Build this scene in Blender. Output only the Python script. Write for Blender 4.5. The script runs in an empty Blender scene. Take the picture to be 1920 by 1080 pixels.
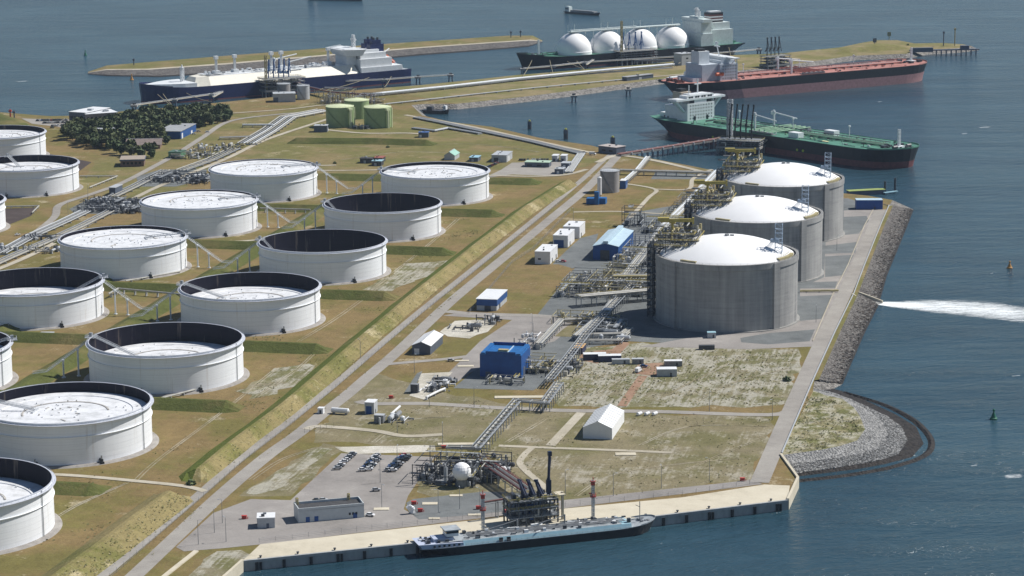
import bpy, math, random
from mathutils import Matrix, Vector
from mathutils.geometry import tessellate_polygon
R = math.radians
S = bpy.context.scene
# ---------------------------------------------------------------- camera, sky, sun, exposure
CF, CP, CR, CH = 4681.7368, 0.2024017, -0.00938916, 325.2728   # focal (px of 1920), pitch, roll, height
def _axes():
    R0 = Vector((1, 0, 0)); D0 = Vector((0, -math.sin(CP), -math.cos(CP)))
    right = R0*math.cos(CR) - D0*math.sin(CR); down = R0*math.sin(CR) + D0*math.cos(CR)
    return right, down, Vector((0, math.cos(CP), -math.sin(CP)))
_r, _d, _f = _axes()
cam = bpy.data.objects.new('camera', bpy.data.cameras.new('camera')); S.collection.objects.link(cam)
cam.data.sensor_width = 36; cam.data.lens = CF*36/1920; cam.data.clip_start = 5; cam.data.clip_end = 20000
_m = Matrix((_r, -_d, -_f)).transposed().to_4x4(); _m.translation = (0, 0, CH); cam.matrix_world = _m
S.camera = cam
SUN_EL, SUN_AZ = 49.0, 21.5          # azimuth from +X towards +Y
W = bpy.data.worlds.new('World'); S.world = W; W.use_nodes = True
_n = W.node_tree.nodes; _bg = _n['Background']
_sky = _n.new('ShaderNodeTexSky'); _sky.sky_type = 'NISHITA'; _sky.sun_disc = False
_sky.sun_elevation = R(SUN_EL); _sky.sun_rotation = R(90 - SUN_AZ); _sky.altitude = 0; _sky.air_density = 1.0; _sky.dust_density = 0.15; _sky.ozone_density = 3.0
W.node_tree.links.new(_sky.outputs[0], _bg.inputs[0]); _bg.inputs[1].default_value = 0.06
sl = bpy.data.lights.new('sun', 'SUN'); sl.energy = 4.9; sl.angle = R(0.5); sl.color = (1, .965, .91)
so = bpy.data.objects.new('sun', sl); S.collection.objects.link(so)
so.rotation_euler = Vector((math.cos(R(SUN_AZ))*math.cos(R(SUN_EL)), math.sin(R(SUN_AZ))*math.cos(R(SUN_EL)), math.sin(R(SUN_EL)))).to_track_quat('Z', 'Y').to_euler()
S.view_settings.view_transform = 'Standard'; S.view_settings.look = 'None'; S.view_settings.gamma = 1; S.view_settings.exposure = 0.2
S.cycles.max_bounces = 5; S.cycles.diffuse_bounces = 2; S.cycles.glossy_bounces = 2; S.cycles.transparent_max_bounces = 6; S.cycles.volume_bounces = 0
S.cycles.use_denoising = True
# ---------------------------------------------------------------- survey helpers: photo pixel -> point on a horizontal level
def G(px, py, z=0.0):
    d = _f*CF + _r*(px-960) + _d*(py-540)
    t = (z-CH)/d.z
    return Vector((d.x*t, d.y*t, z))
SEA = -4.5
U = Vector((math.sin(R(12.3)), math.cos(R(12.3)), 0)); V = Vector((math.cos(R(12.3)), -math.sin(R(12.3)), 0))   # the site's own axes
SITE = R(-12.3)
def rnd(seed): return random.Random(seed)
# ---------------------------------------------------------------- mesh builder
class MB:
    def __init__(s): s.v = []; s.f = []; s.m = []
    def add(s, vs, fs, m=0):
        o = len(s.v); s.v += [tuple(p) for p in vs]; s.f += [tuple(o+i for i in f) for f in fs]; s.m += [m]*len(fs)
    def poly(s, pts, m=0):
        tris = tessellate_polygon([[Vector(p) for p in pts]]); o = len(s.v); s.v += [tuple(p) for p in pts]
        for t in tris:
            a, b, c = [Vector(pts[i]) for i in t]
            if (b-a).cross(c-a).z < 0: t = (t[0], t[2], t[1])
            s.f.append(tuple(o+i for i in t)); s.m.append(m)
    def hexa(s, b, t, m=0, bottom=False):       # quad b (ccw) below quad t
        n = len(b); fs = [tuple(range(n, 2*n))] + [(i, (i+1) % n, n+(i+1) % n, n+i) for i in range(n)]
        if bottom: fs.append(tuple(reversed(range(n))))
        s.add(list(b)+list(t), fs, m)
    def box(s, x, y, z, sx, sy, sz, m=0, rot=0, bottom=True):   # centre x,y ; base z
        c, k = math.cos(rot), math.sin(rot); q = []
        for a, b in ((-1, -1), (1, -1), (1, 1), (-1, 1)):
            dx, dy = a*sx/2, b*sy/2; q.append((x+dx*c-dy*k, y+dx*k+dy*c))
        s.hexa([(p[0], p[1], z) for p in q], [(p[0], p[1], z+sz) for p in q], m, bottom)
    def prism(s, pts, z0, z1, m=0): s.hexa([(p[0], p[1], z0) for p in pts], [(p[0], p[1], z1) for p in pts], m)
    def cyl(s, p0, p1, r, r1=None, n=8, m=0, caps=True):
        p0, p1 = Vector(p0), Vector(p1); r1 = r if r1 is None else r1; d = p1-p0
        if d.length < 1e-6: return
        q = d.to_track_quat('Z', 'Y'); a = q @ Vector((1, 0, 0)); b = q @ Vector((0, 1, 0)); vs = []
        for p, rr in ((p0, r), (p1, r1)):
            for i in range(n):
                t = 2*math.pi*(i+.5)/n; vs.append(p + a*(math.cos(t)*rr) + b*(math.sin(t)*rr))
        fs = [(i, (i+1) % n, n+(i+1) % n, n+i) for i in range(n)]
        if caps: fs += [tuple(reversed(range(n))), tuple(range(n, 2*n))]
        s.add(vs, fs, m)
    def pipe(s, pts, r, n=6, m=0):
        for i, (a, b) in enumerate(zip(pts, pts[1:])):
            a, b = Vector(a), Vector(b); e = (b-a).normalized()*r*.8
            s.cyl(a-(e if i else e*0), b+(e if i < len(pts)-2 else e*0), r, n=n, m=m)
    def lathe(s, prof, c=(0, 0, 0), n=32, m=0, a0=0, a1=2*math.pi):
        full = abs(a1-a0-2*math.pi) < 1e-6; k = n if full else n+1; vs = []
        for r, z in prof:
            for i in range(k):
                t = a0+(a1-a0)*i/n; vs.append((c[0]+r*math.cos(t), c[1]+r*math.sin(t), c[2]+z))
        fs = []
        for j in range(len(prof)-1):
            for i in range(n):
                i2 = (i+1) % k; fs.append((j*k+i, j*k+i2, (j+1)*k+i2, (j+1)*k+i))
        s.add(vs, fs, m)
    def sphere(s, c, r, n=12, m=0, zs=1.0):
        h = max(4, n//2); s.lathe([(r*math.sin(math.pi*i/h), -r*zs*math.cos(math.pi*i/h)) for i in range(h+1)], c, n, m)
    def vessel(s, p0, p1, r, n=10, m=0):        # drum with dished ends
        p0, p1 = Vector(p0), Vector(p1); e = (p1-p0).normalized()*r*.45
        s.cyl(p0, p1, r, n=n, m=m, caps=False); s.cyl(p0-e, p0, r*.35, r, n, m); s.cyl(p1, p1+e, r, r*.35, n, m)
    def truss(s, p0, p1, w, k, r=.15, m=0, up=None):   # square lattice mast or girder
        p0, p1 = Vector(p0), Vector(p1); q = (p1-p0).to_track_quat('Z', 'Y')
        cs = [q @ Vector((a*w/2, b*w/2, 0)) for a, b in ((-1, -1), (1, -1), (1, 1), (-1, 1))]
        for c in cs: s.cyl(p0+c, p1+c, r, n=4, m=m)
        for i in range(k):
            a = p0.lerp(p1, i/k); b = p0.lerp(p1, (i+1)/k)
            for j in range(4):
                c, d = cs[j], cs[(j+1) % 4]
                s.cyl(a+c, b+d, r*.7, n=4, m=m, caps=False); s.cyl(b+c, b+d, r*.7, n=4, m=m, caps=False)
    def rail(s, pts, h=1.1, step=3.0, r=.06, m=0):
        pts = [Vector(p) for p in pts]
        for a, b in zip(pts, pts[1:]):
            L = (b-a).length; k = max(1, int(L/step))
            for i in range(k+1):
                p = a.lerp(b, i/k); s.cyl(p, p+Vector((0, 0, h)), r, n=3, m=m, caps=False)
            for hh in (h, h*.55): s.cyl(a+Vector((0, 0, hh)), b+Vector((0, 0, hh)), r, n=3, m=m, caps=False)
    def ribbon(s, pts, w, z=0.0, m=0):
        pts = [Vector((p[0], p[1], 0)) for p in pts]; vs = []
        for i, p in enumerate(pts):
            a = pts[max(0, i-1)]; b = pts[min(len(pts)-1, i+1)]; d = (b-a).normalized(); k = Vector((-d.y, d.x, 0))*w/2
            vs += [(p.x-k.x, p.y-k.y, z), (p.x+k.x, p.y+k.y, z)]
        s.add(vs, [(2*i, 2*i+2, 2*i+3, 2*i+1) for i in range(len(pts)-1)], m)
    def build(s, name, mats, parent=None, loc=None, smooth=False, rz=0):
        me = bpy.data.meshes.new(name)
        vs = s.v
        if loc is not None and parent is None and rz == 0: vs = [(p[0]-loc[0], p[1]-loc[1], p[2]-loc[2]) for p in vs]
        me.from_pydata(vs, [], s.f)
        if not isinstance(mats, (list, tuple)): mats = [mats]
        for x in mats: me.materials.append(x)
        if len(mats) > 1: me.polygons.foreach_set('material_index', s.m)
        if smooth: me.polygons.foreach_set('use_smooth', [True]*len(s.f))
        me.update()
        if smooth and smooth != 'all': me.set_sharp_from_angle(angle=R(40))
        o = bpy.data.objects.new(name, me); S.collection.objects.link(o)
        if parent is not None: o.parent = parent
        if loc is not None and (parent is None): o.location = loc; o.rotation_euler = (0, 0, rz)
        return o
def tag(o, label, cat, group=None):
    o['label'] = label; o['category'] = cat
    if group: o['group'] = group
    return o
def thing(name, label, cat, loc=(0, 0, 0), rz=0, group=None):
    o = bpy.data.objects.new(name, None); S.collection.objects.link(o)
    o.location = loc; o.rotation_euler = (0, 0, rz); o.empty_display_size = 1
    return tag(o, label, cat, group)
def dup(root, loc, rz, label, group=None, scale=None):
    r = root.copy(); S.collection.objects.link(r); r.location = loc; r.rotation_euler = (0, 0, rz); r['label'] = label
    if scale: r.scale = scale
    if group: r['group'] = group
    for ch in KIDS(root):
        c = ch.copy(); S.collection.objects.link(c); c.parent = r
        for g in KIDS(ch):
            d = g.copy(); S.collection.objects.link(d); d.parent = c
    return r
_kids = {}
def KIDS(o):
    if o.name not in _kids: _kids[o.name] = list(o.children)
    return _kids[o.name]
def struct(o): o['kind'] = 'structure'; return o
def stuff(o, label, cat): o['kind'] = 'stuff'; return tag(o, label, cat)
ORD = ['first', 'second', 'third', 'fourth', 'fifth', 'sixth', 'seventh', 'eighth', 'ninth', 'tenth', 'eleventh', 'twelfth', 'thirteenth', 'fourteenth', 'fifteenth', 'sixteenth', 'seventeenth', 'eighteenth', 'nineteenth', 'twentieth', 'twenty-first', 'twenty-second', 'twenty-third', 'twenty-fourth', 'twenty-fifth', 'twenty-sixth', 'twenty-seventh', 'twenty-eighth', 'twenty-ninth', 'thirtieth']
# ---------------------------------------------------------------- materials
def _nt(name):
    m = bpy.data.materials.new(name); m.use_nodes = True; t = m.node_tree; b = t.nodes['Principled BSDF']
    return m, t, b
def _noise(t, vec, scale, detail=3, rough=.55):
    n = t.nodes.new('ShaderNodeTexNoise'); n.inputs['Scale'].default_value = scale; n.inputs['Detail'].default_value = detail; n.inputs['Roughness'].default_value = rough
    t.links.new(vec, n.inputs['Vector']); return n.outputs['Fac']
def _vmul(t, vec, k):
    n = t.nodes.new('ShaderNodeVectorMath'); n.operation = 'MULTIPLY'; t.links.new(vec, n.inputs[0]); n.inputs[1].default_value = k; return n.outputs[0]
def _math(t, op, a, b=None, c=None, clamp=False):
    n = t.nodes.new('ShaderNodeMath'); n.operation = op; n.use_clamp = clamp
    for i, x in enumerate((a, b, c)):
        if x is None: continue
        if isinstance(x, (int, float)): n.inputs[i].default_value = x
        else: t.links.new(x, n.inputs[i])
    return n.outputs[0]
def _ramp(t, fac, stops):
    n = t.nodes.new('ShaderNodeValToRGB'); e = n.color_ramp.elements
    while len(e) < len(stops): e.new(.5)
    for i, (p, c) in enumerate(stops): e[i].position = p; e[i].color = (*c, 1)
    t.links.new(fac, n.inputs[0]); return n.outputs[0]
def _mix(t, fac, a, b, mode='MIX'):
    n = t.nodes.new('ShaderNodeMix'); n.data_type = 'RGBA'; n.blend_type = mode
    for i, x in ((0, fac), (6, a), (7, b)):
        if isinstance(x, (int, float)): n.inputs[i].default_value = x
        elif isinstance(x, tuple): n.inputs[i].default_value = (*x, 1)
        else: t.links.new(x, n.inputs[i])
    return n.outputs[2]
def _bump(t, b, h, strength, dist):
    n = t.nodes.new('ShaderNodeBump'); n.inputs['Strength'].default_value = strength; n.inputs['Distance'].default_value = dist
    t.links.new(h, n.inputs['Height']); t.links.new(n.outputs[0], b.inputs['Normal'])
def paint(name, rgb, rough=.55, var=.14, scale=.35, metal=0.0, stretch=(1, 1, 1), spec=.4):
    m, t, b = _nt(name); g = t.nodes.new('ShaderNodeNewGeometry'); v = _vmul(t, g.outputs['Position'], stretch)
    f = _noise(t, v, scale, 5, .65)
    b.inputs['Roughness'].default_value = rough; b.inputs['Metallic'].default_value = metal; b.inputs['Specular IOR Level'].default_value = spec
    lo = tuple(max(0, x*(1-2*var)) for x in rgb); hi = tuple(min(.95, x*(1+2*var)) for x in rgb)
    t.links.new(_ramp(t, f, [(.2, lo), (.8, hi)]), b.inputs['Base Color'])
    return m
def meadow(name, dry, green, pale, kg, kp, bump=.5, streak=0.0, big=1/45):
    """dry turf with greener patches and bare pale patches; kg / kp shift how much of each shows"""
    m, t, b = _nt(name); g = t.nodes.new('ShaderNodeNewGeometry'); P = g.outputs['Position']
    rt = t.nodes.new('ShaderNodeVectorRotate'); rt.rotation_type = 'Z_AXIS'; rt.inputs['Angle'].default_value = R(12.3); t.links.new(P, rt.inputs['Vector'])
    fine = _noise(t, P, 1/1.7, 4, .7); midn = _noise(t, P, 1/9, 4, .65); str_ = _noise(t, _vmul(t, rt.outputs[0], (.5, .03, 1)), 1.0, 4, .6)
    tex = _math(t, 'ADD', _math(t, 'MULTIPLY', fine, .45), _math(t, 'ADD', _math(t, 'MULTIPLY', midn, .4), _math(t, 'MULTIPLY', str_, .15)))
    def rng(c): return [(.30, tuple(x*.62 for x in c)), (.5, c), (.70, tuple(min(.9, x*1.34) for x in c))]
    A, Gc, Pc = _ramp(t, tex, rng(dry)), _ramp(t, tex, rng(green)), _ramp(t, tex, rng(pale))
    off = t.nodes.new('ShaderNodeVectorMath'); off.operation = 'ADD'; t.links.new(P, off.inputs[0]); off.inputs[1].default_value = (371, 91, 17)
    ng = _math(t, 'ADD', _noise(t, P, big, 5, .62), _math(t, 'MULTIPLY', _math(t, 'SUBTRACT', fine, .5), .25))
    npl = _math(t, 'ADD', _math(t, 'ADD', _noise(t, off.outputs[0], big*1.5, 6, .68), _math(t, 'MULTIPLY', _math(t, 'SUBTRACT', fine, .5), .3)), _math(t, 'MULTIPLY', _math(t, 'SUBTRACT', str_, .5), streak))
    c = _mix(t, _math(t, 'MULTIPLY_ADD', _math(t, 'SUBTRACT', ng, .5-kg), 6.5, .5, True), A, Gc)
    c = _mix(t, _math(t, 'MULTIPLY_ADD', _math(t, 'SUBTRACT', npl, .5-kp), 7.5, .5, True), c, Pc)
    t.links.new(c, b.inputs['Base Color']); b.inputs['Roughness'].default_value = .95; b.inputs['Specular IOR Level'].default_value = .1
    _bump(t, b, _math(t, 'ADD', fine, midn), bump, .6)
    return m
def ground(name, stops, s=(1/90, 1/14, 1/2.2), w=(.45, .35, .2), bump=.5, stretch=(1, 1, 1), spread=3.0, streak=0):
    m, t, b = _nt(name); g = t.nodes.new('ShaderNodeNewGeometry'); v = _vmul(t, g.outputs['Position'], stretch)
    a = [_math(t, 'MULTIPLY', _noise(t, v, k, 4, .6), ww) for k, ww in zip(s, w)]
    f = _math(t, 'ADD', _math(t, 'ADD', a[0], a[1]), a[2])
    if streak:      # mown and driven lines along the site axis
        rt = t.nodes.new('ShaderNodeVectorRotate'); rt.rotation_type = 'Z_AXIS'; rt.inputs['Angle'].default_value = R(12.3); t.links.new(g.outputs['Position'], rt.inputs['Vector'])
        f = _math(t, 'MULTIPLY_ADD', _math(t, 'SUBTRACT', _noise(t, _vmul(t, rt.outputs[0], (.45, .022, 1)), 1.0, 4, .6), .5), streak, f)
    f = _math(t, 'MULTIPLY_ADD', f, spread, .5-.5*spread)
    t.links.new(_ramp(t, f, stops), b.inputs['Base Color']); b.inputs['Roughness'].default_value = .95; b.inputs['Specular IOR Level'].default_value = .1
    if bump: _bump(t, b, _noise(t, v, s[2]*1.5, 4, .7), bump, .6)
    return m
# ---- materials of the ground
M_DRY = meadow('dry_grass', (.205, .148, .068), (.155, .135, .047), (.38, .325, .22), -.02, -.17, streak=.12)
M_DAM = meadow('dam_grass', (.245, .198, .105), (.17, .16, .058), (.38, .33, .22), .0, -.19)
M_GRN = meadow('green_grass', (.215, .168, .08), (.155, .145, .052), (.37, .31, .2), .02, -.17)
M_DIKE = meadow('dike_grass', (.165, .142, .058), (.088, .1, .03), (.3, .26, .14), .06, -.22, bump=.9)
M_DIKEO = meadow('dike_outer_grass', (.25, .205, .095), (.155, .15, .05), (.42, .36, .22), -.03, -.13, bump=.8)
M_DIKEI = meadow('dike_inner_grass', (.16, .155, .05), (.115, .14, .03), (.3, .26, .14), .12, -.25, bump=.7)
M_SAND = meadow('sparse_field', (.225, .198, .128), (.15, .145, .066), (.34, .322, .262), .02, .0, streak=.6, big=1/28)
M_TAN = meadow('tan_field', (.212, .182, .11), (.155, .142, .068), (.32, .292, .228), -.02, -.1, streak=.35, big=1/38)
M_PALE = ground('pale_rubble', [(.0, (.3, .28, .22)), (.4, (.48, .45, .38)), (.7, (.6, .57, .5)), (1, (.72, .69, .62))], s=(1/25, 1/6, 1/1.2), bump=.8)
M_ROAD = ground('road_concrete', [(.0, (.22, .205, .185)), (.4, (.29, .27, .245)), (.7, (.33, .31, .28)), (1, (.4, .37, .33))], s=(1/60, 1/10, 1/1.5), bump=.1)
M_PATH = ground('path_sand', [(.0, (.3, .27, .21)), (.5, (.42, .38, .3)), (1, (.52, .48, .4))], s=(1/40, 1/8, 1/1.5), bump=.2)
M_ASPH = ground('brick_paving', [(.0, (.19, .178, .166)), (.4, (.265, .246, .23)), (.7, (.305, .284, .265)), (1, (.38, .355, .33))], s=(1/45, 1/12, 1/1.4), bump=.15)
M_GRAV = ground('dark_gravel', [(.0, (.1, .105, .105)), (.4, (.145, .155, .155)), (.7, (.175, .185, .185)), (1, (.23, .24, .235))], s=(1/50, 1/9, 1/1.2), bump=.4)
M_RED = ground('red_earth', [(.0, (.2, .12, .075)), (.5, (.3, .19, .13)), (1, (.38, .27, .2))], s=(1/30, 1/6, 1/1.4), bump=.2)
M_BRN = ground('brown_lining', [(.0, (.05, .038, .036)), (.5, (.075, .06, .056)), (1, (.1, .08, .075))], s=(1/40, 1/8, 1/1.5), bump=.2)
M_QUAY = ground('quay_concrete', [(.0, (.42, .38, .29)), (.4, (.54, .49, .385)), (.7, (.58, .53, .42)), (1, (.64, .59, .48))], s=(1/40, 1/8, 1/1.2), bump=.08)
def rock(name, lo, hi, scale, bump=1.0):
    m, t, b = _nt(name); g = t.nodes.new('ShaderNodeNewGeometry')
    v = t.nodes.new('ShaderNodeTexVoronoi'); v.inputs['Scale'].default_value = scale; t.links.new(g.outputs['Position'], v.inputs['Vector'])
    sp = t.nodes.new('ShaderNodeSeparateColor'); t.links.new(v.outputs['Color'], sp.inputs[0])
    f = _math(t, 'ADD', _math(t, 'MULTIPLY', sp.outputs[0], .6), _math(t, 'MULTIPLY', _noise(t, g.outputs['Position'], .06, 4), .5))
    t.links.new(_ramp(t, f, [(.15, lo), (.85, hi)]), b.inputs['Base Color']); b.inputs['Roughness'].default_value = .85; b.inputs['Specular IOR Level'].default_value = .2
    _bump(t, b, _math(t, 'SUBTRACT', 1.0, v.outputs['Distance']), bump, 1.2); return m
M_ROCK = rock('armour_rock', (.045, .04, .037), (.2, .185, .17), .7)
M_ROCKL = rock('light_stone', (.11, .11, .105), (.36, .355, .345), .8)
M_WET = rock('wet_stone', (.012, .011, .011), (.04, .035, .032), .6, .6)
# ---- water
def water_mat():
    m, t, b = _nt('sea_water'); g = t.nodes.new('ShaderNodeNewGeometry'); P = g.outputs['Position']
    big = _noise(t, _vmul(t, P, (1, 2.0, 1)), 1/210, 5, .6)
    t.links.new(_ramp(t, big, [(.25, (.012, .037, .056)), (.5, (.021, .056, .078)), (.75, (.036, .082, .108))]), b.inputs['Base Color'])
    b.inputs['Roughness'].default_value = .2; b.inputs['IOR'].default_value = 1.333; b.inputs['Specular IOR Level'].default_value = .5
    rot = t.nodes.new('ShaderNodeVectorRotate'); rot.rotation_type = 'Z_AXIS'; rot.inputs['Angle'].default_value = R(-28); t.links.new(P, rot.inputs['Vector']); Q = rot.outputs[0]
    w1 = _noise(t, _vmul(t, Q, (.45, 1.3, 1)), .11, 3, .55); w2 = _noise(t, _vmul(t, Q, (.6, 1.5, 1)), .34, 4, .65)
    w3 = _noise(t, _vmul(t, P, (.5, 2.6, 1)), 1/75, 4, .6)
    h = _math(t, 'ADD', _math(t, 'MULTIPLY', w1, 1.7), _math(t, 'MULTIPLY', w2, .9))
    calm = _math(t, 'MULTIPLY_ADD', w3, 1.5, -.1, True)
    _bump(t, b, _math(t, 'MULTIPLY', h, calm), .9, 1.5)
    return m
mb = MB(); mb.poly([(-6000, 300, SEA), (6000, 300, SEA), (6000, 12000, SEA), (-6000, 12000, SEA)])
water = struct(mb.build('water', water_mat()))
# ---- land: outline read clockwise; 't' = top of a vertical quay, 'w' = waterline of a stone slope
OUT = [('g', (-1000, 800)), ('g', (-1000, 2500))] + [('w', p) for p in [(0, 216), (100, 224), (165, 223), (240, 213), (298, 209), (372, 202), (459, 193), (520, 187), (580, 181), (640, 177), (700, 172), (780, 166), (860, 158), (960, 147), (1010, 143), (1100, 135), (1200, 127), (1270, 119), (1310, 116), (1370, 109), (1460, 106), (1502, 101), (1564, 95), (1606, 86), (1639, 81), (1689, 81), (1720, 87), (1768, 86), (1814, 89), (1836, 94),
      (1804, 98.5), (1737, 103), (1708, 109), (1606, 113), (1510, 127), (1460, 134), (1240, 158), (1100, 177), (1000, 190), (860, 205), (800, 205), (785, 206), (807, 224), (860, 236), (936, 245), (1026, 266), (1121, 280), (1165, 291), (1230, 304), (1300, 317), (1345, 326), (1430, 343), (1580, 369), (1640, 375), (1690, 384), (1713, 393),
      (1700, 427), (1663, 517), (1647, 573), (1620, 627), (1580, 720)]] + [('t', p) for p in [(1524, 735), (1463, 853), (1492, 892), (1477, 938), (1000, 996), (455, 1052)]] + [('g', (-136, 930))]
_top, _bot, _low, _kind = [], [], [], []
_pts = [Vector((p[0], p[1], 0)) if k == 'g' else (G(*p, SEA) if k == 'w' else G(*p, 0)) for k, p in OUT]
_c = len(_pts)
for i, p in enumerate(_pts):
    a, b = _pts[i-1], _pts[(i+1) % _c]; d1 = (p-a).normalized(); d2 = (b-p).normalized(); d = (d1+d2).normalized()
    nrm = Vector((d.y, -d.x, 0))*-1           # outward is to the left when running clockwise seen from above
    k = OUT[i][0]
    if k == 'w': _top.append(Vector((p.x-nrm.x*8.5, p.y-nrm.y*8.5, 0))); _bot.append(Vector((p.x, p.y, SEA))); _low.append(Vector((p.x+nrm.x*6, p.y+nrm.y*6, -8)))
    else: _top.append(Vector((p.x, p.y, 0))); _bot.append(Vector((p.x, p.y, SEA))); _low.append(Vector((p.x, p.y, -8)))
# broad east revetment: the top edge follows the road fence
EAST_TOP = [(1667, 386), (1652, 420), (1620, 503), (1600, 553), (1566, 625), (1527, 713)]
for i in range(_c):
    if OUT[i][0] == 'w' and OUT[i][1] in ((1713, 393), (1700, 427), (1663, 517), (1647, 573), (1620, 627), (1580, 720)):
        _top[i] = G(*EAST_TOP[((1713, 393), (1700, 427), (1663, 517), (1647, 573), (1620, 627), (1580, 720)).index(OUT[i][1])])
mb = MB(); mb.poly(_top)
land = struct(mb.build('ground', M_DRY))
mb = MB()
for i in range(_c):
    j = (i+1) % _c
    if OUT[i][0] == 'w' or OUT[j][0] == 'w':
        mb.add([_top[i], _top[j], _bot[j], _bot[i]], [(0, 1, 2, 3)], 0); mb.add([_bot[i], _bot[j], _low[j], _low[i]], [(0, 1, 2, 3)], 1)
    else: mb.add([_top[i], _top[j], _low[j], _low[i]], [(0, 1, 2, 3)], 2)
struct(mb.build('shore', [rock('bank_stone', (.085, .08, .072), (.31, .29, .265), .6), M_WET, M_QUAY]))
_z = [0.0]
def sheet(name, px, mat, z=None, jit=0, raw=False):
    if z is None: _z[0] += .012; z = .04+_z[0] % .5
    pts = [Vector((p[0], p[1], z)) for p in px] if raw else [G(p[0], p[1], 0) for p in px]
    if jit:
        q = []; rr = rnd(len(px)*7+int(px[0][0]))
        for a, b in zip(pts, pts[1:]+pts[:1]):
            k = max(1, int((b-a).length/9))
            for i in range(k):
                p = a.lerp(b, i/k); q.append(p+Vector((rr.uniform(-jit, jit), rr.uniform(-jit, jit), 0)))
        pts = q
    mb = MB(); mb.poly([(p.x, p.y, z) for p in pts]); return struct(mb.build(name, mat))
def road(name, px, w, mat, z=None, raw=False):
    if z is None: _z[0] += .012; z = .1+_z[0] % .5
    pts = [Vector((p[0], p[1], 0)) for p in px] if raw else [G(*p) for p in px]
    q = [pts[0]]
    for i in range(len(pts)-1):           # Catmull-Rom through the surveyed points
        p0 = pts[max(0, i-1)]; p1 = pts[i]; p2 = pts[i+1]; p3 = pts[min(len(pts)-1, i+2)]
        for k in range(1, 7):
            t = k/6; q.append(.5*((2*p1)+(p2-p0)*t+(2*p0-5*p1+4*p2-p3)*t*t+(3*p1-p0-3*p2+p3)*t**3))
    mb = MB(); mb.ribbon(q, w, z); return struct(mb.build(name, mat))
# fields
sheet('north_field', [(180, 300), (430, 215), (560, 205), (640, 215), (760, 215), (900, 245), (1080, 283), (1120, 300), (1060, 330), (700, 330), (400, 310), (330, 360), (100, 420), (120, 380)], M_GRN, .03, 3)
_j = [_top[i] for i in range(_c) if OUT[i][0] == 'w' and OUT[[k for k in range(_c) if OUT[k][1] == (700, 172)][0]][1] and [k for k in range(_c) if OUT[k][1] == (700, 172)][0] <= i <= [k for k in range(_c) if OUT[k][1] == (860, 205)][0]]
sheet('jetty_grass', _j, M_DAM, .03, raw=True)
sheet('sandy_field', [(1096, 652), (1200, 644), (1360, 652), (1505, 655), (1512, 668), (1470, 762), (1230, 762), (1058, 764), (1030, 735), (1058, 695)], M_SAND, .04, 3)
sheet('south_field', [(600, 800), (700, 700), (860, 740), (1060, 772), (1450, 782), (1456, 800), (1405, 898), (1060, 945), (800, 930), (770, 920), (830, 840), (590, 828)], M_TAN, .03, 3)
sheet('west_verge_field', [(440, 930), (610, 830), (650, 838), (545, 932)], M_TAN, .03, 2)
# paving
sheet('terminal_yard', [(1000, 600), (1055, 530), (1105, 470), (1168, 418), (1180, 400), (1340, 372), (1590, 372), (1655, 392), (1600, 500), (1560, 590), (1524, 646), (1400, 650), (1180, 640), (1080, 655), (1050, 700), (1000, 732), (850, 728), (895, 690), (960, 640)], M_GRAV, .06)
sheet('concrete_yard', [(830, 592), (870, 585), (1010, 590), (1085, 596), (1075, 612), (1040, 640), (1000, 650), (960, 690), (900, 690), (880, 700), (850, 722), (840, 700), (900, 640), (960, 600)], M_ASPH, .08)
sheet('ring_road_yard', [(1200, 650), (1290, 634), (1330, 628), (1400, 622), (1470, 612), (1500, 600), (1500, 540), (1545, 520), (1548, 455), (1582, 440), (1582, 395), (1640, 390), (1655, 395), (1600, 503), (1566, 590), (1524, 650), (1400, 655)], M_ASPH, .085)
for k, q in enumerate([[(1582, 407), (1625, 405), (1629, 414), (1610, 438), (1582, 441)], [(1547, 461), (1606, 454), (1604, 474), (1547, 476)], [(1547, 481), (1601, 478), (1582, 516), (1547, 520)], [(1500, 556), (1562, 553), (1540, 598), (1500, 602)], [(1388, 634), (1440, 625), (1528, 618), (1518, 640), (1440, 646), (1390, 642)], [(1500, 530), (1570, 528), (1566, 540), (1500, 541)]]):
    sheet('gravel_bed', q, M_GRAV, .11)
sheet('car_park_paving', [(330, 1026), (400, 962), (470, 936), (545, 938), (640, 850), (815, 857), (790, 893), (765, 930), (757, 955), (780, 968), (1000, 944), (1410, 900), (1430, 908), (1060, 953), (640, 1003), (488, 1021), (420, 1028), (345, 1034)], M_ASPH, .07)
sheet('gravel_bed', [(762, 943), (775, 936), (907, 922), (985, 925), (985, 950), (955, 958), (860, 968), (785, 974), (765, 958)], M_GRAV, .11)
sheet('rubble_strip', [(632, 838), (815, 834), (812, 846), (660, 852), (636, 846)], M_PALE, .09, 1.5)
sheet('rubble_yard', [(850, 601), (928, 598), (932, 606), (912, 622), (885, 634), (838, 632), (828, 622)], M_PALE, .09, 1.5)
sheet('gravel_bed', [(1034, 498), (1062, 470), (1088, 447), (1122, 438), (1112, 470), (1088, 500), (1062, 506)], M_GRAV, .115)
sheet('gravel_bed', [(130, 392), (165, 374), (268, 372), (266, 392), (215, 402), (140, 400)], M_GRAV, .12)
sheet('gravel_bed', [(255, 332), (300, 318), (388, 318), (385, 336), (330, 350), (262, 350)], M_GRAV, .12)
sheet('grass_plot', [(1055, 618), (1075, 604), (1097, 605), (1078, 632), (1040, 631)], M_TAN, .12)
sheet('grass_plot', [(880, 586), (955, 497), (1050, 496), (1070, 503), (1010, 572), (985, 585)], M_DRY, .12, 1)
sheet('grass_plot', [(1010, 470), (1075, 395), (1157, 394), (1152, 412), (1105, 462)], M_DRY, .1, 1)
sheet('gravel_bed', [(758, 736), (782, 700), (792, 696), (775, 734)], M_GRAV, .11)
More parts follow.
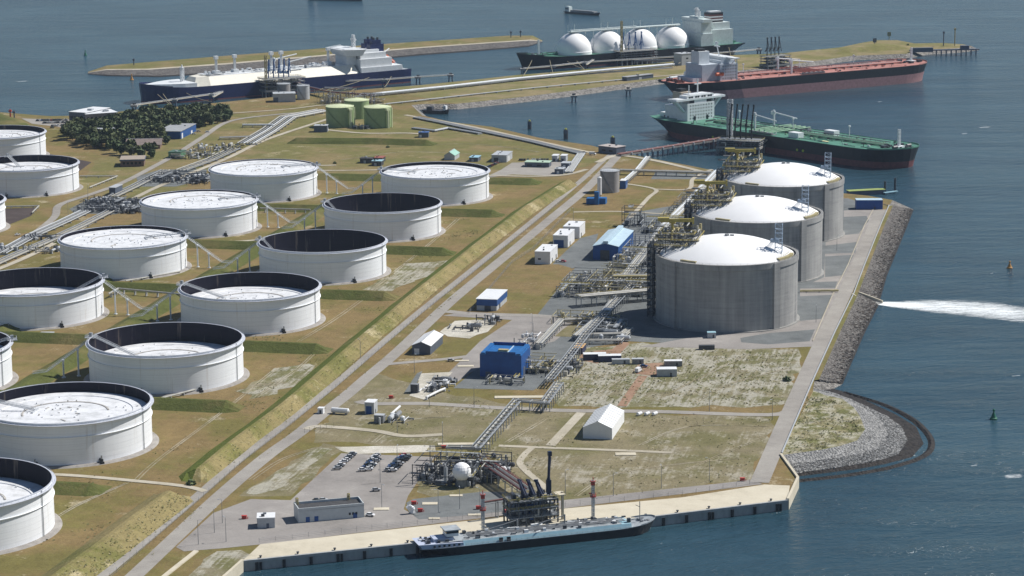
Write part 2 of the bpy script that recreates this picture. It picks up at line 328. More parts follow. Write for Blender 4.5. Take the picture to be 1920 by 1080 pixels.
sheet('rubble_yard', [(770, 742), (790, 700), (850, 698), (838, 710), (815, 738), (800, 750)], M_PALE, .1, .8)
sheet('red_earth_yard', [(1184, 700), (1199, 682), (1256, 680), (1262, 690), (1245, 704), (1226, 705)], M_RED, .1, 1)
sheet('red_earth_yard', [(1090, 662), (1150, 655), (1170, 640), (1180, 645), (1160, 668), (1118, 682), (1086, 676)], M_RED, .1, 1)
sheet('car_lot', [(905, 335), (940, 318), (960, 305), (1080, 302), (1075, 322), (1040, 330), (960, 327)], M_ROAD, .06)
sheet('office_car_park', [(40, 222), (160, 226), (175, 236), (150, 247), (110, 238), (60, 232)], M_ROAD, .06)
sheet('brown_basin', [(-60, 400), (0, 392), (72, 389), (58, 405), (0, 428), (-60, 450)], M_BRN, .06)
sheet('brown_basin', [(90, 288), (130, 296), (172, 304), (150, 320), (90, 330)], M_BRN, .06)
sheet('harbour_gravel', [(1230, 322), (1345, 330), (1345, 336), (1220, 336)], M_GRAV, .06)
for q in [[(690, 541), (760, 494), (850, 488), (800, 520), (725, 545)], [(450, 735), (520, 690), (590, 680), (575, 715), (470, 752)]]: sheet('sandy_ground', q, M_SAND, .05, 4)
sheet('sandy_ground', [(340, 1100), (400, 1035), (450, 1030), (470, 1040), (412, 1082), (400, 1100)], M_SAND, .05, 2)
sheet('sandy_ground', [(455, 925), (600, 838), (622, 843), (520, 920), (470, 930)], M_SAND, .055, 2)
# roads
road('perimeter_road', [(150, 1112), (192, 1080), (267, 1018), (370, 930), (447, 863), (533, 797), (627, 721), (700, 658), (780, 590), (890, 502), (983, 427), (1057, 366), (1095, 334), (1136, 297), (1150, 287)], 5.0, M_ROAD)
road('main_road', [(205, 1120), (250, 1082), (333, 1004), (418, 925), (500, 856), (560, 813), (610, 772), (650, 741), (693, 704), (745, 660), (800, 608), (845, 566), (900, 520), (973, 460), (1040, 404), (1085, 367), (1108, 346), (1140, 312), (1160, 290)], 8.0, M_ROAD)
road('sea_dike_road', [(1424, 905), (1468, 803), (1505, 720), (1541, 640), (1581, 556), (1610, 493), (1638, 427), (1652, 393)], 9.0, M_ROAD)
road('cross_road', [(672, 752), (700, 757), (800, 757), (920, 764), (1060, 770), (1230, 772), (1440, 778), (1482, 768)], 6.5, M_ROAD)
road('cross_road', [(718, 684), (760, 680), (830, 674), (880, 668)], 5.5, M_ROAD)
road('cross_road', [(838, 584), (900, 590), (1000, 592), (1060, 597)], 8, M_ROAD)
road('side_road', [(935, 836), (1030, 840), (1140, 844), (1260, 849)], 3.6, M_PATH)
road('field_track', [(1032, 836), (1073, 792), (1090, 774)], 5, M_PATH)
road('field_track', [(1000, 838), (984, 852), (975, 868), (988, 885), (1012, 905), (1030, 922)], 3.5, M_PATH)
road('site_track', [(1166, 762), (1186, 733), (1206, 705)], 5, M_RED)
road('side_road', [(575, 806), (600, 800), (700, 808), (760, 818), (830, 815)], 5, M_PATH)
road('dike_path', [(60, 888), (150, 893), (250, 902), (345, 912), (385, 922)], 4, M_PATH)
for a in [[(1075, 398), (1160, 397), (1250, 402)], [(1180, 410), (1215, 372), (1228, 355), (1160, 343)], [(1228, 355), (1290, 355), (1300, 335), (1335, 318)]]: road('side_road', a, 3.5, M_PATH)
road('north_road', [(905, 329), (1000, 331), (1060, 328), (1100, 318)], 5, M_PATH)
road('north_road', [(630, 310), (560, 313), (600, 320), (760, 318)], 4, M_PATH)
road('coast_path', [(760, 216), (870, 235), (1000, 263), (1110, 287)], 5, M_PATH)
road('pier_approach', [(1120, 305), (1150, 293), (1175, 293), (1240, 304), (1340, 328)], 6, M_PATH)
road('service_road', [(-40, 478), (40, 452), (100, 410), (112, 385), (170, 365), (230, 343), (290, 312), (330, 290), (380, 258), (430, 228), (520, 215), (620, 208)], 6, M_ROAD)
road('pipe_track_road', [(-40, 520), (60, 478), (150, 430), (280, 358), (420, 300), (500, 262), (620, 222)], 5, M_PATH)
road('service_road', [(430, 213), (540, 205), (600, 198), (640, 196)], 4, M_PATH)
road('yard_road', [(595, 242), (680, 250), (760, 250), (790, 252)], 5, M_PATH)
road('tank_farm_road', [(-20, 626), (60, 627), (160, 632)], 4, M_PATH)
road('tank_farm_road', [(350, 452), (440, 453), (490, 450)], 4, M_PATH)
road('jetty_road', [(705, 196), (800, 188), (1000, 165), (1240, 143), (1300, 138)], 5, M_PATH)
road('jetty_pipe_bed', [(640, 184), (800, 168), (960, 151), (1100, 139), (1260, 127)], 9, M_GRAV)
# quay deck and quay wall
sheet('quay_deck', [(455, 1052), (488, 1021), (640, 1004), (950, 969), (1060, 954), (1280, 933), (1433, 909), (1481, 911), (1477, 938), (1000, 996)], M_QUAY, .16)
M_WALL = paint('quay_wall_concrete', (.33, .34, .34), .8, .16, .3, stretch=(1, 1, .4))
M_BLK = paint('black_rubber', (.02, .022, .025), .6, .2)
qa, qb, qc = G(455, 1052), G(1000, 996), G(1477, 938)
qw = thing('quay_wall', 'pale concrete quay wall with dark fender posts along the front basin', 'quay wall', (qa.x, qa.y, SEA))
mb = MB(); o0 = Vector((qa.x, qa.y, SEA))
_o = Vector((.3, -.95, 0))*.35
for a, b in ((qa, qb), (qb, qc)):
    n = Vector(((b-a).y, -(b-a).x, 0)).normalized()*.4; a0, b0 = a-o0, b-o0; Z = Vector((0, 0, 1))
    lo, hi = Vector((0, 0, -8)), Vector((0, 0, .25))
    mb.hexa([a0+n+lo, b0+n+lo, b0+lo, a0+lo], [a0+n+hi, b0+n+hi, b0+hi, a0+hi], 0)
    mb.hexa([a0+n*2.2+Vector((0, 0, -.9)), b0+n*2.2+Vector((0, 0, -.9)), b0-n+Vector((0, 0, -.9)), a0-n+Vector((0, 0, -.9))], [a0+n*2.2+hi*1.4, b0+n*2.2+hi*1.4, b0-n+hi*1.4, a0-n+hi*1.4], 0, True)
mb.build('wall', [M_WALL], qw)
nq = Vector(((qc-qa).y, -(qc-qa).x, 0)).normalized()
for k in range(22):
    t = (k+.5)/22; p = (qa.lerp(qb, t*2) if t < .5 else qb.lerp(qc, t*2-1))-o0+nq*.8
    mb = MB(); mb.box(p.x, p.y, -1.5, 1.1, .9, 5.2, 0, math.atan2(nq.y, nq.x)+R(90))
    if k % 3 == 0: mb.box(p.x+1.6, p.y+.6, -1.5, .8, .9, 5.0, 0, math.atan2(nq.y, nq.x)+R(90))
    mb.build('fender', M_BLK, qw)
mb = MB()
for p0, p1 in ((G(1477, 938), G(1496, 897)), (G(1496, 897), G(1464, 853)), (G(455, 1052), Vector((-136, 930, 0)))):
    n = Vector(((p1-p0).y, -(p1-p0).x, 0)).normalized()*.6
    if (p0-G(455, 1052)).length < 1: n = -n
    mb.hexa([p0-n+Vector((0, 0, -8)), p0+n+Vector((0, 0, -8)), p1+n+Vector((0, 0, -8)), p1-n+Vector((0, 0, -8))], [p0-n+Vector((0, 0, .9)), p0+n+Vector((0, 0, .9)), p1+n+Vector((0, 0, .9)), p1-n+Vector((0, 0, .9))])
tag(mb.build('retaining_wall', M_QUAY, loc=G(1496, 897)), 'pale concrete retaining wall closing both ends of the front quay', 'wall')
# ---- east revetment and the stone spit
mb = MB(); tp = [G(*p, .3) for p in EAST_TOP]
wl = [G(*p, SEA) for p in [(1713, 393), (1700, 427), (1663, 517), (1647, 573), (1620, 627), (1580, 720)]]
for i in range(5):
    a, b, c, d = tp[i], tp[i+1], wl[i+1], wl[i]
    m1, m2 = a.lerp(d, .16), b.lerp(c, .16); e1, e2 = a.lerp(d, .86)+Vector((0, 0, .2)), b.lerp(c, .86)+Vector((0, 0, .2)); m1.z = m2.z = .35
    mb.add([a, b, m2, m1], [(0, 1, 2, 3)], 1); mb.add([m1, m2, e2, e1], [(0, 1, 2, 3)], 0); mb.add([e1, e2, c, d], [(0, 1, 2, 3)], 2)
    o1 = (d-a).normalized()*7; o2 = (c-b).normalized()*7
    mb.add([d, c, c+Vector((o2.x, o2.y, -4)), d+Vector((o1.x, o1.y, -4))], [(0, 1, 2, 3)], 2)
a, d = tp[0], wl[0]; mb.add([a, d, G(1690, 383, SEA), G(1655, 382, .3)], [(0, 1, 2, 3)], 0)
struct(mb.build('sea_revetment', [M_ROCK, M_GRN, M_WET]))
M_SPIT = meadow('spit_grass', (.25, .22, .125), (.15, .15, .06), (.38, .36, .28), .02, -.03, bump=1, big=1/14)
ga = [(1524, 732), (1548, 741), (1580, 748), (1602, 765), (1613, 782), (1622, 805), (1607, 826), (1575, 836), (1540, 843), (1467, 853)]
gs = [(1524, 728), (1560, 736), (1600, 751), (1663, 781), (1690, 800), (1701, 826), (1684, 852), (1645, 864), (1600, 872), (1494, 887)]
gw = [(1560, 728), (1578, 733), (1615, 747), (1680, 777), (1718, 800), (1732, 832), (1710, 857), (1660, 870), (1613, 879), (1499, 893)]
mb = MB(); A = [G(*p, -.2) for p in ga]; B = [G(*p, -3.2) for p in gs]; C_ = [G(*p, SEA) for p in gw]
mid = [a.lerp(b, .55)+Vector((0, 0, .3)) for a, b in zip(A, B)]
mb.poly(A+[G(1463, 853, -.2)], 1)
for q0, q1, m in ((A, mid, 0), (mid, B, 0), (B, C_, 2)):
    for i in range(len(q0)-1): mb.add([q0[i], q0[i+1], q1[i+1], q1[i]], [(0, 3, 2, 1)], m)
cen = G(1560, 800, -8); E_ = [c+(c-cen).normalized()*9 for c in C_]
for e in E_: e.z = -7.5
for i in range(len(C_)-1): mb.add([C_[i], C_[i+1], E_[i+1], E_[i]], [(0, 3, 2, 1)], 2)
struct(mb.build('stone_spit', [M_ROCKL, M_SPIT, M_WET]))
rg = [(1583, 736), (1647, 755), (1690, 774), (1722, 795), (1745, 823), (1743, 846), (1718, 862), (1680, 874), (1647, 882), (1580, 893), (1500, 902)]
q = [G(*p, SEA) for p in rg]; q2 = []
for i in range(len(q)-1):
    for k in range(6):
        p0, p1, p2, p3 = q[max(0, i-1)], q[i], q[i+1], q[min(len(q)-1, i+2)]; t = k/6
        q2.append(.5*((2*p1)+(p2-p0)*t+(2*p0-5*p1+4*p2-p3)*t*t+(3*p1-p0-3*p2+p3)*t**3))
q2.append(q[-1]); mb = MB()
for i in range(len(q2)-1):
    a, b = q2[i], q2[i+1]; na = ((a-cen)*Vector((1, 1, 0))).normalized(); nb = ((b-cen)*Vector((1, 1, 0))).normalized(); up = Vector((0, 0, .9))
    mb.add([a-na*2.4, b-nb*2.4, b-nb*.4+up, a-na*.4+up, b+nb*3+Vector((0, 0, -.3)), a+na*3+Vector((0, 0, -.3))], [(0, 3, 2, 1), (3, 5, 4, 2)], 0)
struct(mb.build('stone_toe_ridge', M_WET))
# ---- breakwater beyond the gas ships
bw_n = [(165, 136), (200, 127), (240, 122), (420, 107), (640, 90), (800, 80), (960, 69), (1000, 70), (1017, 77)]
bw_s = [(165, 139), (200, 143), (300, 145), (420, 138), (640, 118), (800, 103), (900, 96), (990, 88), (1017, 79)]
mb = MB(); N0 = [G(*p, SEA) for p in bw_n]; S0 = [G(*p, SEA) for p in bw_s]
def inner(a, b, f): return a.lerp(b, f)
for i in range(len(N0)-1):
    for j0, j1, z0, z1, m in ((0, .14, SEA, -.5, 0), (.14, .45, -.5, .8, 1), (.45, .62, .8, 0, 1), (.62, .68, 0, -.4, 2), (.68, .95, -.4, -3.4, 0), (.95, 1, -3.4, SEA-.5, 3)):
        def pt(k, f, z):
            p = N0[k].lerp(S0[k], f); fl = 0.25 if k in (0, len(N0)-1) else 1.0; p.z = SEA+(z-SEA)*fl; return p
        mb.add([pt(i, j0, z0), pt(i, j1, z1), pt(i+1, j1, z1), pt(i+1, j0, z0)], [(0, 1, 2, 3)], m)
struct(mb.build('breakwater', [M_ROCK, M_GRN, M_PATH, M_WET]))
# hill at the end of the jetty dam and the bank behind the left tanks
def mound(name, px, h, mat, z0=0.0, k=.55):
    pts = [G(*p) for p in px]; c = sum(pts, Vector())/len(pts); mb = MB(); n = len(pts); lv = [(1, 0), (.8, .45), (k, .85), (.25, 1)]
    vs = []
    for f, hh in lv: vs += [c.lerp(p, f)+Vector((0, 0, z0+h*hh)) for p in pts]
    fs = []
    for j in range(3):
        for i in range(n): fs.append((j*n+i, j*n+(i+1) % n, (j+1)*n+(i+1) % n, (j+1)*n+i))
    fs.append(tuple(range(3*n, 4*n))); mb.add(vs, fs); o = mb.build(name, mat, smooth='all'); return struct(o)
mound('hill', [(1540, 101), (1600, 91), (1640, 85), (1690, 85), (1722, 89), (1700, 92), (1620, 97), (1560, 103)], 5, M_DAM)
mound('hill', [(-120, 262), (-40, 228), (0, 226), (30, 236), (75, 250), (90, 262), (0, 275)], 14, M_DIKE)
# ---- tank farm dikes
def dike(px, h=4.5, crest=2.5, out=10.5, inn=9.5, raw=None, mats=None):
    c = raw if raw else [G(*p, h) for p in px]
    c = [Vector((p[0], p[1], 0)) for p in c]; q = []
    for a, b in zip(c, c[1:]):
        k = max(1, int((b-a).length/25)); q += [a.lerp(b, i/k) for i in range(k)]
    q.append(c[-1]); mb = MB(); rows = []
    for i, p in enumerate(q):
        d = (q[min(i+1, len(q)-1)]-q[max(i-1, 0)]).normalized(); n = Vector((d.y, -d.x, 0)); e = 1
        rr = rnd(i*3+int(abs(p.x))); j = lambda: rr.uniform(-.5, .5)
        rows.append([p+n*(crest/2+out+j()), p+n*(crest/2+out*.5+j())+Vector((0, 0, h*.52)), p+n*crest/2+Vector((0, 0, h+j()*.3)), p-n*crest/2+Vector((0, 0, h+j()*.3)), p-n*(crest/2+inn*.5+j())+Vector((0, 0, h*.52)), p-n*(crest/2+inn+j())])
    for s, e in ((0, 1), (-1, -2)):   # sloped ends
        d = (q[s]-q[e]).normalized()*h*1.8
        rows.insert(0 if s == 0 else len(rows), [Vector((v.x+d.x, v.y+d.y, -.05)) for v in rows[s]])
    for a, b in zip(rows, rows[1:]):
        for i in range(5): mb.add([a[i], a[i+1], b[i+1], b[i]], [(0, 3, 2, 1)], 1 if i < 3 else (2 if mats else 0))
    return struct(mb.build('tank_dike', [M_DIKE, M_DIKEO if mats else M_DIKE, M_DIKEO if mats == 2 else M_DIKEI]))
dike([(60, 1110), (100, 1080), (180, 1021), (250, 968), (316, 920)], 4.5, 2, 11, 10, mats=2)
dike([(372, 878), (430, 830), (530, 757), (600, 697), (675, 632), (780, 545), (890, 459), (985, 387), (1066, 337)], 4.5, 2, 6.5, 9, mats=1)
TC = Vector((-126.6, 1643.7, 0)); TU = Vector((32.6, 150.4, 0))
TPOS = [(-223.2, 1207.2), (-192.1, 1349.2), (-160, 1494.2), (-126.6, 1643.7), (-93.7, 1794.2), (-59.9, 1945.6)]
for k, (a, b) in enumerate(zip(TPOS, TPOS[1:])):
    m = (Vector((*a, 0))+Vector((*b, 0)))/2
    if k == 0: m = m+Vector((6, 8, 0))
    dike(None, 4.6, 2.0, 7.5, 7.5, raw=[m-V*215, m-V*130, m-V*60, m+V*(64 if k else 52)])
m = Vector((-59.9, 1945.6, 0))+TU*.5; dike(None, 4.0, 2.5, 9, 9, raw=[m-V*210, m-V*100, m+V*62])
m = Vector((-223.2, 1207.2, 0))-TU*.5; dike(None, 3.6, 2.5, 8, 8, raw=[m-V*200, m-V*60, m+V*44])
mid0 = Vector((-244, 1432, 0)); dike(None, 3.2, 2.5, 8, 8, raw=[mid0-TU*3, mid0, mid0+TU*3.4])
mid1 = Vector((-312, 1445, 0)); dike(None, 3.6, 2.5, 9, 9, raw=[mid1-TU*2, mid1, mid1+TU*3.75])

# wheel ruts and worn tracks
q = rnd(808)
M_RUT = meadow('worn_track', (.285, .245, .165), (.2, .175, .095), (.36, .33, .26), -.02, -.03, bump=.2)
for k, px in enumerate([[(1110, 745), (1180, 700), (1225, 668)], [(1240, 745), (1330, 700), (1400, 665)], [(1300, 757), (1370, 720), (1480, 690)], [(950, 830), (1000, 800), (1025, 785)], [(1200, 835), (1290, 800), (1440, 800)], [(1290, 880), (1360, 850), (1430, 820)], [(1080, 930), (1150, 890), (1280, 870), (1390, 860)], [(700, 830), (760, 790), (840, 782)], [(470, 900), (530, 862), (600, 838)], [(250, 905), (300, 860), (420, 770), (520, 690)], [(560, 640), (640, 590), (740, 515)], [(700, 540), (790, 470), (860, 410)], [(60, 1000), (140, 950), (240, 905)], [(480, 745), (560, 690), (600, 650)], [(560, 268), (700, 276), (880, 270), (1010, 285)], [(640, 300), (760, 285), (900, 290)]]):
    pts = [G(*p) for p in px]
    for sd in (-.9, .9):
        road('worn_track', [(p.x+sd+q.uniform(-.3, .3), p.y+q.uniform(-.6, .6)) for p in pts], q.uniform(.5, .8), M_RUT, .13+.012*k/16, raw=True)
# ---------------------------------------------------------------- oil tanks
def shell_mat(name, rgb, horiz=True, var=.1):
    m, t, b = _nt(name); g = t.nodes.new('ShaderNodeNewGeometry'); P = g.outputs['Position']
    f1 = _noise(t, _vmul(t, P, (.06, .06, 1.1)), 1.0, 4, .6); f2 = _noise(t, _vmul(t, P, (.5, .5, .03)), 1.0, 3, .6)
    f = _math(t, 'ADD', _math(t, 'MULTIPLY', f1, .65), _math(t, 'MULTIPLY', f2, .35))
    col = _ramp(t, f, [(.3, tuple(x*(1-var) for x in rgb)), (.7, tuple(min(.92, x*(1+var*.6)) for x in rgb))])
    s = t.nodes.new('ShaderNodeSeparateXYZ'); t.links.new(P, s.inputs[0])
    ln = _math(t, 'LESS_THAN', _math(t, 'FRACT', _math(t, 'DIVIDE', s.outputs[2], 2.7)), .05)
    col = _mix(t, _math(t, 'MULTIPLY', ln, .26), col, (rgb[0]*.4, rgb[1]*.4, rgb[2]*.42))
    st = _math(t, 'MULTIPLY', _math(t, 'SUBTRACT', _noise(t, _vmul(t, P, (.35, .35, .018)), 1.0, 5, .7), .585, None), 2.6, None, True)
    col = _mix(t, _math(t, 'MINIMUM', st, .6), col, (.4, .33, .26))
    t.links.new(col, b.inputs['Base Color']); b.inputs['Roughness'].default_value = .5; b.inputs['Specular IOR Level'].default_value = .35
    return m
M_SHELL = shell_mat('tank_shell_white', (.84, .86, .89), var=.07)
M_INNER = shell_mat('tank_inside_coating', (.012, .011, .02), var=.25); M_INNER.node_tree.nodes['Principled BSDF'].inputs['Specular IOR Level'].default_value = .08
M_RIM = paint('tank_rim_steel', (.52, .54, .6), .5, .1)
M_RIMB = paint('tank_rim_dark_blue', (.10, .105, .2), .5, .15)  # even dark blue of the ring round each floating roof
def roof_mat():
    m, t, b = _nt('floating_roof_white'); g = t.nodes.new('ShaderNodeNewGeometry'); P = g.outputs['Position']
    f = _noise(t, P, .16, 6, .7); f2 = _noise(t, P, .9, 4, .7)
    c = _ramp(t, f, [(.25, (.4, .4, .39)), (.38, (.56, .57, .58)), (.55, (.72, .73, .75)), (1, (.78, .79, .81))])
    c = _mix(t, _math(t, 'GREATER_THAN', f2, .66), c, (.45, .45, .45))
    t.links.new(c, b.inputs['Base Color']); b.inputs['Roughness'].default_value = .6; return m
M_FROOF = roof_mat()
M_STAIN = paint('roof_stain', (.42, .4, .37), .8, .3, .5)
M_STEEL = paint('galvanised_steel', (.36, .38, .4), .5, .15, .5, .2)
M_LADDER = paint('ladder_steel', (.5, .52, .54), .5, .1, .5)
M_PAD = ground('tank_pad_gravel', [(0, (.2, .185, .17)), (.5, (.3, .28, .26)), (1, (.38, .36, .33))], s=(1/20, 1/5, 1/1.2), bump=.3)
def oil_tank(x, y, drop, label, stair=1, seed=0, ladder=None):
    t = thing('oil_tank', label, 'storage tank', (x, y, 0), 0, 'white floating roof oil tanks')
    H, RO = 21.6, 42.4; rr = rnd(seed)
    mb = MB(); mb.lathe([(RO+3.4, 0), (RO+2.4, .7), (RO-1, .75)], n=64); mb.build('foundation_ring', M_PAD, t)
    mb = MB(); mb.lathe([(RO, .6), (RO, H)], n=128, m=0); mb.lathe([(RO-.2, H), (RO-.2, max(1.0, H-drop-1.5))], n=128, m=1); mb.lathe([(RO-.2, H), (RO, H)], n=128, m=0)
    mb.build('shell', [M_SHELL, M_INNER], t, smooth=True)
    mb = MB(); mb.lathe([(RO+.02, H-1.15), (RO+1.5, H-1.1), (RO+1.5, H-.95), (RO+.02, H-.9)], n=128, m=0); mb.build('wind_girder', [M_RIM], t)
    mb = MB(); mb.lathe([(RO+.02, H-7.3), (RO+.55, H-7.25), (RO+.55, H-7.1), (RO+.02, H-7.05)], n=128, m=0); mb.build('stiffening_ring', [M_SHELL], t)
    mb = MB(); mb.lathe([(RO-.35, H-.05), (RO-.35, H+.12), (RO+.2, H+.12), (RO+.2, H-.05)], n=128)
    for i in range(72):
        a = 2*math.pi*i/72; mb.cyl((math.cos(a)*(RO+.95), math.sin(a)*(RO+.95), H-1), (math.cos(a)*(RO+.95), math.sin(a)*(RO+.95), H+.1), .06, n=3, caps=False)
    mb.lathe([(RO+.9, H+.02), (RO+1.0, H+.1), (RO+.9, H+.14)], n=96); mb.build('rim', [M_RIM], t)
    zr = H-drop
    mb = MB(); mb.lathe([(RO-.9, zr-.6), (RO-.95, zr), (RO-9, zr+.1), (RO-9.3, zr-.25), (.01, zr-.1)], n=96, m=0)
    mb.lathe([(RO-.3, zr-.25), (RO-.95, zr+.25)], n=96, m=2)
    mb.lathe([(20.6, zr+.02), (20.9, zr+.12), (21.5, zr+.12), (21.7, zr+.02)], n=72, m=1, a0=R(10), a1=R(200))
    for i in range(45):
        a = rr.uniform(0, 6.28); r = rr.uniform(3, RO-3); mb.box(r*math.cos(a), r*math.sin(a), zr-.3, rr.uniform(.4, .9), rr.uniform(.4, .9), rr.uniform(.45, .9), 1 if rr.random() < .2 else 0, rr.random()*3)
    for i in range(5):
        a = rr.uniform(0, 6.28); r = rr.uniform(6, 26); mb.box(r*math.cos(a), r*math.sin(a), zr-.2, rr.uniform(2, 5), rr.uniform(.6, 1.4), .3, 1, rr.random()*3)
    mb.build('floating_roof', [M_FROOF, M_STAIN, M_RIMB], t)
    la = ladder if ladder is not None else (R(170) if stair < 0 else R(15))
    d = Vector((math.cos(la), math.sin(la), 0)); n = Vector((-d.y, d.x, 0)); top = d*(RO-1)+Vector((0, 0, H)); L = 26.0
    hor = math.sqrt(max(4, L*L-drop*drop)); foot = d*(RO-1-hor)+Vector((0, 0, zr+.5))
    mb = MB()
    for s in (-1, 1):
        mb.cyl(top+n*s*.9, foot+n*s*.9, .26, n=4); mb.cyl(top+n*s*.9+Vector((0, 0, 1.1)), foot+n*s*.9+Vector((0, 0, 1.1)), .14, n=4)
    for i in range(14):
        p = top.lerp(foot, i/13); mb.cyl(p-n*.8, p+n*.8, .1, n=4)
        for s in (-1, 1): mb.cyl(p+n*s*.8, p+n*s*.8+Vector((0, 0, 1)), .07, n=3)
    mb.box(foot.x, foot.y, zr-.1, 1.2, 9, .5, 0, la); mb.build('rolling_ladder', M_LADDER, t)
    mb = MB(); p = d*(RO+.8); mb.box(p.x, p.y, H-.4, 5.5, 7, .25, 0, la); mb.rail([tuple(p+d*a+n*b+Vector((0, 0, H-.15))) for a, b in ((-2.5, -3.4), (2.5, -3.4), (2.5, 3.4), (-2.5, 3.4), (-2.5, -3.4))], 1.2, 1.8, .08)
    mb.box(p.x, p.y, H-.2, 1.6, 1.6, 2.3, 0, la); mb.build('gauge_platform', M_STEEL, t)
    mb = MB(); a0 = R(-75)
    for i in range(46):
        a = a0+i*.017*2.2; z = .9+(H-1.5)*i/45
        if a > R(20): break
    vd = Vector((math.cos(R(-18)), math.sin(R(-18)), 0))
    mb.cyl(vd*(RO+.35)+Vector((0, 0, .6)), vd*(RO+.35)+Vector((0, 0, H)), .22, n=5); mb.build('drain_pipe', M_STEEL, t)
    for k, ang in enumerate((-100, -58)):
        mb = MB(); p = Vector((math.cos(R(ang)), math.sin(R(ang)), 0)); 
        mb.cyl(p*(RO-.5)+Vector((0, 0, 2)), p*(RO+2.4)+Vector((0, 0, 2)), .75, n=8); mb.cyl(p*(RO+2.0)+Vector((0, 0, .5)), p*(RO+2.0)+Vector((0, 0, 4.4)), .45, n=6, m=1); mb.box(p.x*(RO+2), p.y*(RO+2), .3, 2.2, 1.8, 1.0, 0, R(ang)); mb.build('inlet_valve', [M_BLK, M_STEEL], t)
    return t
TANKS = [  # x, y, roof drop below the rim, label, ladder side
    (-223.2, 1207.2, 5.0, 'white oil tank with weathered grey roof, beside the path gap in the dike', -1),
    (-192.1, 1349.2, 11.0, 'white oil tank with cream lit roof sunk deep below the dark inner wall', -1),
    (-160.0, 1494.2, 8.6, 'half full white oil tank with long ladder, behind the cream roofed tank', -1),
    (-126.6, 1643.7, 19.5, 'empty looking white oil tank with all dark inside, nearer of the two dark ones', -1),
    (-93.7, 1794.2, 19.5, 'empty looking white oil tank with all dark inside, farther of the two dark ones', -1),
    (-59.9, 1945.6, 2.3, 'white oil tank with ringed bright roof in front of the small car lot', -1),
    (-197.1, 1968.4, .75, 'full white oil tank with roof level with its rim, farthest of the middle row', 1),
    (-230.2, 1817.0, 1.0, 'full white oil tank with roof near the rim, nearest the dark valve manifold', 1),
    (-263.4, 1665.6, 2.0, 'white oil tank with ringed roof and thin dark crescent, beside the pipe track', 1),
    (-296.3, 1515.5, 12.0, 'white oil tank cut by the left edge, deep dark inside with sliver of roof', 1),
]
OILT = []
for i, (x, y, dr, lb, st) in enumerate(TANKS): OILT.append(oil_tank(x, y, dr, lb, st, i+3))
p = G(149-102, 305, 21.6); oil_tank(p.x, p.y, 5.5, 'white oil tank at the left edge, just in front of the farthest left tank', -1, 31, R(120))
p = G(92-99, 247, 21.6); oil_tank(p.x, p.y, 4.0, 'farthest white oil tank at the left edge, below the grassy bank', -1, 32, R(120))
p = G(74-158, 905, 21.6); oil_tank(p.x, p.y, 9.0, 'nearest white oil tank, mostly outside the lower left corner of the view', -1, 33, R(160))
p = G(13-140, 645, 21.6); oil_tank(p.x, p.y, 7.0, 'white oil tank showing only a narrow strip at the left edge', 1, 34)
p = G(6-107, 375, 21.6); oil_tank(p.x, p.y, 7.0, 'white oil tank showing only a sliver, beside the brown basin wall', -1, 35, R(120))
# access stairways between the two tank rows
def stairway(tx, ty, ang, down, label, k):
    d = Vector((math.cos(ang), math.sin(ang), 0)); p0 = Vector((tx, ty, 0))+d*43.6; e = Vector((math.cos(down), math.sin(down), 0))
    t = thing('access_stairway', label, 'stairway', p0, 0, 'access stairways of the oil tanks'); n = Vector((-e.y, e.x, 0))
    a, b, c = Vector((0, 0, 20)), e*25+Vector((0, 0, 4.6)), e*33+Vector((0, 0, 4.4)); mb = MB()
    for s in (-1, 1):
        for h in (0, 1.1): mb.pipe([a+n*s*.8+Vector((0, 0, h)), b+n*s*.8+Vector((0, 0, h)), c+n*s*.8+Vector((0, 0, h))], .16 if h == 0 else .09, 4)
    for i in range(22):
        p = a.lerp(b, i/21); mb.cyl(p-n*.8, p+n*.8, .14, n=4)
    mb.build('stair_flight', M_SHELL2, t)
    for f in (.28, .62):
        p = a.lerp(b, f); mb = MB(); mb.cyl((p.x, p.y, 0), p, .5, n=8); mb.box(p.x, p.y, p.z-.9, 2.6, 1.0, .8, 0, down+R(90)); mb.box(p.x, p.y, 0, 1.8, 1.8, .5, 0, down); mb.build('post', M_SHELL2, t)
M_SHELL2 = paint('white_painted_steel', (.62, .65, .68), .45, .1, .4)
for k, (ti, lb) in enumerate([(6, 'farthest full tank'), (7, 'tank nearest the valve manifold'), (8, 'tank with the thin dark crescent'), (9, 'tank cut by the left edge')]):
    x, y = TANKS[ti][:2]; stairway(x, y, R(3), R(-20), 'white steel stairway on posts right of the '+lb, k)
for k, (ti, lb) in enumerate([(1, 'cream roofed tank'), (2, 'half full tank behind it'), (3, 'nearer all dark tank'), (4, 'farther all dark tank'), (5, 'tank by the car lot')]):
    x, y = TANKS[ti][:2]; stairway(x, y, R(172), R(205), 'white steel stairway on posts left of the '+lb, k)
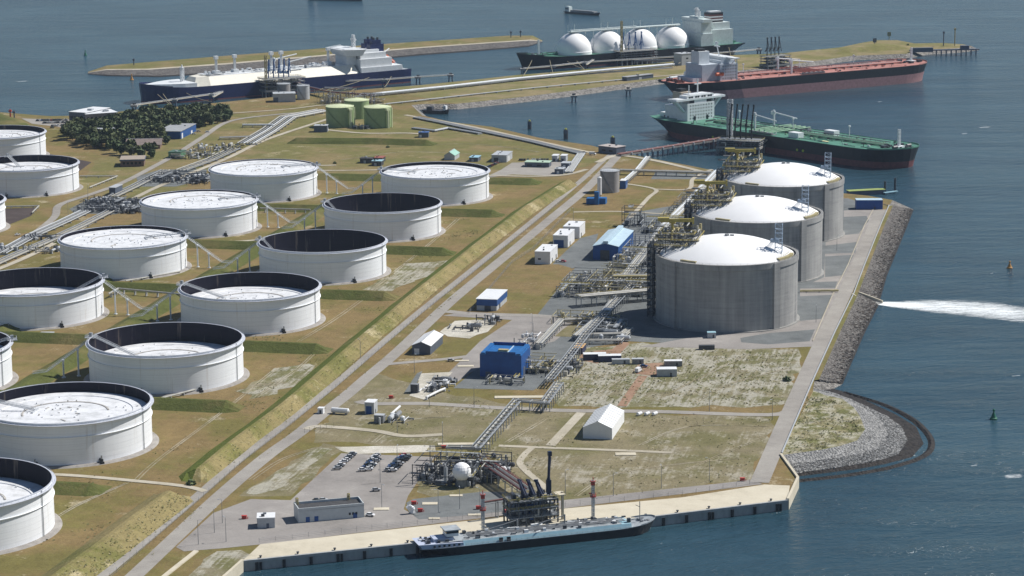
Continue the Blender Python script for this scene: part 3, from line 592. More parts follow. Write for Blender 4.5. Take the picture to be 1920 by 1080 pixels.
# tank feed pipes on low sleepers
M_PIPEW = paint('pipe_cladding', (.46, .445, .4), .4, .14, .4, .3)
def pipe_run(name, pts, r, label, mat=None, n=1, gap=1.2, h=1.0, sup=8.0, group=None, cat='pipe'):
    pts = [Vector(p) for p in pts]; t = thing(name, label, cat, pts[0], 0, group); o = pts[0]
    for k in range(n):
        q = []
        for i, p in enumerate(pts):
            d = (pts[min(i+1, len(pts)-1)]-pts[max(i-1, 0)]); d.z = 0; d.normalize(); nn = Vector((-d.y, d.x, 0)); q.append(p-o+nn*(k-(n-1)/2)*gap+Vector((0, 0, h)))
        mb = MB(); mb.pipe(q, r, 7); mb.build('pipe', mat or M_PIPEW, t)
    for a, b in zip(pts, pts[1:]):
        L = (b-a).length; c = max(1, int(L/sup)); d = (b-a).normalized(); rz = math.atan2(d.y, d.x)
        for i in range(c):
            mb = MB(); p = a.lerp(b, (i+.5)/c)-o; mb.box(p.x, p.y, p.z*0, .6, (n-1)*gap+1.6, max(.2, h-r+.02)+p.z, 0, rz); mb.build('pipe_support', M_WALL, t)
    return t
pipe_run('feed_pipe', [G(283, 757), G(380, 732)], .55, 'white feed pipe on sleepers running from the foot of the cream roofed tank', h=1.6)
pipe_run('feed_pipe', [G(600, 536), G(668, 527)], .45, 'thin white feed pipe at the foot of the nearer all dark tank', h=1.2)
pipe_run('feed_pipe', [G(236, 530), G(338, 512)], .5, 'white feed pipe at the foot of the tank with the thin dark crescent', h=1.2)
pipe_run('feed_pipe', [G(760, 432), G(700, 431)], .4, 'short feed pipe at the foot of the farther all dark tank', h=1)
for a, b, lb in ((G(204, 560), G(222, 550), 'between the tank rows beside the half full tank'), (G(488, 398), G(582, 401), 'between the tank rows beside the farther all dark tank')):
    e = a+Vector((58, -9, 0)) if 'half' in lb else b
    pipe_run('dike_pipe', [a, b, e] if 'half' in lb else [a, b], .6, 'light grey pipe crossing the dike '+lb, h=3.2)
pipe_run('basin_wall_pipe', [G(-10, 391), G(73, 389), G(60, 402)], .55, 'pale pipe along the edge of the brown basin near the left edge', h=1.3)
pipe_run('basin_wall_pipe', [G(150, 333), G(220, 333), G(168, 354)], .55, 'pale angled pipe right of the tank in front of the farthest left tank', h=1.3)
# ---------------------------------------------------------------- gas tanks
def concrete_mat():
    m, t, b = _nt('gas_tank_concrete'); g = t.nodes.new('ShaderNodeNewGeometry'); P = g.outputs['Position']
    f1 = _noise(t, _vmul(t, P, (.22, .22, .012)), 1.0, 5, .7); f2 = _noise(t, P, .05, 4, .6); f3 = _noise(t, _vmul(t, P, (.05, .05, .6)), 1, 3, .6)
    f = _math(t, 'ADD', _math(t, 'ADD', _math(t, 'MULTIPLY', f1, .5), _math(t, 'MULTIPLY', f2, .3)), _math(t, 'MULTIPLY', f3, .2))
    c = _ramp(t, f, [(.3, (.145, .145, .145)), (.43, (.28, .277, .27)), (.58, (.38, .375, .36)), (.75, (.48, .47, .45))])
    s = t.nodes.new('ShaderNodeSeparateXYZ'); t.links.new(P, s.inputs[0])
    ln = _math(t, 'LESS_THAN', _math(t, 'FRACT', _math(t, 'DIVIDE', s.outputs[2], 3.7)), .045)
    c = _mix(t, _math(t, 'MULTIPLY', ln, .22), c, (.12, .12, .12))
    t.links.new(c, b.inputs['Base Color']); b.inputs['Roughness'].default_value = .85; b.inputs['Specular IOR Level'].default_value = .2
    return m
M_CONC = concrete_mat(); M_CONCD = paint('concrete_dark', (.28, .275, .26), .85, .15, .2)
M_DOME = paint('dome_white', (.84, .84, .84), .6, .02, .1)
M_YEL = paint('yellow_steel', (.42, .34, .085), .5, .15, .5); M_DARK = paint('dark_steel', (.055, .06, .07), .5, .25, .5)
M_GREY = paint('grey_steel', (.23, .24, .25), .5, .2, .5, .1); M_LAT = paint('blue_grey_lattice', (.34, .42, .52), .5, .12, .5)
M_OCH = paint('ochre_insulation', (.36, .31, .16), .7, .25, .4)
def gas_tank(x, y, label, first=None):
    t = thing('gas_tank', label, 'gas tank', (x, y, 0), SITE, 'domed concrete gas tanks')
    H, RO = 40.5, 43.0
    mb = MB(); mb.lathe([(RO+1.6, 0), (RO+1.6, .6), (RO, .62)], n=96); mb.build('foundation_slab', M_CONCD, t)
    mb = MB(); mb.lathe([(RO, .4), (RO, H)], n=144); mb.build('wall', M_CONC, t, smooth=True)
    mb = MB(); mb.lathe([(RO+.02, H-3.4), (RO+.5, H-3.2), (RO+.5, H+.2), (RO-1.2, H+.25), (RO-1.2, H-.4)], n=144); mb.build('ring_beam', M_CONC, t, smooth=True)
    for a in (-45+12.3-7, 45+5, 135+5, 225+5):
        mb = MB(); mb.box(math.cos(R(a))*(RO+.3), math.sin(R(a))*(RO+.3), .4, 1.6, 4.6, H-.4, 0, R(a)); mb.build('buttress', M_CONC, t)
    A = 40.6; h = 10.6; Rs = (A*A+h*h)/(2*h); prof = []
    for i in range(17):
        r = A*(1-i/16); prof.append((max(r, .01), H-.3+math.sqrt(Rs*Rs-r*r)-(Rs-h)))
    mb = MB(); mb.lathe(prof, n=96); mb.build('dome_roof', M_DOME, t, smooth='all')
    mb = MB(); mb.rail([((RO+.2)*math.cos(2*math.pi*i/60), (RO+.2)*math.sin(2*math.pi*i/60), H+.2) for i in range(61)], 1.1, 4, .05); mb.build('rim_handrail', M_GREY, t)
    # roof platform with pump hoists on the west side
    rr = rnd(5); mb = MB()
    for i in range(6):
        for j in range(4):
            px, py = -40+i*4.6, -14+j*9.5; mb.cyl((px, py, H-2), (px, py, H+rr.choice([8, 10, 12.5])), .28, n=4)
    for zz in (H+5, H+8.6, H+12):
        mb.box(-29, 8 if zz < H+8 else -6, zz, 24, 3.6, .25, 1)
        for s in (-1, 0, 1): mb.box(-29, s*13, zz-.4, 25, .3, .45); mb.box(-29+s*11, 0, zz-.4, .3, 28, .45)
    mb.build('platform_frame', [M_DARK, M_GREY], t)
    mb = MB()
    for zz in (H+5.4, H+9, H+12.4):
        e = 0 if zz < H+10 else 2; mb.rail([(-42+e, -16+e, zz), (-16-e, -16+e, zz), (-16-e, 16-e, zz), (-42+e, 16-e, zz), (-42+e, -16+e, zz)], 1.2, 2.5, .1)
    mb.build('platform_railing', M_YEL, t)
    mb = MB()
    for i in range(95):
        px, py = rr.uniform(-42, -16), rr.uniform(-15, 15); z0 = H+rr.choice([5.4, 5.4, 9, 12.4]); c = rr.random()
        if c < .3: mb.cyl((px, py, z0), (px, py, z0+rr.uniform(2, 5)), rr.uniform(.4, .9), n=7, m=rr.choice([0, 0, 1, 2]))
        elif c < .75:
            L = rr.uniform(4, 11)*rr.choice([-1, 1]); q = rr.random() < .5; mb.cyl((px, py, z0+1.2), (px+(L if q else 0), py+(0 if q else L), z0+1.2), rr.uniform(.3, .7), n=6, m=rr.choice([0, 0, 1, 2]))
        else: mb.box(px, py, z0, rr.uniform(1, 3), rr.uniform(1, 3), rr.uniform(1, 2.4), rr.choice([0, 1, 2]))
        mb.build('platform_pipe' if c < .75 else 'platform_pump', [M_PIPEW, M_OCH, M_GREY], t); mb = MB()
    # yellow pump crane
    mb = MB(); mb.cyl((-33, -2, H+12), (-33, -2, H+19), .8, n=8); mb.box(-33, -2, H+17.5, 3.6, 3.6, 2.4)
    mb.box(-30, -4, H+18.6, 20, 1.6, 2.0, 0, R(12)); mb.box(-38, -5.6, H+19.4, 7, 3.4, 2.0, 0, R(12)); mb.box(-20.4, -2, H+17.3, 1.2, 2, 4, 0, R(12)); mb.build('pump_crane', M_YEL, t)
    # riser tower against the west wall
    mb = MB()
    for i in range(2):
        for j in range(3): mb.cyl((-RO-1.2-i*3.6, -5+j*5, 0), (-RO-1.2-i*3.6, -5+j*5, H+5), .4, n=4)
    for k in range(11):
        z = 3+k*4.0; mb.box(-RO-3, 0, z, 4.8, 11.5, .4)
        mb.cyl((-RO-4.8, -5, z), (-RO-4.8, 5, z+4), .18, n=4)
    for j in range(5): mb.cyl((-RO-2.5, -4+j*2, 0), (-RO-2.5, -4+j*2, H+6), .55, n=7, m=1)
    mb.build('riser_tower', [M_DARK, M_GREY], t)
    # lattice stair mast on the east rim
    mb = MB(); c = Vector((32.4, -9, H)); 
    mb.truss(c+Vector((0, 0, 0)), c+Vector((0, 0, 20.0)), 4.2, 7, .17)
    for k in range(7): mb.box(c.x, c.y+(1 if k % 2 else -1), c.z+2.85*k, 3.6, 1.4, .12)
    for k in range(5): mb.cyl(c+Vector((-2, 0, 12-k*.4)), c+Vector((-12+k*1.2, -3+k, 1.5)), .16, n=4)
    mb.box(c.x-2.4, c.y, c.z+9, 5, 4.6, 1.6); mb.build('stair_mast', M_LAT, t)
    mb = MB(); 
    for k in range(7):
        a = R(-30+k*4.5); mb.box(math.cos(a)*39.5, math.sin(a)*39.5, H-.2, 2.2, 3.2, 1.5, 0, a)
    for k in range(4):
        a = R(-112-k*4); mb.box(math.cos(a)*39.5, math.sin(a)*39.5, H-.1, 1.6, 2.8, 1.2, 0, a)
    mb.rail([(math.cos(R(a))*38, math.sin(R(a))*38, H+1.3) for a in range(-32, 2, 4)], 1.3, 2, .08); mb.build('rim_platform', M_OCH, t)
    mb = MB(); mb.cyl((0, 0, H+h-.6), (0, 0, H+h+.8), 1.4, n=8); mb.box(3, 1, H+h-.5, 2.4, 1, .9); mb.build('dome_vent', M_GREY, t)
    return t
gas_tank(130.6, 1489.2, 'nearest of the three domed concrete gas tanks, its whole wall in view')
gas_tank(163.0, 1630.4, 'middle domed concrete gas tank between the nearest and the farthest one')
gas_tank(195.8, 1773.1, 'farthest domed concrete gas tank, standing next to the green deck tanker')
# ---------------------------------------------------------------- ships
def P_(n, c, **k): return paint(n, c, **k)
M_NAVY = P_('navy_hull', (.016, .025, .095), rough=.35, var=.15); M_BLKH = P_('black_hull', (.014, .016, .02), rough=.4, var=.25)
M_BOOT = P_('red_boot_paint', (.17, .055, .055), rough=.6, var=.2); M_BOOTP = P_('faded_boot_paint', (.30, .14, .14), rough=.6, var=.15)
M_SHIPW = P_('ship_white', (.72, .74, .75), rough=.45, var=.06); M_SHIPG = P_('ship_pale_green_grey', (.6, .67, .66), rough=.5, var=.1)
M_CREAM = P_('cream_trunk', (.72, .685, .59), rough=.5, var=.06); M_DKG = P_('green_deck', (.075, .215, .15), rough=.6, var=.25, scale=.12)
M_DKR = P_('red_deck', (.42, .19, .155), rough=.6, var=.2, scale=.12); M_DKGR = P_('grey_deck', (.33, .36, .38), rough=.6, var=.15)
M_WIN = P_('dark_window', (.02, .025, .03), rough=.15, var=.1); M_ORG = P_('orange_lifeboat', (.6, .12, .03), rough=.5, var=.1)
M_BLUE = P_('blue_loading_arm', (.03, .1, .26), rough=.45, var=.15); M_LBL = P_('pale_blue_paint', (.32, .51, .59), rough=.5, var=.08)
M_DKRP = P_('dark_red_pipe', (.13, .04, .035), rough=.6, var=.2); M_LGRN = P_('light_green_pipe', (.25, .42, .28), rough=.6, var=.2)
M_ROPE = P_('mooring_rope', (.3, .27, .18), rough=.9, var=.1); M_TEXT = P_('white_lettering', (.6, .6, .6), rough=.6, var=.05)
def clampf(x): return max(0.0, min(1.0, x))
class Ship:
    def __init__(s, L, B, zd, zb, bow=.16, stern=.12, rake=8, counter=6, sheer=2.0, tr=.72, p=2.4, bluff=1.0, full=False):
        s.full = full
        s.L, s.B, s.zd, s.zb, s.bow, s.stern, s.rake, s.counter, s.sheer, s.tr, s.p, s.bluff = L, B, zd, zb, bow, stern, rake, counter, sheer, tr, p, bluff
    def hd(s, t):
        h = s.B/2
        if t > 1-s.bow: u = (t-(1-s.bow))/s.bow; h *= (max(0, 1-u**s.p))**(.55)
        if t < s.stern: u = 1-t/s.stern; h *= 1-(1-s.tr)*u**2
        return h
    def hw(s, t):
        h = s.B/2
        if t < s.stern*1.5 and s.full: return h*(s.tr+(1-s.tr)*t/(s.stern*1.5))*(1 if t < 1-s.bow else 1)
        if t > 1-s.bow*1.25: u = (t-(1-s.bow*1.25))/(s.bow*1.25); h *= (max(0, 1-u**(s.p*.85)))**(.75/s.bluff)
        if t < s.stern*1.5: u = 1-t/(s.stern*1.5); h *= max(.06, 1-u**2.0)
        return h
    def zdk(s, t): return s.zd+s.sheer*clampf((t-.8)/.2)**2
    def pt(s, t, f, side):        # f: 0 waterline .. 1 deck
        x0 = s.counter+t*(s.L-s.counter-s.rake); x1 = t*s.L; g = f**1.6
        return (x0+(x1-x0)*f, side*(s.hw(t)+(s.hd(t)-s.hw(t))*g), f*s.zdk(t))
    def hull(s, parent, mats, deckmat, bulwark=1.1):
        ts = [0, .01, .03, .06, .1, .14, .2, .35, .5, .65, .76, .8, .84, .87, .9, .92, .94, .96, .975, .987, .995, 1.0]
        fs = [-.3, 0, s.zb/s.zd*.5, s.zb/s.zd, s.zb/s.zd+.001, .6, .8, 1.0]
        mb = MB()
        for side in (-1, 1):
            for i in range(len(ts)-1):
                for j in range(len(fs)-1):
                    def q(t, f):
                        if f < 0: x, y, z = s.pt(t, 0, side); return (x, y, -3)
                        return s.pt(t, f, side)
                    v = [q(ts[i], fs[j]), q(ts[i+1], fs[j]), q(ts[i+1], fs[j+1]), q(ts[i], fs[j+1])]
                    mb.add(v, [(0, 1, 2, 3) if side < 0 else (3, 2, 1, 0)], 1 if j < 3 else 0)
        for j in range(len(fs)-1):
            if fs[j] < 0: continue
            a, b = s.pt(0, fs[j], -1), s.pt(0, fs[j+1], -1); mb.add([a, b, (b[0], -b[1], b[2]), (a[0], -a[1], a[2])], [(0, 1, 2, 3)], 1 if j < 3 else 0)
        hull = mb.build('hull', mats, parent, smooth=True)
        mb = MB(); ed = [s.pt(t, 1, -1) for t in ts]; ed2 = [s.pt(t, 1, 1) for t in ts]
        for i in range(len(ts)-1): mb.add([ed[i], ed[i+1], ed2[i+1], ed2[i]], [(0, 1, 2, 3)])
        mb.build('deck', deckmat, parent)
        mb = MB(); hgt = bulwark
        for e, sg in ((ed, -1), (ed2, 1)):
            for i in range(len(ts)-1):
                a, b = e[i], e[i+1]; k = .25*sg; hz = hgt*2.2 if (ts[i] > .9) else hgt
                mb.hexa([(a[0], a[1], a[2]), (b[0], b[1], b[2]), (b[0], b[1]-k, b[2]), (a[0], a[1]-k, a[2])], [(a[0], a[1], a[2]+hz), (b[0], b[1], b[2]+hz), (b[0], b[1]-k, b[2]+hz), (a[0], a[1]-k, a[2]+hz)])
        mb.build('bulwark', mats[0] if bulwark > .5 else deckmat, parent)
        return hull
def ship_thing(name, label, cat, stern_px, bow_px, group=None, off=0.0):
    a, b = G(*stern_px, SEA), G(*bow_px, SEA); d = b-a; ang = math.atan2(d.y, d.x); n = Vector((-math.sin(ang), math.cos(ang), 0))
    if n.y < 0: n = -n
    a = a+n*off
    return thing(name, label, cat, a, ang, group), d.length
def windows(parent, x, y0, y1, z, n, face, w=1.2, h=1.1):      # row of separate panes on a fore or aft face
    for i in range(n):
        mb = MB(); y = y0+(y1-y0)*(i+.5)/n; mb.box(x+face*.06, y, z, .12, w, h); mb.build('window', M_WIN, parent)
def windows_side(parent, x0, x1, y, z, n, side, w=1.2, h=1.1):
    for i in range(n):
        mb = MB(); x = x0+(x1-x0)*(i+.5)/n; mb.box(x, y+side*.06, z, w, .12, h); mb.build('window', M_WIN, parent)
# --- membrane gas carrier, navy hull
t, L = ship_thing('gas_carrier', 'navy hulled gas carrier with cream trunk deck, moored at the far left jetty', 'ship', (752, 151), (265, 193.5))
s = Ship(L, 49, 14.5, 1.4, bow=.13, rake=1.5, counter=1, sheer=4.5, tr=.9, p=3.2, bluff=1.4, full=True); s.hull(t, [M_NAVY, M_BOOT], M_DKGR, .8)
mb = MB(); zd = 14.6; q0 = [(66, -22, zd), (246, -22, zd), (262, -15, zd), (262, 15, zd), (246, 22, zd), (66, 22, zd)]; q1 = [(68, -13, zd+9), (244, -13, zd+9), (256, -8, zd+8.6), (256, 8, zd+8.6), (244, 13, zd+9), (68, 13, zd+9)]
mb.hexa(q0, q1); tr = mb.build('trunk_deck', M_CREAM, t)
mb = MB(); mb.box(156, 0, zd+9.02, 172, 25, .2); mb.build('trunk_top', M_SHIPW, tr)
mb = MB(); mb.prism([(262, -22), (275, -21), (290, -15), (L-3, 0), (290, 15), (275, 21), (262, 22)], zd, zd+4.6); mb.build('forecastle', M_SHIPW, t)
rr = rnd(4)
for i, x in enumerate((92, 150, 162, 206, 228)):
    mb = MB(); mb.truss((x, 0, zd+9), (x, 0, zd+26), 1.6, 6, .3); mb.cyl((x, 0, zd+9), (x, 0, zd+27), .8, n=7); mb.box(x, 0, zd+25, 4, 4, 3.4); mb.box(x, 0, zd+9, 6, 7, 4); mb.build('vent_mast', M_SHIPW, t)
mb = MB(); mb.truss((268, 0, zd+4), (268, 0, zd+19), 3, 4, .35); mb.cyl((268, 0, zd+4), (268, 0, zd+22), .7, n=6); mb.box(268, 0, zd+18, 2, 7, 1.4); mb.build('foremast', M_SHIPW, t)
mb = MB()
for i in range(110):
    x = rr.uniform(76, 240); y = rr.uniform(-10, 10); c = rr.random()
    if c < .55: mb.cyl((x, y, zd+10), (min(245, x+rr.uniform(8, 30)), y, zd+10), rr.uniform(.3, .6), n=6, m=rr.choice([0, 0, 1]))
    else: mb.box(x, y, zd+9, rr.uniform(1.5, 5), rr.uniform(1.5, 4), rr.uniform(1, 4), rr.choice([0, 0, 1]))
    mb.build('deck_pipe' if c < .55 else 'deck_unit', [M_SHIPW, M_GREY], t); mb = MB()
for k, y in enumerate((-16, 16)):
    mb = MB(); mb.cyl((150, y, zd+6), (150, y, zd+20), 1.0, n=8); mb.cyl((150, y, zd+18), (122, y, zd+22), .6, n=6); mb.box(150, y, zd+16, 3, 3, 3); mb.build('deck_crane', M_SHIPW, t)
mb = MB(); mb.box(38, 0, zd, 52, 46, 6); mb.box(44, 0, zd+6, 40, 42, 9); mb.box(46, 0, zd+15, 32, 36, 6); mb.box(48, 0, zd+21, 24, 28, 3); mb.box(14, 0, zd, 12, 34, 3)
ac = mb.build('accommodation', M_SHIPW, t)
for lv in range(5): windows_side(ac, 30, 62, -21.0 if lv < 3 else -18, zd+7.4+lv*2.7 if lv < 3 else zd+15.4+(lv-3)*2.7, 9, -1)
mb = MB(); mb.hexa([(62, -22, zd+19), (78, -14, zd+19), (78, 14, zd+19), (62, 22, zd+19)], [(60, -27, zd+26), (84, -15, zd+26), (84, 15, zd+26), (60, 27, zd+26)], 0, True); mb.box(70, 0, zd+8, 12, 24, 12); br = mb.build('bridge', M_SHIPW, t)
mb = MB(); mb.box(70, 0, zd+26, 20, 30, .6); mb.rail([(61, -26, zd+26), (83, -15, zd+26), (83, 15, zd+26)], 1.2, 3, .12); mb.build('bridge_roof', M_SHIPW, br)
windows_side(br, 62, 80, -22.8, zd+23.2, 8, -1, 1.6, 1.5)
mb = MB(); mb.truss((60, 0, zd+24), (60, 0, zd+37), 3, 4, .35); mb.box(60, 0, zd+34, 2.4, 9, 1.6); mb.box(60, 0, zd+37, 2.4, 4, 3); mb.build('radar_mast', M_SHIPW, t)
for y in (-6, 6):
    mb = MB(); mb.box(36, y, zd+21, 17, 8, 8); mb.box(36, y, zd+29, 11, 6, 4.4); mb.cyl((33, y, zd+33), (33, y, zd+36), 1.3, n=8, m=1); mb.cyl((38, y, zd+33), (38, y, zd+36), 1.3, n=8, m=1); mb.build('funnel', [M_NAVY, M_DARK], t)
mb = MB(); mb.cyl((22, -10, zd+13), (5, -16, zd+20), .7, n=6); mb.cyl((22, -10, zd+3), (22, -10, zd+14), 1.1, n=7); mb.build('deck_crane', M_SHIPW, t)
mb = MB(); mb.vessel((14, -8, zd+13), (4, -8, zd+5), 2.0); lb = mb.build('lifeboat', M_ORG, t); mb = MB()
for y in (-11, -5): mb.cyl((16, y, zd), (16, y, zd+16), .35, n=4); mb.cyl((17, y, zd+15), (2, y, zd+3.6), .35, n=4)
mb.build('davit', M_SHIPW, lb)
mb = MB()
for i in range(11):
    x = 252+i*2.1; mb.box(x, -24.62+.16*i, 8.6, 1.3, .1, 1.6)
mb.build('hull_lettering', M_TEXT, t)
NAVY_SHIP = t
# --- spherical tank gas carrier
t, L = ship_thing('gas_carrier', 'dark hulled gas carrier with four white spherical tank domes, moored at the middle jetty', 'ship', (1392, 101), (980, 132), off=12)
s = Ship(L, 48, 13.2, 1.6, bow=.2, rake=7, counter=8, sheer=4.0, tr=.75, p=2.0); s.hull(t, [M_BLKH, M_BOOT], M_DKG, .8); zd = 13.4
for i, x in enumerate((94, 139, 184, 229)):
    mb = MB(); mb.lathe([(21.2, zd-.2), (21.3, zd+3.4)]+[(20.7*math.cos(a*math.pi/24), zd+3.6+20.7*math.sin(a*math.pi/24)) for a in range(13)], (x, 0, 0), 48); mb.build('tank_dome', M_DOME, t, smooth=True)
    mb = MB(); mb.cyl((x, 0, zd+23.6), (x, 0, zd+26.4), 3.2, n=10); mb.cyl((x, 2, zd+26), (x, 2, zd+34), .35, n=4); mb.cyl((x+9, 2, zd+26), (x+9, 2, zd+34), .25, n=4); mb.box(x, 1, zd+24.4, 14, 5, 1.4); mb.build('dome_turret', M_SHIPG, t)
mb = MB(); mb.box(160, 3, zd+25.6, 150, 3.2, 1.2); mb.cyl((85, 5, zd+26), (236, 5, zd+26), .8, n=6); mb.box(190, 3, zd+27.3, 90, 3.2, .5)
for i in range(14): mb.cyl((94+i*11, 3, zd+2), (94+i*11, 3, zd+26), .35, n=4)
mb.pipe([(246, -6, zd), (240, -10, zd+12), (232, -3, zd+22)], .7); mb.build('catwalk', M_SHIPG, t)
mb = MB(); mb.box(58, 0, zd, 17, 44, 15); mb.box(58, 0, zd+15, 14, 40, 13); mb.box(58, 0, zd+28, 12, 48, 4); mb.box(58, 0, zd+32, 8, 20, 2); ac = mb.build('accommodation', M_SHIPG, t)
for lv in range(8): windows_side(ac, 51, 65, -22 if lv < 5 else -20, zd+2.5+lv*2.9, 5, -1)
mb = MB(); mb.truss((58, 0, zd+33), (58, 0, zd+44), 2.6, 4, .4); mb.box(58, 0, zd+41, 2, 10, 1.3); mb.box(58, 6, zd+34, 2, 2, 6); mb.build('radar_mast', M_SHIPW, t)
mb = MB(); mb.box(31, 0, zd, 30, 30, 18); mb.box(30, 0, zd+18, 24, 22, 8); cas = mb.build('engine_casing', M_SHIPG, t)
for x, z in ((37, 17), (31, 12), (24, 20.4)):
    mb = MB(); mb.box(x, -15.2 if z < 18 else -11.2, zd+z, 4.4, .4, 4.4); mb.build('louvre', M_DARK, cas)
mb = MB(); mb.box(34, 0, zd+26, 19, 12, 2.2, 1); mb.box(34, 0, zd+28.2, 19, 12, 1.6, 0); mb.box(34, 0, zd+29.8, 19, 12, 1.8, 2); mb.box(34, 0, zd+31.6, 19, 12, 1.6, 0); mb.box(34, 0, zd+33.2, 19, 12, 2.0, 2); mb.box(34, 0, zd+35.2, 19, 12, 2.2, 1); mb.box(34, 0, zd+37.4, 15, 9, 1.6, 0); mb.build('funnel', [M_SHIPW, M_BLK, M_DKRP], t)
mb = MB(); mb.vessel((58, -23, zd+5), (67, -23, zd+5), 1.9); mb.build('lifeboat', M_ORG, t)
mb = MB(); mb.truss((276, 0, zd+2), (276, 0, zd+19), 1.6, 5, .25); mb.build('foremast', M_SHIPW, t)
mb = MB()
for i in range(26): mb = MB(); x = rr.uniform(250, 292); mb.box(x, rr.uniform(-8, 8), zd+rr.uniform(0, 1), rr.uniform(1.5, 5), rr.uniform(1, 3), rr.uniform(1, 3), rr.choice([0, 1, 1])); mb.build('deck_machine', [M_GREY, M_DKG], t)
for i in range(10): mb = MB(); x = rr.uniform(3, 18); mb.box(x, rr.uniform(-14, 14), zd, rr.uniform(1.5, 4), rr.uniform(1, 3), rr.uniform(1, 2.5), 1); mb.build('deck_machine', [M_GREY, M_DKG], t)
mb = MB()
for i in range(9): mb.box(262+i*2.2, -21.9+.78*i, 9.4, 1.3, .5, 1.5, 0, -.3)
mb.build('hull_lettering', M_TEXT, t)
# --- oil tankers
def tanker(label, sp, bp, deckm, boot, zd, zb, off, pipem, white, tag_w=0):
    t, L = ship_thing('oil_tanker', label, 'ship', sp, bp, 'crude oil tankers', off); B = 58
    s = Ship(L, B, zd, zb, bow=.12, rake=3, counter=10, sheer=1.2, tr=.55, p=2.6, bluff=1.2); s.hull(t, [M_BLKH, boot], deckm, .5); d = zd+.05; rr = rnd(int(L*10))
    # pipes along the centre line with branch lines and hatches
    mb = MB()
    for k in range(5): mb.cyl((74, -4+k*2, d+1.6), (L*.91, -4+k*2, d+1.6), .55, n=6, m=k % 2)
    for k in range(22): x = 66+(L*.9-66)*k/21; mb.box(x, 0, d, .8, 12, 1.3, 1)
    mb.box((62+L*.9)/2, 7.5, d+2.6, L*.9-62, 2.2, .4, 1)
    for k in range(40): x = 62+(L*.9-62)*k/39; mb.cyl((x, 7.5, d), (x, 7.5, d+2.6), .15, n=3, m=1)
    mb.build('cargo_pipes', [pipem, M_DARK], t)
    mb = MB()
    for k in range(5): x = L*.5-12+k*6; mb.cyl((x, -26, d+2.4), (x, 26, d+2.4), .5, n=6, m=0)
    for sd in (-1, 1): mb.box(L*.5, sd*22, d, 30, 5, .6, 1); mb.box(L*.5, sd*24, d+.6, 28, 3, 1.4, 1)
    mb.build('manifold', [pipem, M_GREY], t)
    for sd in (-1, 1):
        mb = MB(); mb.cyl((L*.5-20, sd*12, d), (L*.5-20, sd*12, d+16), 1.1, n=8); mb.cyl((L*.5-20, sd*12, d+14), (L*.5+8, sd*13, d+11), .6, n=6); mb.box(L*.5-21, sd*12, d+12, 3, 3, 3); mb.build('deck_crane', M_SHIPW if white else M_GREY, t)
    mb = MB()
    for k in range(120):
        x = rr.uniform(60, L*.93); y = rr.uniform(-24, 24)
        if abs(y) < 9: continue
        c = rr.random()
        if c < .4: mb.box(x, y, d, rr.uniform(1, 2.6), rr.uniform(1, 2.6), rr.uniform(.7, 1.6), rr.choice([0, 0, 1]))
        elif c < .75: mb.cyl((x, y, d+.7), (x+rr.uniform(6, 26), y, d+.7), .28, n=5, m=rr.choice([0, 0, 1]))
        else: mb.cyl((x, y, d), (x, y, d+rr.uniform(1.5, 3)), .35, n=5, m=1)
        mb.build('deck_hatch' if c < .4 else 'deck_pipe' if c < .75 else 'deck_vent', [pipem, rr.choice([M_GREY, M_DARK, M_SHIPW])], t); mb = MB()
    for k in range(3):
        mb = MB(); x = L*(.3+.22*k); mb.cyl((x, 10, d), (x, 10, d+11), .4, n=6); mb.box(x, 10, d+10.4, 1.6, 1.6, 1.4); mb.build('vent_mast', M_SHIPW, t)
    mb = MB(); x = L*.955; mb.truss((x, 0, d+1), (x, 0, d+16), 1.6, 4, .3); mb.box(x, 0, d, 7, 9, 2); mb.build('foremast', M_SHIPW, t)
    mb = MB()
    for sd in (-1, 1): mb.cyl((L*.965, sd*6, d+2), (L*.965, sd*11, d+2), 1.4, n=8); mb.box(L*.93, sd*10, d, 4, 5, 2.6)
    for k in range(12): mb.box(rr.uniform(L*.91, L*.98), rr.uniform(-8, 8), d, rr.uniform(1, 3), rr.uniform(1, 3), rr.uniform(1, 3))
    mb.build('windlass', M_DARK, t)
    return t, L, s, d
t, L, s, d = tanker('crude tanker with salmon red deck and broad faded red waterline band', (1268, 190), (1741, 148.5), M_DKR, P_('pale_pink_boot', (.35, .19, .19), rough=.6, var=.15), 18.5, 9.5, 12, P_('red_deck_pipe', (.4, .13, .1), rough=.6, var=.25), True)
mb = MB(); mb.box(61, 0, d, 22, 38, 17); mb.box(62, 0, d+17, 18, 32, 3); mb.box(40, 0, d, 20, 30, 17); mb.box(26, 0, d, 14, 28, 4); ac = mb.build('accommodation', P_('ship_weathered_grey', (.5, .55, .6), rough=.5, var=.08), t)
for lv in range(5): windows_side(ac, 52, 71, -19, d+1.6+lv*3.1, 6, -1)
mb = MB(); mb.box(64, 0, d+20, 12, 30, 3.4); mb.box(64, 0, d+22.6, 7, 58, .9)
for sd in (-1, 1): mb.cyl((64, sd*28.5, d), (64, sd*28.5, d+22.8), .5, n=5); mb.cyl((64, sd*16, d+14), (64, sd*27, d+22.6), .4, n=4)
br = mb.build('bridge', M_SHIPW, t); windows(br, 70.1, -14, 14, d+21.4, 10, 1, 2, 1.4)
mb = MB(); mb.cyl((62, 0, d+23), (58, 0, d+37), .7, n=6); mb.box(59, 0, d+33, 1.6, 9, 1.2); mb.box(58.5, 0, d+36, 1.2, 5, 2); mb.build('radar_mast', M_SHIPW, t)
mb = MB(); mb.box(38, 0, d+17, 13, 14, 13); mb.box(37, 0, d+30, 9, 8, 2.5, 1); mb.box(38, 7.2, d+17.5, 13, .3, 12, 1); mb.build('funnel', [M_SHIPW, M_BLK], t)
mb = MB()
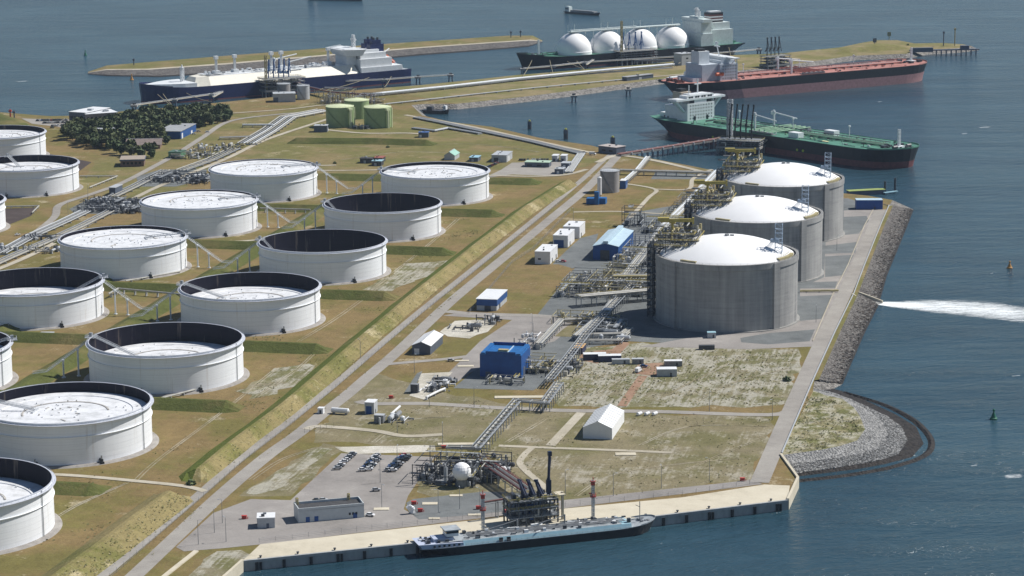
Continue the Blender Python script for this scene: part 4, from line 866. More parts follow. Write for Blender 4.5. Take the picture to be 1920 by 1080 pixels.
for sd in (-1, 1): mb.cyl((6, sd*9, d), (6, sd*9, d+5), .9, n=7, m=1); mb.box(5, sd*8, d, 5, 5, 3, 0)
mb.build('stern_bitts', [M_DKRP, M_SHIPW], t)
for k in range(14): mb = MB(); mb.box(rr.uniform(3, 16), rr.uniform(-14, 14), d, 2, 2, rr.uniform(1, 3), 0); mb.build('mooring_winch', [M_DKRP, M_SHIPW], t)
mb = MB(); mb.vessel((44, -20, d+7), (53, -20, d+7), 1.7); mb.build('lifeboat', M_ORG, t)
t, L, s, d = tanker('crude tanker with green deck and black hull, moored nearest behind the concrete gas tanks', (1224, 247), (1690, 318), M_DKG, M_BOOT, 15.5, 5.4, 12, M_LGRN, True)
mb = MB(); mb.box(46, 0, d, 14, 34, 16); mb.box(46, 0, d+16, 12, 26, 3); mb.box(27, 0, d, 20, 24, 12); mb.box(14, 0, d, 12, 20, 4); ac = mb.build('accommodation', M_SHIPW, t)
for lv in range(5): windows(ac, 53.05, -15, 15, d+1.7+lv*2.9, 9, 1, 1.1, 1.1)
for y in (-8, 8):
    mb = MB(); mb.box(53.1, y, d, .2, 2.6, 4.2); mb.build('doorway', M_WIN, ac)
mb = MB(); mb.box(47, 0, d+19, 12, 62, 1.8); mb.box(47, 0, d+20, 10, 34, 3.4); mb.box(46, 0, d+23.4, 9, 24, .8)
for sd in (-1, 1):
    mb.hexa([(46, sd*17-1.2, d+8), (50, sd*17-1.2, d+8), (50, sd*17+1.2, d+8), (46, sd*17+1.2, d+8)], [(46, sd*29-1.4, d+19), (50, sd*29-1.4, d+19), (50, sd*29+1.4, d+19), (46, sd*29+1.4, d+19)])
    mb.box(47, sd*20.5, d+16, 2, 1, 3.4); mb.box(47, sd*29, d+20, 10, 1.2, 1.2)
br = mb.build('bridge', M_SHIPW, t)
for y in (-12, -4, 4, 12): windows(br, 52.1, y-3, y+3, d+20.9, 2, 1, 2.3, 1.6)
for y in (-11, 11):
    mb = MB(); mb.box(52.2, y, d+16.1, .3, 6, 2.8); mb.build('opening', M_WIN, br)
mb = MB(); mb.cyl((44, 4, d+24), (44, 4, d+37), .7, n=6); mb.box(44, 4, d+32, 1.4, 8, 1.0); mb.cyl((45, -8, d+24), (45, -8, d+32), .5, n=5); mb.build('radar_mast', M_SHIPW, t)
mb = MB(); mb.box(27, 0, d+12, 12, 12, 12); mb.box(26, 0, d+24, 8, 7, 2.6, 1); mb.build('funnel', [P_('funnel_beige', (.5, .42, .33), var=.1), M_BLK], t)
for k in range(20): mb = MB(); mb.box(rr.uniform(4, 22), rr.uniform(-16, 16), d, rr.uniform(1, 3), rr.uniform(1, 3), rr.uniform(1, 3.4), rr.choice([0, 0, 1])); mb.build('mooring_winch', [M_DKRP, M_GREY], t)
for x, y in ((L*.62, -18), (L*.66, 14)):
    mb = MB(); mb.box(x, y, d, 12, 7, 4.6); mb.build('deckhouse', M_SHIPW, t)
mb = MB(); mb.box(L*.73, -17, d+.05, 7, 3, .3); mb.build('deck_marking', P_('cream_marking', (.75, .7, .4), var=.05), t)
for x in (L*.32, L*.345, L*.66, L*.683):
    mb = MB(); mb.cyl((x, -29.0, 7.0), (x, -29.6, 7.0), 1.1, n=8); mb.build('hull_fender_mark', P_('lime_marking', (.55, .62, .05), var=.05), t)
mb = MB()
for i in range(11): mb.box(L*.868+i*1.5, -27.9+.28*i, 12.2, .95, .4, 1.3, 0, .17)
mb.build('hull_lettering', M_TEXT, t)
# --- inland tank barge at the quay
a0, b0 = G(792, 1040, SEA), G(1236, 990, SEA)
t, L = ship_thing('tank_barge', 'black and pale blue inland tank barge lying along the front quay', 'ship', (788, 1045), (1234, 997.5), off=4.2)
s = Ship(L, 13.2, 3.6, .2, bow=.1, rake=2.5, counter=3, sheer=2.4, tr=.8, p=2.2); s.hull(t, [M_BLKH, M_BLKH], M_DKGR, .25); d = 3.65
mb = MB(); mb.hexa([(19, -6.2, d), (L*.88, -6.2, d), (L*.88, 6.2, d), (19, 6.2, d)], [(19, -5.4, d+2.1), (L*.88, -5.4, d+2.1), (L*.88, 5.4, d+2.1), (19, 5.4, d+2.1)]); mb.build('cargo_trunk', M_LBL, t)
mb = MB(); mb.box(L*.46, 0, d+2.11, L*.76, 10.4, .12); mb.build('trunk_top', M_DKGR, t)
mb = MB(); mb.hexa([(1, -5.4, d), (19, -6.3, d), (19, 6.3, d), (1, 5.4, d)], [(-1, -5.6, d+2.2), (19, -6.3, d+1.7), (19, 6.3, d+1.7), (-1, 5.6, d+2.2)])
mb.box(11, 0, d+1.5, 9, 6.4, 1.9); ac = mb.build('deckhouse', P_('barge_lilac_grey', (.45, .5, .62), var=.08), t)
for k in range(6):
    mb = MB(); mb.box(6+k*2.2, -6.02-.045*k, d+.55, .9, .35, .8); mb.build('porthole', M_WIN, ac)
mb = MB(); mb.box(15, 0, d+3.8, 5.4, 6, 2.7); mb.box(15, 0, d+5.2, 5.6, 6.2, 1.0, 1); mb.box(15, 0, d+6.5, 7.2, 7.6, .4, 2); mb.build('wheelhouse', [M_SHIPW, M_WIN, M_DKGR], t)
rr = rnd(77)
for k in range(26):
    mb = MB(); x, y = rr.uniform(1, 14), rr.uniform(-4.8, 4.8); mb.box(x, y, d+1.6, rr.uniform(.5, 1.6), rr.uniform(.5, 1.4), rr.uniform(.5, 1.9)); mb.build('deck_gear', rr.choice([M_DARK, M_GREY, M_SHIPW, M_DARK]), t)
mb = MB()
for k in range(4): mb.cyl((22, -3+k*1.6, d+3), (L*.86, -3+k*1.6, d+3), .22, n=6, m=0)
mb.build('cargo_lines', [M_GREY, M_DARK, M_SHIPW], t); mb = MB()
for k in range(95):
    x = rr.uniform(22, L*.88); y = rr.uniform(-4.6, 4.6); c = rr.random()
    if c < .5: mb.box(x, y, d+2.2, rr.uniform(.6, 2.0), rr.uniform(.6, 1.8), rr.uniform(.5, 1.8), rr.choice([0, 1, 1, 2]))
    else: mb.cyl((x, y, d+2.8), (x+rr.uniform(-3, 8), y+rr.uniform(-1.5, 1.5), d+2.8), .24, n=5, m=rr.choice([0, 1, 1, 2]))
    mb.build('deck_box' if c < .5 else 'deck_pipe', [M_GREY, M_DARK, M_SHIPW], t); mb = MB()
for k in range(2):
    mb.cyl((L*(.42+.2*k), 2, d+2), (L*(.42+.2*k), 2, d+7), .35, n=6, m=0); mb.cyl((L*(.42+.2*k), 2, d+6.6), (L*(.42+.2*k)-13, 1, d+4.2), .22, n=5, m=0)
mb.build('cargo_boom', [M_GREY, M_DARK, M_SHIPW], t)
mb = MB(); mb.rail([(20, -6.4, d), (L*.9, -6.4, d)], 1.0, 2.5, .05); mb.rail([(20, 6.4, d), (L*.9, 6.4, d)], 1.0, 2.5, .05); mb.build('deck_railing', M_GREY, t)
mb = MB(); mb.cyl((L*.935, 0, d+1), (L*.935, 0, d+10), .2, n=5); mb.cyl((L*.935, 0, d+7.5), (L*.935-2, 0, d+8.6), .15, n=4)
for k in range(8): mb.box(rr.uniform(L*.91, L*.97), rr.uniform(-3, 3), d+.6, 1.1, 1.1, 1.2)
mb.build('bow_gear', M_GREY, t)
for x in (36, 39.5):
    mb = MB(); mb.box(x, -6.1, d+.1, 1.7, .5, 1.9); mb.build('tyre_fender', M_BLK, t)
# --- far vessels and small craft
def small_boat(name, label, sp, bp, B, zd, sup, hullm, deckm, cat='boat'):
    t, L = ship_thing(name, label, cat, sp, bp); s = Ship(L, B, zd, .3, bow=.2, rake=L*.03, counter=L*.03, sheer=zd*.4); s.hull(t, [hullm, hullm], deckm, .4)
    for nm, x, y, z, sx, sy, sz, m in sup:
        mb = MB(); mb.box(x*L, y, zd+z, sx*L, sy, sz); mb.box(x*L, y, zd+z+sz, sx*L*.8, sy*.8, sz*.18); o = mb.build(nm, m, t)
        if nm == 'wheelhouse': windows_side(o, x*L-sx*L*.4, x*L+sx*L*.4, y-sy/2, zd+z+sz*.5, 4, -1, sx*L*.15, sz*.25)
    return t
small_boat('inland_barge', 'dark low inland barge sailing alone on the open water near the top edge', (1058, 24), (1125, 29), 11, 2.6, [('hatch_cover', .55, 0, 0, .66, 8, 2.4, M_GREY), ('wheelhouse', .12, 0, 0, .12, 7, 6, M_SHIPG)], M_BLKH, M_DKGR)
small_boat('cargo_vessel', 'dark vessel hull cut off by the top edge of the view', (576, -1), (682, 1.5), 16, 4, [('hatch_cover', .5, 0, 0, .7, 11, 2, M_GREY), ('wheelhouse', .1, 0, 0, .1, 11, 10, M_SHIPW)], M_BLKH, M_DKGR)
small_boat('work_boat', 'small dark work boat tied up in the inner corner of the basin', (792, 211), (842, 213.5), 10, 3, [('cabin', .3, 0, 0, .2, 5, 3, M_DARK), ('wheelhouse', .86, 0, .5, .1, 4, 4, M_SHIPW)], M_BLKH, M_DARK)
small_boat('bunker_boat', 'dark bunker boat with white deckhouse alongside the dam behind the red decked tanker', (1300, 149), (1237, 157), 11, 3, [('cabin', .45, 0, 0, .6, 6, 2.6, M_SHIPW), ('wheelhouse', .15, 0, 0, .14, 7, 6, M_SHIPW)], M_BLKH, M_DKGR)
def rope(a, b, label, sag=1.5):
    a, b = Vector(a), Vector(b); mb = MB(); q = []
    for i in range(9):
        p = a.lerp(b, i/8); p.z -= sag*4*(i/8)*(1-i/8); q.append(p)
    mb.pipe(q, .3, 4); return tag(mb.build('mooring_rope', M_ROPE, loc=b), label, 'rope', 'mooring ropes')
# ---------------------------------------------------------------- buildings
M_WHITE = P_('white_cladding', (.72, .73, .74), rough=.5, var=.06); M_LGREY = P_('light_grey_cladding', (.42, .44, .46), rough=.55, var=.08); M_DGREY = P_('slate_cladding', (.09, .11, .15), rough=.5, var=.12)
M_BLU = P_('blue_cladding', (.012, .075, .26), rough=.45, var=.12); M_BLUL = P_('pale_blue_roof', (.45, .58, .66), rough=.45, var=.08); M_BLUR = P_('blue_flat_roof', (.015, .12, .34), rough=.5, var=.15)
M_ROOFG = P_('grey_roof', (.3, .31, .32), rough=.8, var=.15); M_ROOFD = P_('bitumen_roof', (.055, .055, .058), rough=.9, var=.2); M_BRICK = P_('brown_brick', (.17, .11, .09), rough=.85, var=.2, scale=.8)
M_TENT = P_('tent_fabric', (.74, .75, .75), rough=.6, var=.04); M_LIMED = P_('tank_green', (.255, .34, .165), rough=.5, var=.08); M_LIMER = P_('tank_roof_lime', (.62, .67, .42), rough=.5, var=.06)
M_TANK = P_('grey_tank', (.3, .29, .29), rough=.6, var=.1); M_TURQ = P_('turquoise_roof', (.3, .5, .42), rough=.5, var=.1); M_MINT = P_('mint_roof', (.42, .55, .42), rough=.5, var=.08)
OFFGRID = ('quay_office', 'gate_kiosk', 'office_block', 'service_building', 'lodge', 'copse_shed', 'control_house', 'pier_building', 'dam_shed', 'jetty_substation', 'blue_cabin', 'substation_cabin')
def building(name, label, pa, pb, depth, h, wall, roof, kind='flat', cat='building', ridge='depth', rh=2.5, over=.4, doors=(), wins=(), parapet=0, extra=None, group=None, base=0):
    """pa, pb: photo points of the near wall's two ground corners (left, right)"""
    a, b = G(*pa), G(*pb); e = (b-a).normalized(); w = (b-a).length; rz = math.atan2(e.y, e.x) if name in OFFGRID else SITE; t = thing(name, label, cat, a, rz, group)
    mb = MB()
    if kind == 'flat':
        mb.hexa([(0, 0, 0), (w, 0, 0), (w, depth, 0), (0, depth, 0)], [(0, 0, h), (w, 0, h), (w, depth, h), (0, depth, h)]); mb.build('wall', wall, t)
        mb = MB()
        if parapet:
            p = parapet
            for q in ((w/2, .2, w+.1, .4), (w/2, depth-.2, w+.1, .4)): mb.box(q[0], q[1], h-.3, q[2], q[3], p+.3, 1)
            for q in ((.2, depth/2, .4, depth-.8), (w-.2, depth/2, .4, depth-.8)): mb.box(q[0], q[1], h-.3, q[2], q[3], p+.3, 1)
            mb.box(w/2, depth/2, h+.01, w-.8, depth-.8, .06, 0); mb.build('roof', [roof, wall], t)
        else: mb.box(w/2, depth/2, h, w+over*2, depth+over*2, .35, 0); mb.build('roof', roof, t)
    else:
        if ridge == 'depth':
            g0 = [(0, 0, 0), (w, 0, 0), (w, 0, h), (w/2, 0, h+rh), (0, 0, h)]; g1 = [(p[0], depth, p[2]) for p in g0]
            r0 = [(-over, -over, h-rh*over/(w/2)), (w/2, -over, h+rh), (w+over, -over, h-rh*over/(w/2))]; r1 = [(p[0], depth+over, p[2]) for p in r0]
        else:
            g0 = [(0, 0, 0), (0, depth, 0), (0, depth, h), (0, depth/2, h+rh), (0, 0, h)]; g1 = [(w, p[1], p[2]) for p in g0]
            r0 = [(-over, -over, h-rh*over/(depth/2)), (-over, depth/2, h+rh), (-over, depth+over, h-rh*over/(depth/2))]; r1 = [(w+over, p[1], p[2]) for p in r0]
        mb.add(g0+g1, [(0, 1, 2, 3, 4), (9, 8, 7, 6, 5), (0, 5, 6, 1), (1, 6, 7, 2), (4, 9, 5, 0)]); mb.build('wall', wall, t)
        mb = MB(); up = lambda q, z: [(p[0], p[1], p[2]+z) for p in q]
        for i in (0, 1): mb.hexa(up([r0[i], r0[i+1], r1[i+1], r1[i]], .02), up([r0[i], r0[i+1], r1[i+1], r1[i]], .3), 0, True)
        mb.build('roof', roof, t)
    if kind == 'flat' and not parapet and w > 7 and not extra:
        qv = rnd(int(w*100+depth*10))
        for k in range(max(2, int(depth/8))):
            mb = MB(); mb.box(qv.uniform(w*.2, w*.8), depth*(k+.5)/max(2, int(depth/8)), h+.33, qv.uniform(.8, 1.8), qv.uniform(.8, 1.8), qv.uniform(.5, 1.1)); mb.build('roof_vent', qv.choice([M_GREY, M_LGREY, M_DARK]), t)
        for xx in (-.12, w+.12):
            mb = MB(); mb.cyl((xx, .4, 0), (xx, .4, h), .1, n=5); mb.build('downpipe', M_GREY, t)
    if kind == 'gable':
        mb = MB()
        if ridge == 'depth': mb.box(w/2, depth/2, h+rh+.22, .7, depth+over*2, .22)
        else: mb.box(w/2, depth/2, h+rh+.22, w+over*2, .7, .22)
        mb.build('ridge_cap', M_LGREY, t)
    for (u, s, ww, hh, m) in doors:            # on the near wall: s=0, right wall: s=1
        mb = MB()
        if s == 0: mb.box(u*w, -.06, 0, ww, .12, hh)
        else: mb.box(w+.06, u*depth, 0, .12, ww, hh)
        mb.build('door', m, t)
    for (u, s, z, ww, hh, m) in wins:
        mb = MB()
        if s == 0: mb.box(u*w, -.06, z, ww, .12, hh)
        else: mb.box(w+.06, u*depth, z, .12, ww, hh)
        mb.build('window', m, t)
    if extra: extra(t, w, depth, h)
    return t
def band(t, w, d, h):
    mb = MB(); mb.box(w/2, -.15, h*.45, w+.1, .3, h*.55-.02); mb.box(w+.15, d/2-.15, h*.45, .3, d+.2, h*.55-.02); mb.build('cladding_band', M_BLU, t)
def fascia(t, w, d, h):
    mb = MB(); mb.box(w/2, -.8, h-1.0, w+1.4, .3, 1.2); mb.box(w+.8, d/2, h-1.0, .3, d+1.3, 1.2); mb.build('fascia', M_DGREY, t)
def ex_bluehall(t, w, d, h):
    mb = MB()
    mb.box(w*.08, d*.5, h, w*.1, d*1.02, 1.3); mb.box(w*.93, d*.5, h, w*.1, d*1.02, 1.3); mb.build('roof_upstand', M_BLUR, t)
    for y, ww in ((.15, .72), (d-.15, .8)):
        mb = MB(); mb.box(w/2, y, h, w*ww, .3, 2.0); mb.build('parapet_screen', M_BLU, t)
    mb = MB(); mb.box(w*.5, d*.32, h+.3, 5.5, 3, 1.4); mb.box(w*.62, d*.5, h+.3, .5, d*.8, .5, 1); mb.build('roof_unit', [M_OCH, M_BLUL], t)
building('blue_hall', 'large cube like bright blue process hall with blue flat roof', (900, 706), (978, 709), 24, 12.5, M_BLU, M_BLUR, over=0, extra=ex_bluehall, doors=[(.3, 1, 5, 5, M_DGREY), (.2, 0, 3, 3, M_DGREY)])
def ex_vent(t, w, d, h):
    mb = MB(); mb.box(w/2, d/2, h+2.2, 3.4, d+.2, 1.5, 0); mb.build('ridge_vent', M_BLUL, t)
    mb = MB(); mb.box(w*.47, -.25, 0, w*.36, .5, h*.72); mb.build('doorway', M_DARK, t)
building('compressor_shed', 'blue walled compressor shed with pale blue gable roof and ridge vent', (1112, 487), (1160, 487), 62, 9.5, M_BLU, M_BLUL, 'gable', rh=2.0, extra=ex_vent)
building('electrical_building', 'nearest white roofed substation building of three in a row, grey front wall', (1003, 495), (1031, 496), 27, 8.5, M_WHITE, M_WHITE, over=.2, doors=[(.3, 1, 2.4, 3, M_DARK), (.8, 1, 2.4, 3, M_DARK)], group='white roofed substation buildings', wins=[(.3, 0, 3, 2, 1.2, M_DARK)])
building('electrical_building', 'middle white roofed substation building with blue panel on its front wall', (1037, 464), (1064, 465), 26, 8.5, M_WHITE, M_WHITE, over=.2, doors=[(.35, 1, 2.4, 3, M_DARK), (.4, 0, 7, 5.5, M_BLU)], group='white roofed substation buildings')
building('electrical_building', 'farthest white roofed substation building, adjoining the middle one', (1056, 447), (1086, 448), 23, 8.5, M_WHITE, M_WHITE, over=.2, doors=[(.35, 1, 2.4, 3, M_DARK)], group='white roofed substation buildings')
building('workshop', 'blue and grey workshop with white monopitch roof alone beside the main road', (894, 582), (932, 582), 30, 7.2, M_LGREY, M_WHITE, over=.5, doors=[(.55, 0, 4, 3.6, M_DARK), (.3, 1, 3, 3, M_DARK)], extra=band)
building('store_shed', 'dark blue store shed with white gable roof beside the main road', (773, 664), (808, 664), 30, 5.2, M_DGREY, M_WHITE, 'gable', rh=2.2, over=.5, doors=[(.25, 0, 3, 3.4, M_WHITE)])
def ex_tent(t, w, d, h):
    for k in range(9):
        y = d*(k+.5)/9
        mb = MB()
        for x0, x1, z0, z1 in ((-.05, w/2, h, h+3.3), (w+.05, w/2, h, h+3.3)): mb.cyl((x0, y, z0+.36), (x1, y, z1+.36), .16, n=4)
        mb.build('roof_rib', M_WHITE, t)
building('storage_tent', 'big white storage tent with ribbed gable roof in the dry field', (1093, 822), (1148, 824), 36, 5.6, M_TENT, M_TENT, 'gable', cat='tent', rh=3.3, over=.1, extra=ex_tent)
def ex_office(t, w, d, h):
    for k in range(3):
        mb = MB(); mb.box(w*(.14+.13*k if k < 2 else .86), -.05, .1, 1.8, .14, 2.4); mb.build('door', M_BLU, t)
    for k in range(3):
        mb = MB(); mb.box(w*(.78+.05*k), -.05, 1.7, .9, .14, 1.1); mb.build('window', M_WIN, t)
    for x, y in ((.9, d-1.2), (w*.82, d-1.2)):
        mb = MB(); mb.rail([(x, y, h), (x+1, y, h), (x+1, y+1, h), (x, y+1, h)], 3, .5, .12); mb.build('roof_ladder', M_YEL, t)
building('quay_office', 'long grey flat roofed office with dark sunken roof behind the quay deck', (560, 981), (683, 970), 11, 5.6, P_('pale_grey_wall', (.5, .53, .54), var=.06), M_ROOFD, parapet=1.1, extra=ex_office)
building('gate_kiosk', 'small white flat roofed kiosk left of the quay office', (483, 991), (515, 990), 7.6, 4.6, M_LGREY, M_WHITE, over=.3, doors=[(.6, 0, 1.2, 2.2, M_DGREY)])
building('switch_cabin', 'small white cabin with blue door beside the cross road', (684, 776), (702, 776), 7, 6, M_LGREY, M_WHITE, over=.15, doors=[(.45, 0, 3, 4.2, M_BLU), (.4, 1, 1, 2, M_DARK)])
# far buildings
def ex_blk(t, w, d, h):
    for k in range(8):
        mb = MB(); mb.box(w*(.06+k*.125), -.06, 4.4, w*.07, .12, 1.6); mb.build('window', M_WIN, t)
    mb = MB(); mb.box(w*.72, d*.4, h+.35, 5, 4, 1.6); mb.build('roof_unit', M_LGREY, t)
building('office_block', 'white roofed office block at the far car park, dark left wing', (130, 229), (161, 231), 40, 10, M_DGREY, M_WHITE, extra=ex_blk)
building('office_block', 'white roofed grey office block with pillars, right of the dark wing', (162, 232), (221, 228), 26, 9, P_('concrete_panels', (.26, .24, .23), var=.12), M_WHITE, extra=ex_blk)
building('service_building', 'white and blue service building at the right edge of the copse', (339, 261), (368, 246), 22, 7, M_BLU, M_ROOFG, doors=[(.7, 0, 5, 3, M_WHITE), (.1, 0, 4, 5, M_WHITE)])
building('lodge', 'low building with brown pitched roof among the trees of the copse', (238, 280), (300, 279), 24, 4, M_BRICK, P_('brown_roof', (.2, .16, .145), rough=.8, var=.15), 'gable', ridge='width', rh=3.5, over=1.5, wins=[(.5, 0, 1, 2, 1.4, M_WIN)])
building('copse_shed', 'long flat roofed shed half hidden behind the copse', (188, 253), (216, 251), 14, 5, M_DGREY, M_LGREY)
building('control_house', 'brown brick house with slate fascia between the copse and the pipe manifold', (226, 313), (270, 312), 22, 6, M_BRICK, P_('tan_roof', (.36, .3, .24), var=.1), over=.6, wins=[(.15+k*.17, 0, 2, 2.2, 2, M_WIN) for k in range(5)], extra=fascia)
building('pump_cabin', 'dark cabin with light roof beside the dark valve manifold', (205, 366), (217, 366), 16, 6, M_DGREY, M_LGREY, doors=[(.5, 0, 2, 2.6, M_LGREY)])
building('green_shed', 'green shed with dark front at the roadside below the copse', (316, 297), (338, 295), 14, 5.5, P_('green_cladding', (.1, .22, .13), var=.1), P_('green_roof', (.07, .13, .09), var=.1), doors=[(.3, 0, 4, 3, M_DARK)])
building('substation_cabin', 'dark blue cabin with grey roof left of the green tanks', (589, 248), (613, 248), 9, 6, M_DGREY, M_LGREY, doors=[(.9, 1, 2, 3, M_WHITE)])
building('blue_cabin', 'dark blue site cabin alone in the north field', (785, 258), (803, 258), 8, 4.5, M_DGREY, P_('blue_roof', (.06, .12, .3), var=.1), doors=[(.2, 0, 2, 2.5, M_WHITE)])
building('yard_warehouse', 'white warehouse with pale grey roof beside the small car lot', (922, 304), (949, 305), 24, 6, M_LGREY, M_LGREY, 'flat', doors=[(.4, 1, 4, 4, M_WHITE), (.3, 0, 4, 4, M_DARK)])
building('yard_office', 'long low hut with mint green roof in the small car lot', (984, 313), (1030, 313), 11, 4, M_DGREY, M_MINT, over=.5, wins=[(.2, 0, 1, 4, 1.2, M_WIN), (.6, 0, 1, 4, 1.2, M_WIN)])
building('yard_tent', 'shed with turquoise and white arched roof behind the tank by the car lot', (833, 300), (853, 300), 18, 4, M_LGREY, M_TURQ, 'gable', rh=3)
building('yard_container_hut', 'pale blue roofed hut beside the tank by the car lot', (880, 303), (896, 303), 12, 3.5, M_DGREY, P_('sky_blue_roof', (.3, .5, .6), var=.1), doors=[(.4, 0, 2, 2.4, M_LGREY)])
for k, (x, y, lb) in enumerate([(1035, 303, 'left'), (1051, 303, 'right')]): building('square_hut', 'small square white hut, %s of a pair behind the mint roofed hut' % lb, (x, y), (x+10, y), 9, 5, M_LGREY, M_WHITE, group='square huts in the car lot', doors=[(.4, 0, 2, 2.6, M_DARK)])
building('lot_hut', 'dark hut with white roof at the near right corner of the small car lot', (1040, 326), (1056, 326), 10, 4, M_DGREY, M_LGREY, doors=[(.4, 0, 2, 2.4, M_WHITE)])
building('lot_hut', 'dark hut with white roof next to the grey pipe strip', (1052, 315), (1067, 315), 10, 4, M_DGREY, M_LGREY, doors=[(.4, 0, 2, 2.4, M_WHITE)])
building('pier_building', 'dark low building with pale roof at the root of the pier', (1122, 286), (1155, 290), 13, 6, M_DGREY, P_('pale_pink_roof', (.45, .4, .37), var=.1), wins=[(.3, 0, 2, 4, 1.4, M_WIN), (.7, 0, 2, 4, 1.4, M_WIN)])
building('work_shed', 'low shed with red roof in the gravel patch right of the north embankment', (700, 305), (716, 304), 12, 4, M_DARK, P_('rust_red_roof', (.3, .1, .07), var=.1), doors=[(.4, 0, 2, 2.4, M_LGREY)])
building('work_shed', 'low shed with light blue roof in the gravel patch right of the north embankment', (697, 311), (715, 311), 9, 4, M_DARK, M_LBL, doors=[(.4, 0, 2, 2.4, M_LGREY)])
building('work_shed', 'dark low shed, leftmost in the gravel patch right of the north embankment', (675, 306), (698, 305), 8, 4, M_DARK, M_ROOFD, doors=[(.4, 0, 2, 2.4, M_LGREY)])
building('jetty_substation', 'long grey flat building near the left jetty head', (513, 192), (554, 191), 16, 8.5, M_LGREY, M_LGREY, doors=[(.1, 0, 5, 5, M_DGREY)])
building('jetty_substation', 'pale concrete cube building at the middle jetty head', (1278, 123), (1299, 121), 14, 13, M_LGREY, M_LGREY, doors=[(.5, 0, 3, 4, M_DGREY)], wins=[(.5, 0, 7, 3, 1.5, M_WIN)])
building('dam_shed', 'low dark shed on the south side of the jetty dam', (1176, 152), (1225, 146), 8, 4, M_DGREY, M_ROOFG, doors=[(.5, 0, 4, 2.5, M_LGREY)])
building('analyser_house', 'small white cube house on the pipe corridor below the nearest gas tank', (1131, 596), (1143, 597), 4, 5, M_LGREY, M_WHITE, over=.1, doors=[(.4, 0, 1.2, 2.2, M_DARK)])
# container like units
def box_unit(name, label, p, L, Wd, h, m, top, rz=SITE, group=None, ribs=True, cat='container'):
    a = G(*p); t = thing(name, label, cat, a, rz, group); mb = MB(); mb.box(0, 0, .15, L, Wd, h, 0)
    if ribs:
        for i in range(int(L/1.2)):
            x = -L/2+.6+i*1.2
            for s in (-1, 1): mb.box(x, s*(Wd/2+.04), .3, .35, .1, h-.35, 0)
    mb.build('body', m, t); mb = MB(); mb.box(0, 0, .15+h, L+.1, Wd+.1, .12); mb.build('roof', top, t)
    mb = MB(); mb.box(L*.2, -Wd/2-.09, .2, 1.0, .08, 2.0); mb.build('door', M_DARK, t)
    return t
M_CONT = P_('container_navy', (.03, .035, .09), rough=.5, var=.15)
box_unit('site_cabin', 'dark navy double cabin with white roof, left of a pair on red earth', (1115, 674), 13, 5, 3.4, M_CONT, M_WHITE, R(2), 'navy site cabins')
box_unit('site_cabin', 'dark navy double cabin with white roof, right of a pair on red earth', (1143, 677), 13, 5, 3.4, M_CONT, M_WHITE, R(2), 'navy site cabins')
box_unit('site_cabin', 'long grey low trailer touching the right navy cabin', (1164, 682), 10, 3, 2.6, M_LGREY, M_LGREY, R(2))
box_unit('site_cabin', 'orange roofed dark container at the pipe corridor, end on', (1086, 660), 6, 12, 3.6, M_CONT, P_('orange_tan_roof', (.55, .36, .17), var=.1), SITE)
box_unit('site_cabin', 'grey blue cabin at the top edge of the red earth pad', (1196, 682), 6.5, 3, 2.8, M_GREY, M_LGREY, R(0))
box_unit('site_cabin', 'grey cabin with white roof at the right top corner of the red earth pad', (1262, 686), 10, 4, 3, M_GREY, M_WHITE, R(0))
box_unit('site_cabin', 'light grey double cabin with white roof at the right end of the red earth pad', (1250, 704), 11, 6, 4, M_LGREY, M_WHITE, R(0))
box_unit('site_cabin', 'blue container with one red panel on the sea road corner', (1629, 391), 20, 9, 7, P_('container_blue', (.02, .08, .3), var=.1), M_BLUL, R(-2))
box_unit('waste_container', 'dark open container on the edge of the sandy field below the nearest gas tank', (1325, 655), 9, 3, 2.2, M_DARK, M_DARK, R(0))
box_unit('site_cabin', 'pale grey blue cabin at the shadow edge of the nearest gas tank', (1334, 633), 5, 4, 3.2, M_LGREY, M_LBL, R(0))
box_unit('waste_container', 'light green skip on the tank farm path at left', (89, 631), 8, 3, 2.4, P_('pale_green_skip', (.4, .5, .45), var=.1), M_LGREY, R(0))
box_unit('site_cabin', 'dark grey transformer box on the pale rubble plot by the cross road', (778, 736), 4, 3.4, 4.6, M_DARK, M_GREY, SITE)
box_unit('site_cabin', 'grey pump box at the corner of the valve plot by the cross road', (712, 792), 5, 4, 4, M_GREY, M_LGREY, SITE)
# round storage tanks
def round_tank(name, label, p, r, h, wall, roof, cone=1.6, group=None, stair=True, shaft=False):
    c = G(*p); c = c+Vector((0, r, 0)); t = thing(name, label, 'tank', c, 0, group); mb = MB(); mb.lathe([(r, 0), (r, h)], n=48); mb.build('wall', wall, t, smooth=True)
    mb = MB(); mb.lathe([(r+.25, h-.15), (r+.25, h+.15), (.01, h+cone)], n=48); mb.rail([(r*.98*math.cos(i*.2618), r*.98*math.sin(i*.2618), h) for i in range(25)], 1.1, 4, .08); mb.build('roof', roof, t)
    if stair:
        mb = MB()
        for i in range(26):
            a = R(205+i*3.4); z = h*(1-i/25); mb.box(math.cos(a)*(r+.55), math.sin(a)*(r+.55), z, 1.0, 1.2, .25, 0, a)
        mb.build('spiral_stair', P_('stair_'+name, tuple(x*.55 for x in (.26, .36, .12)), var=.1) if 'green' in name else M_GREY, t)
    if shaft:
        mb = MB(); mb.cyl((r*.8, -r*.78, 0), (r*.8, -r*.78, h-1), 1.2, n=8); mb.box(r*.74, -r*.74, h-2.4, 4, 4, 1.8, 0, R(45)); mb.cyl((r*1.06, -r*.4, 0), (r*1.06, -r*.4, h-.5), .7, n=7); mb.build('pipe_shaft', M_LIMER, t)
    return t
round_tank('green_tank', 'lime green storage tank, left of the front pair', (636, 240), 13.3, 19, M_LIMED, M_LIMER, 2.4, 'lime green storage tanks', True, True)
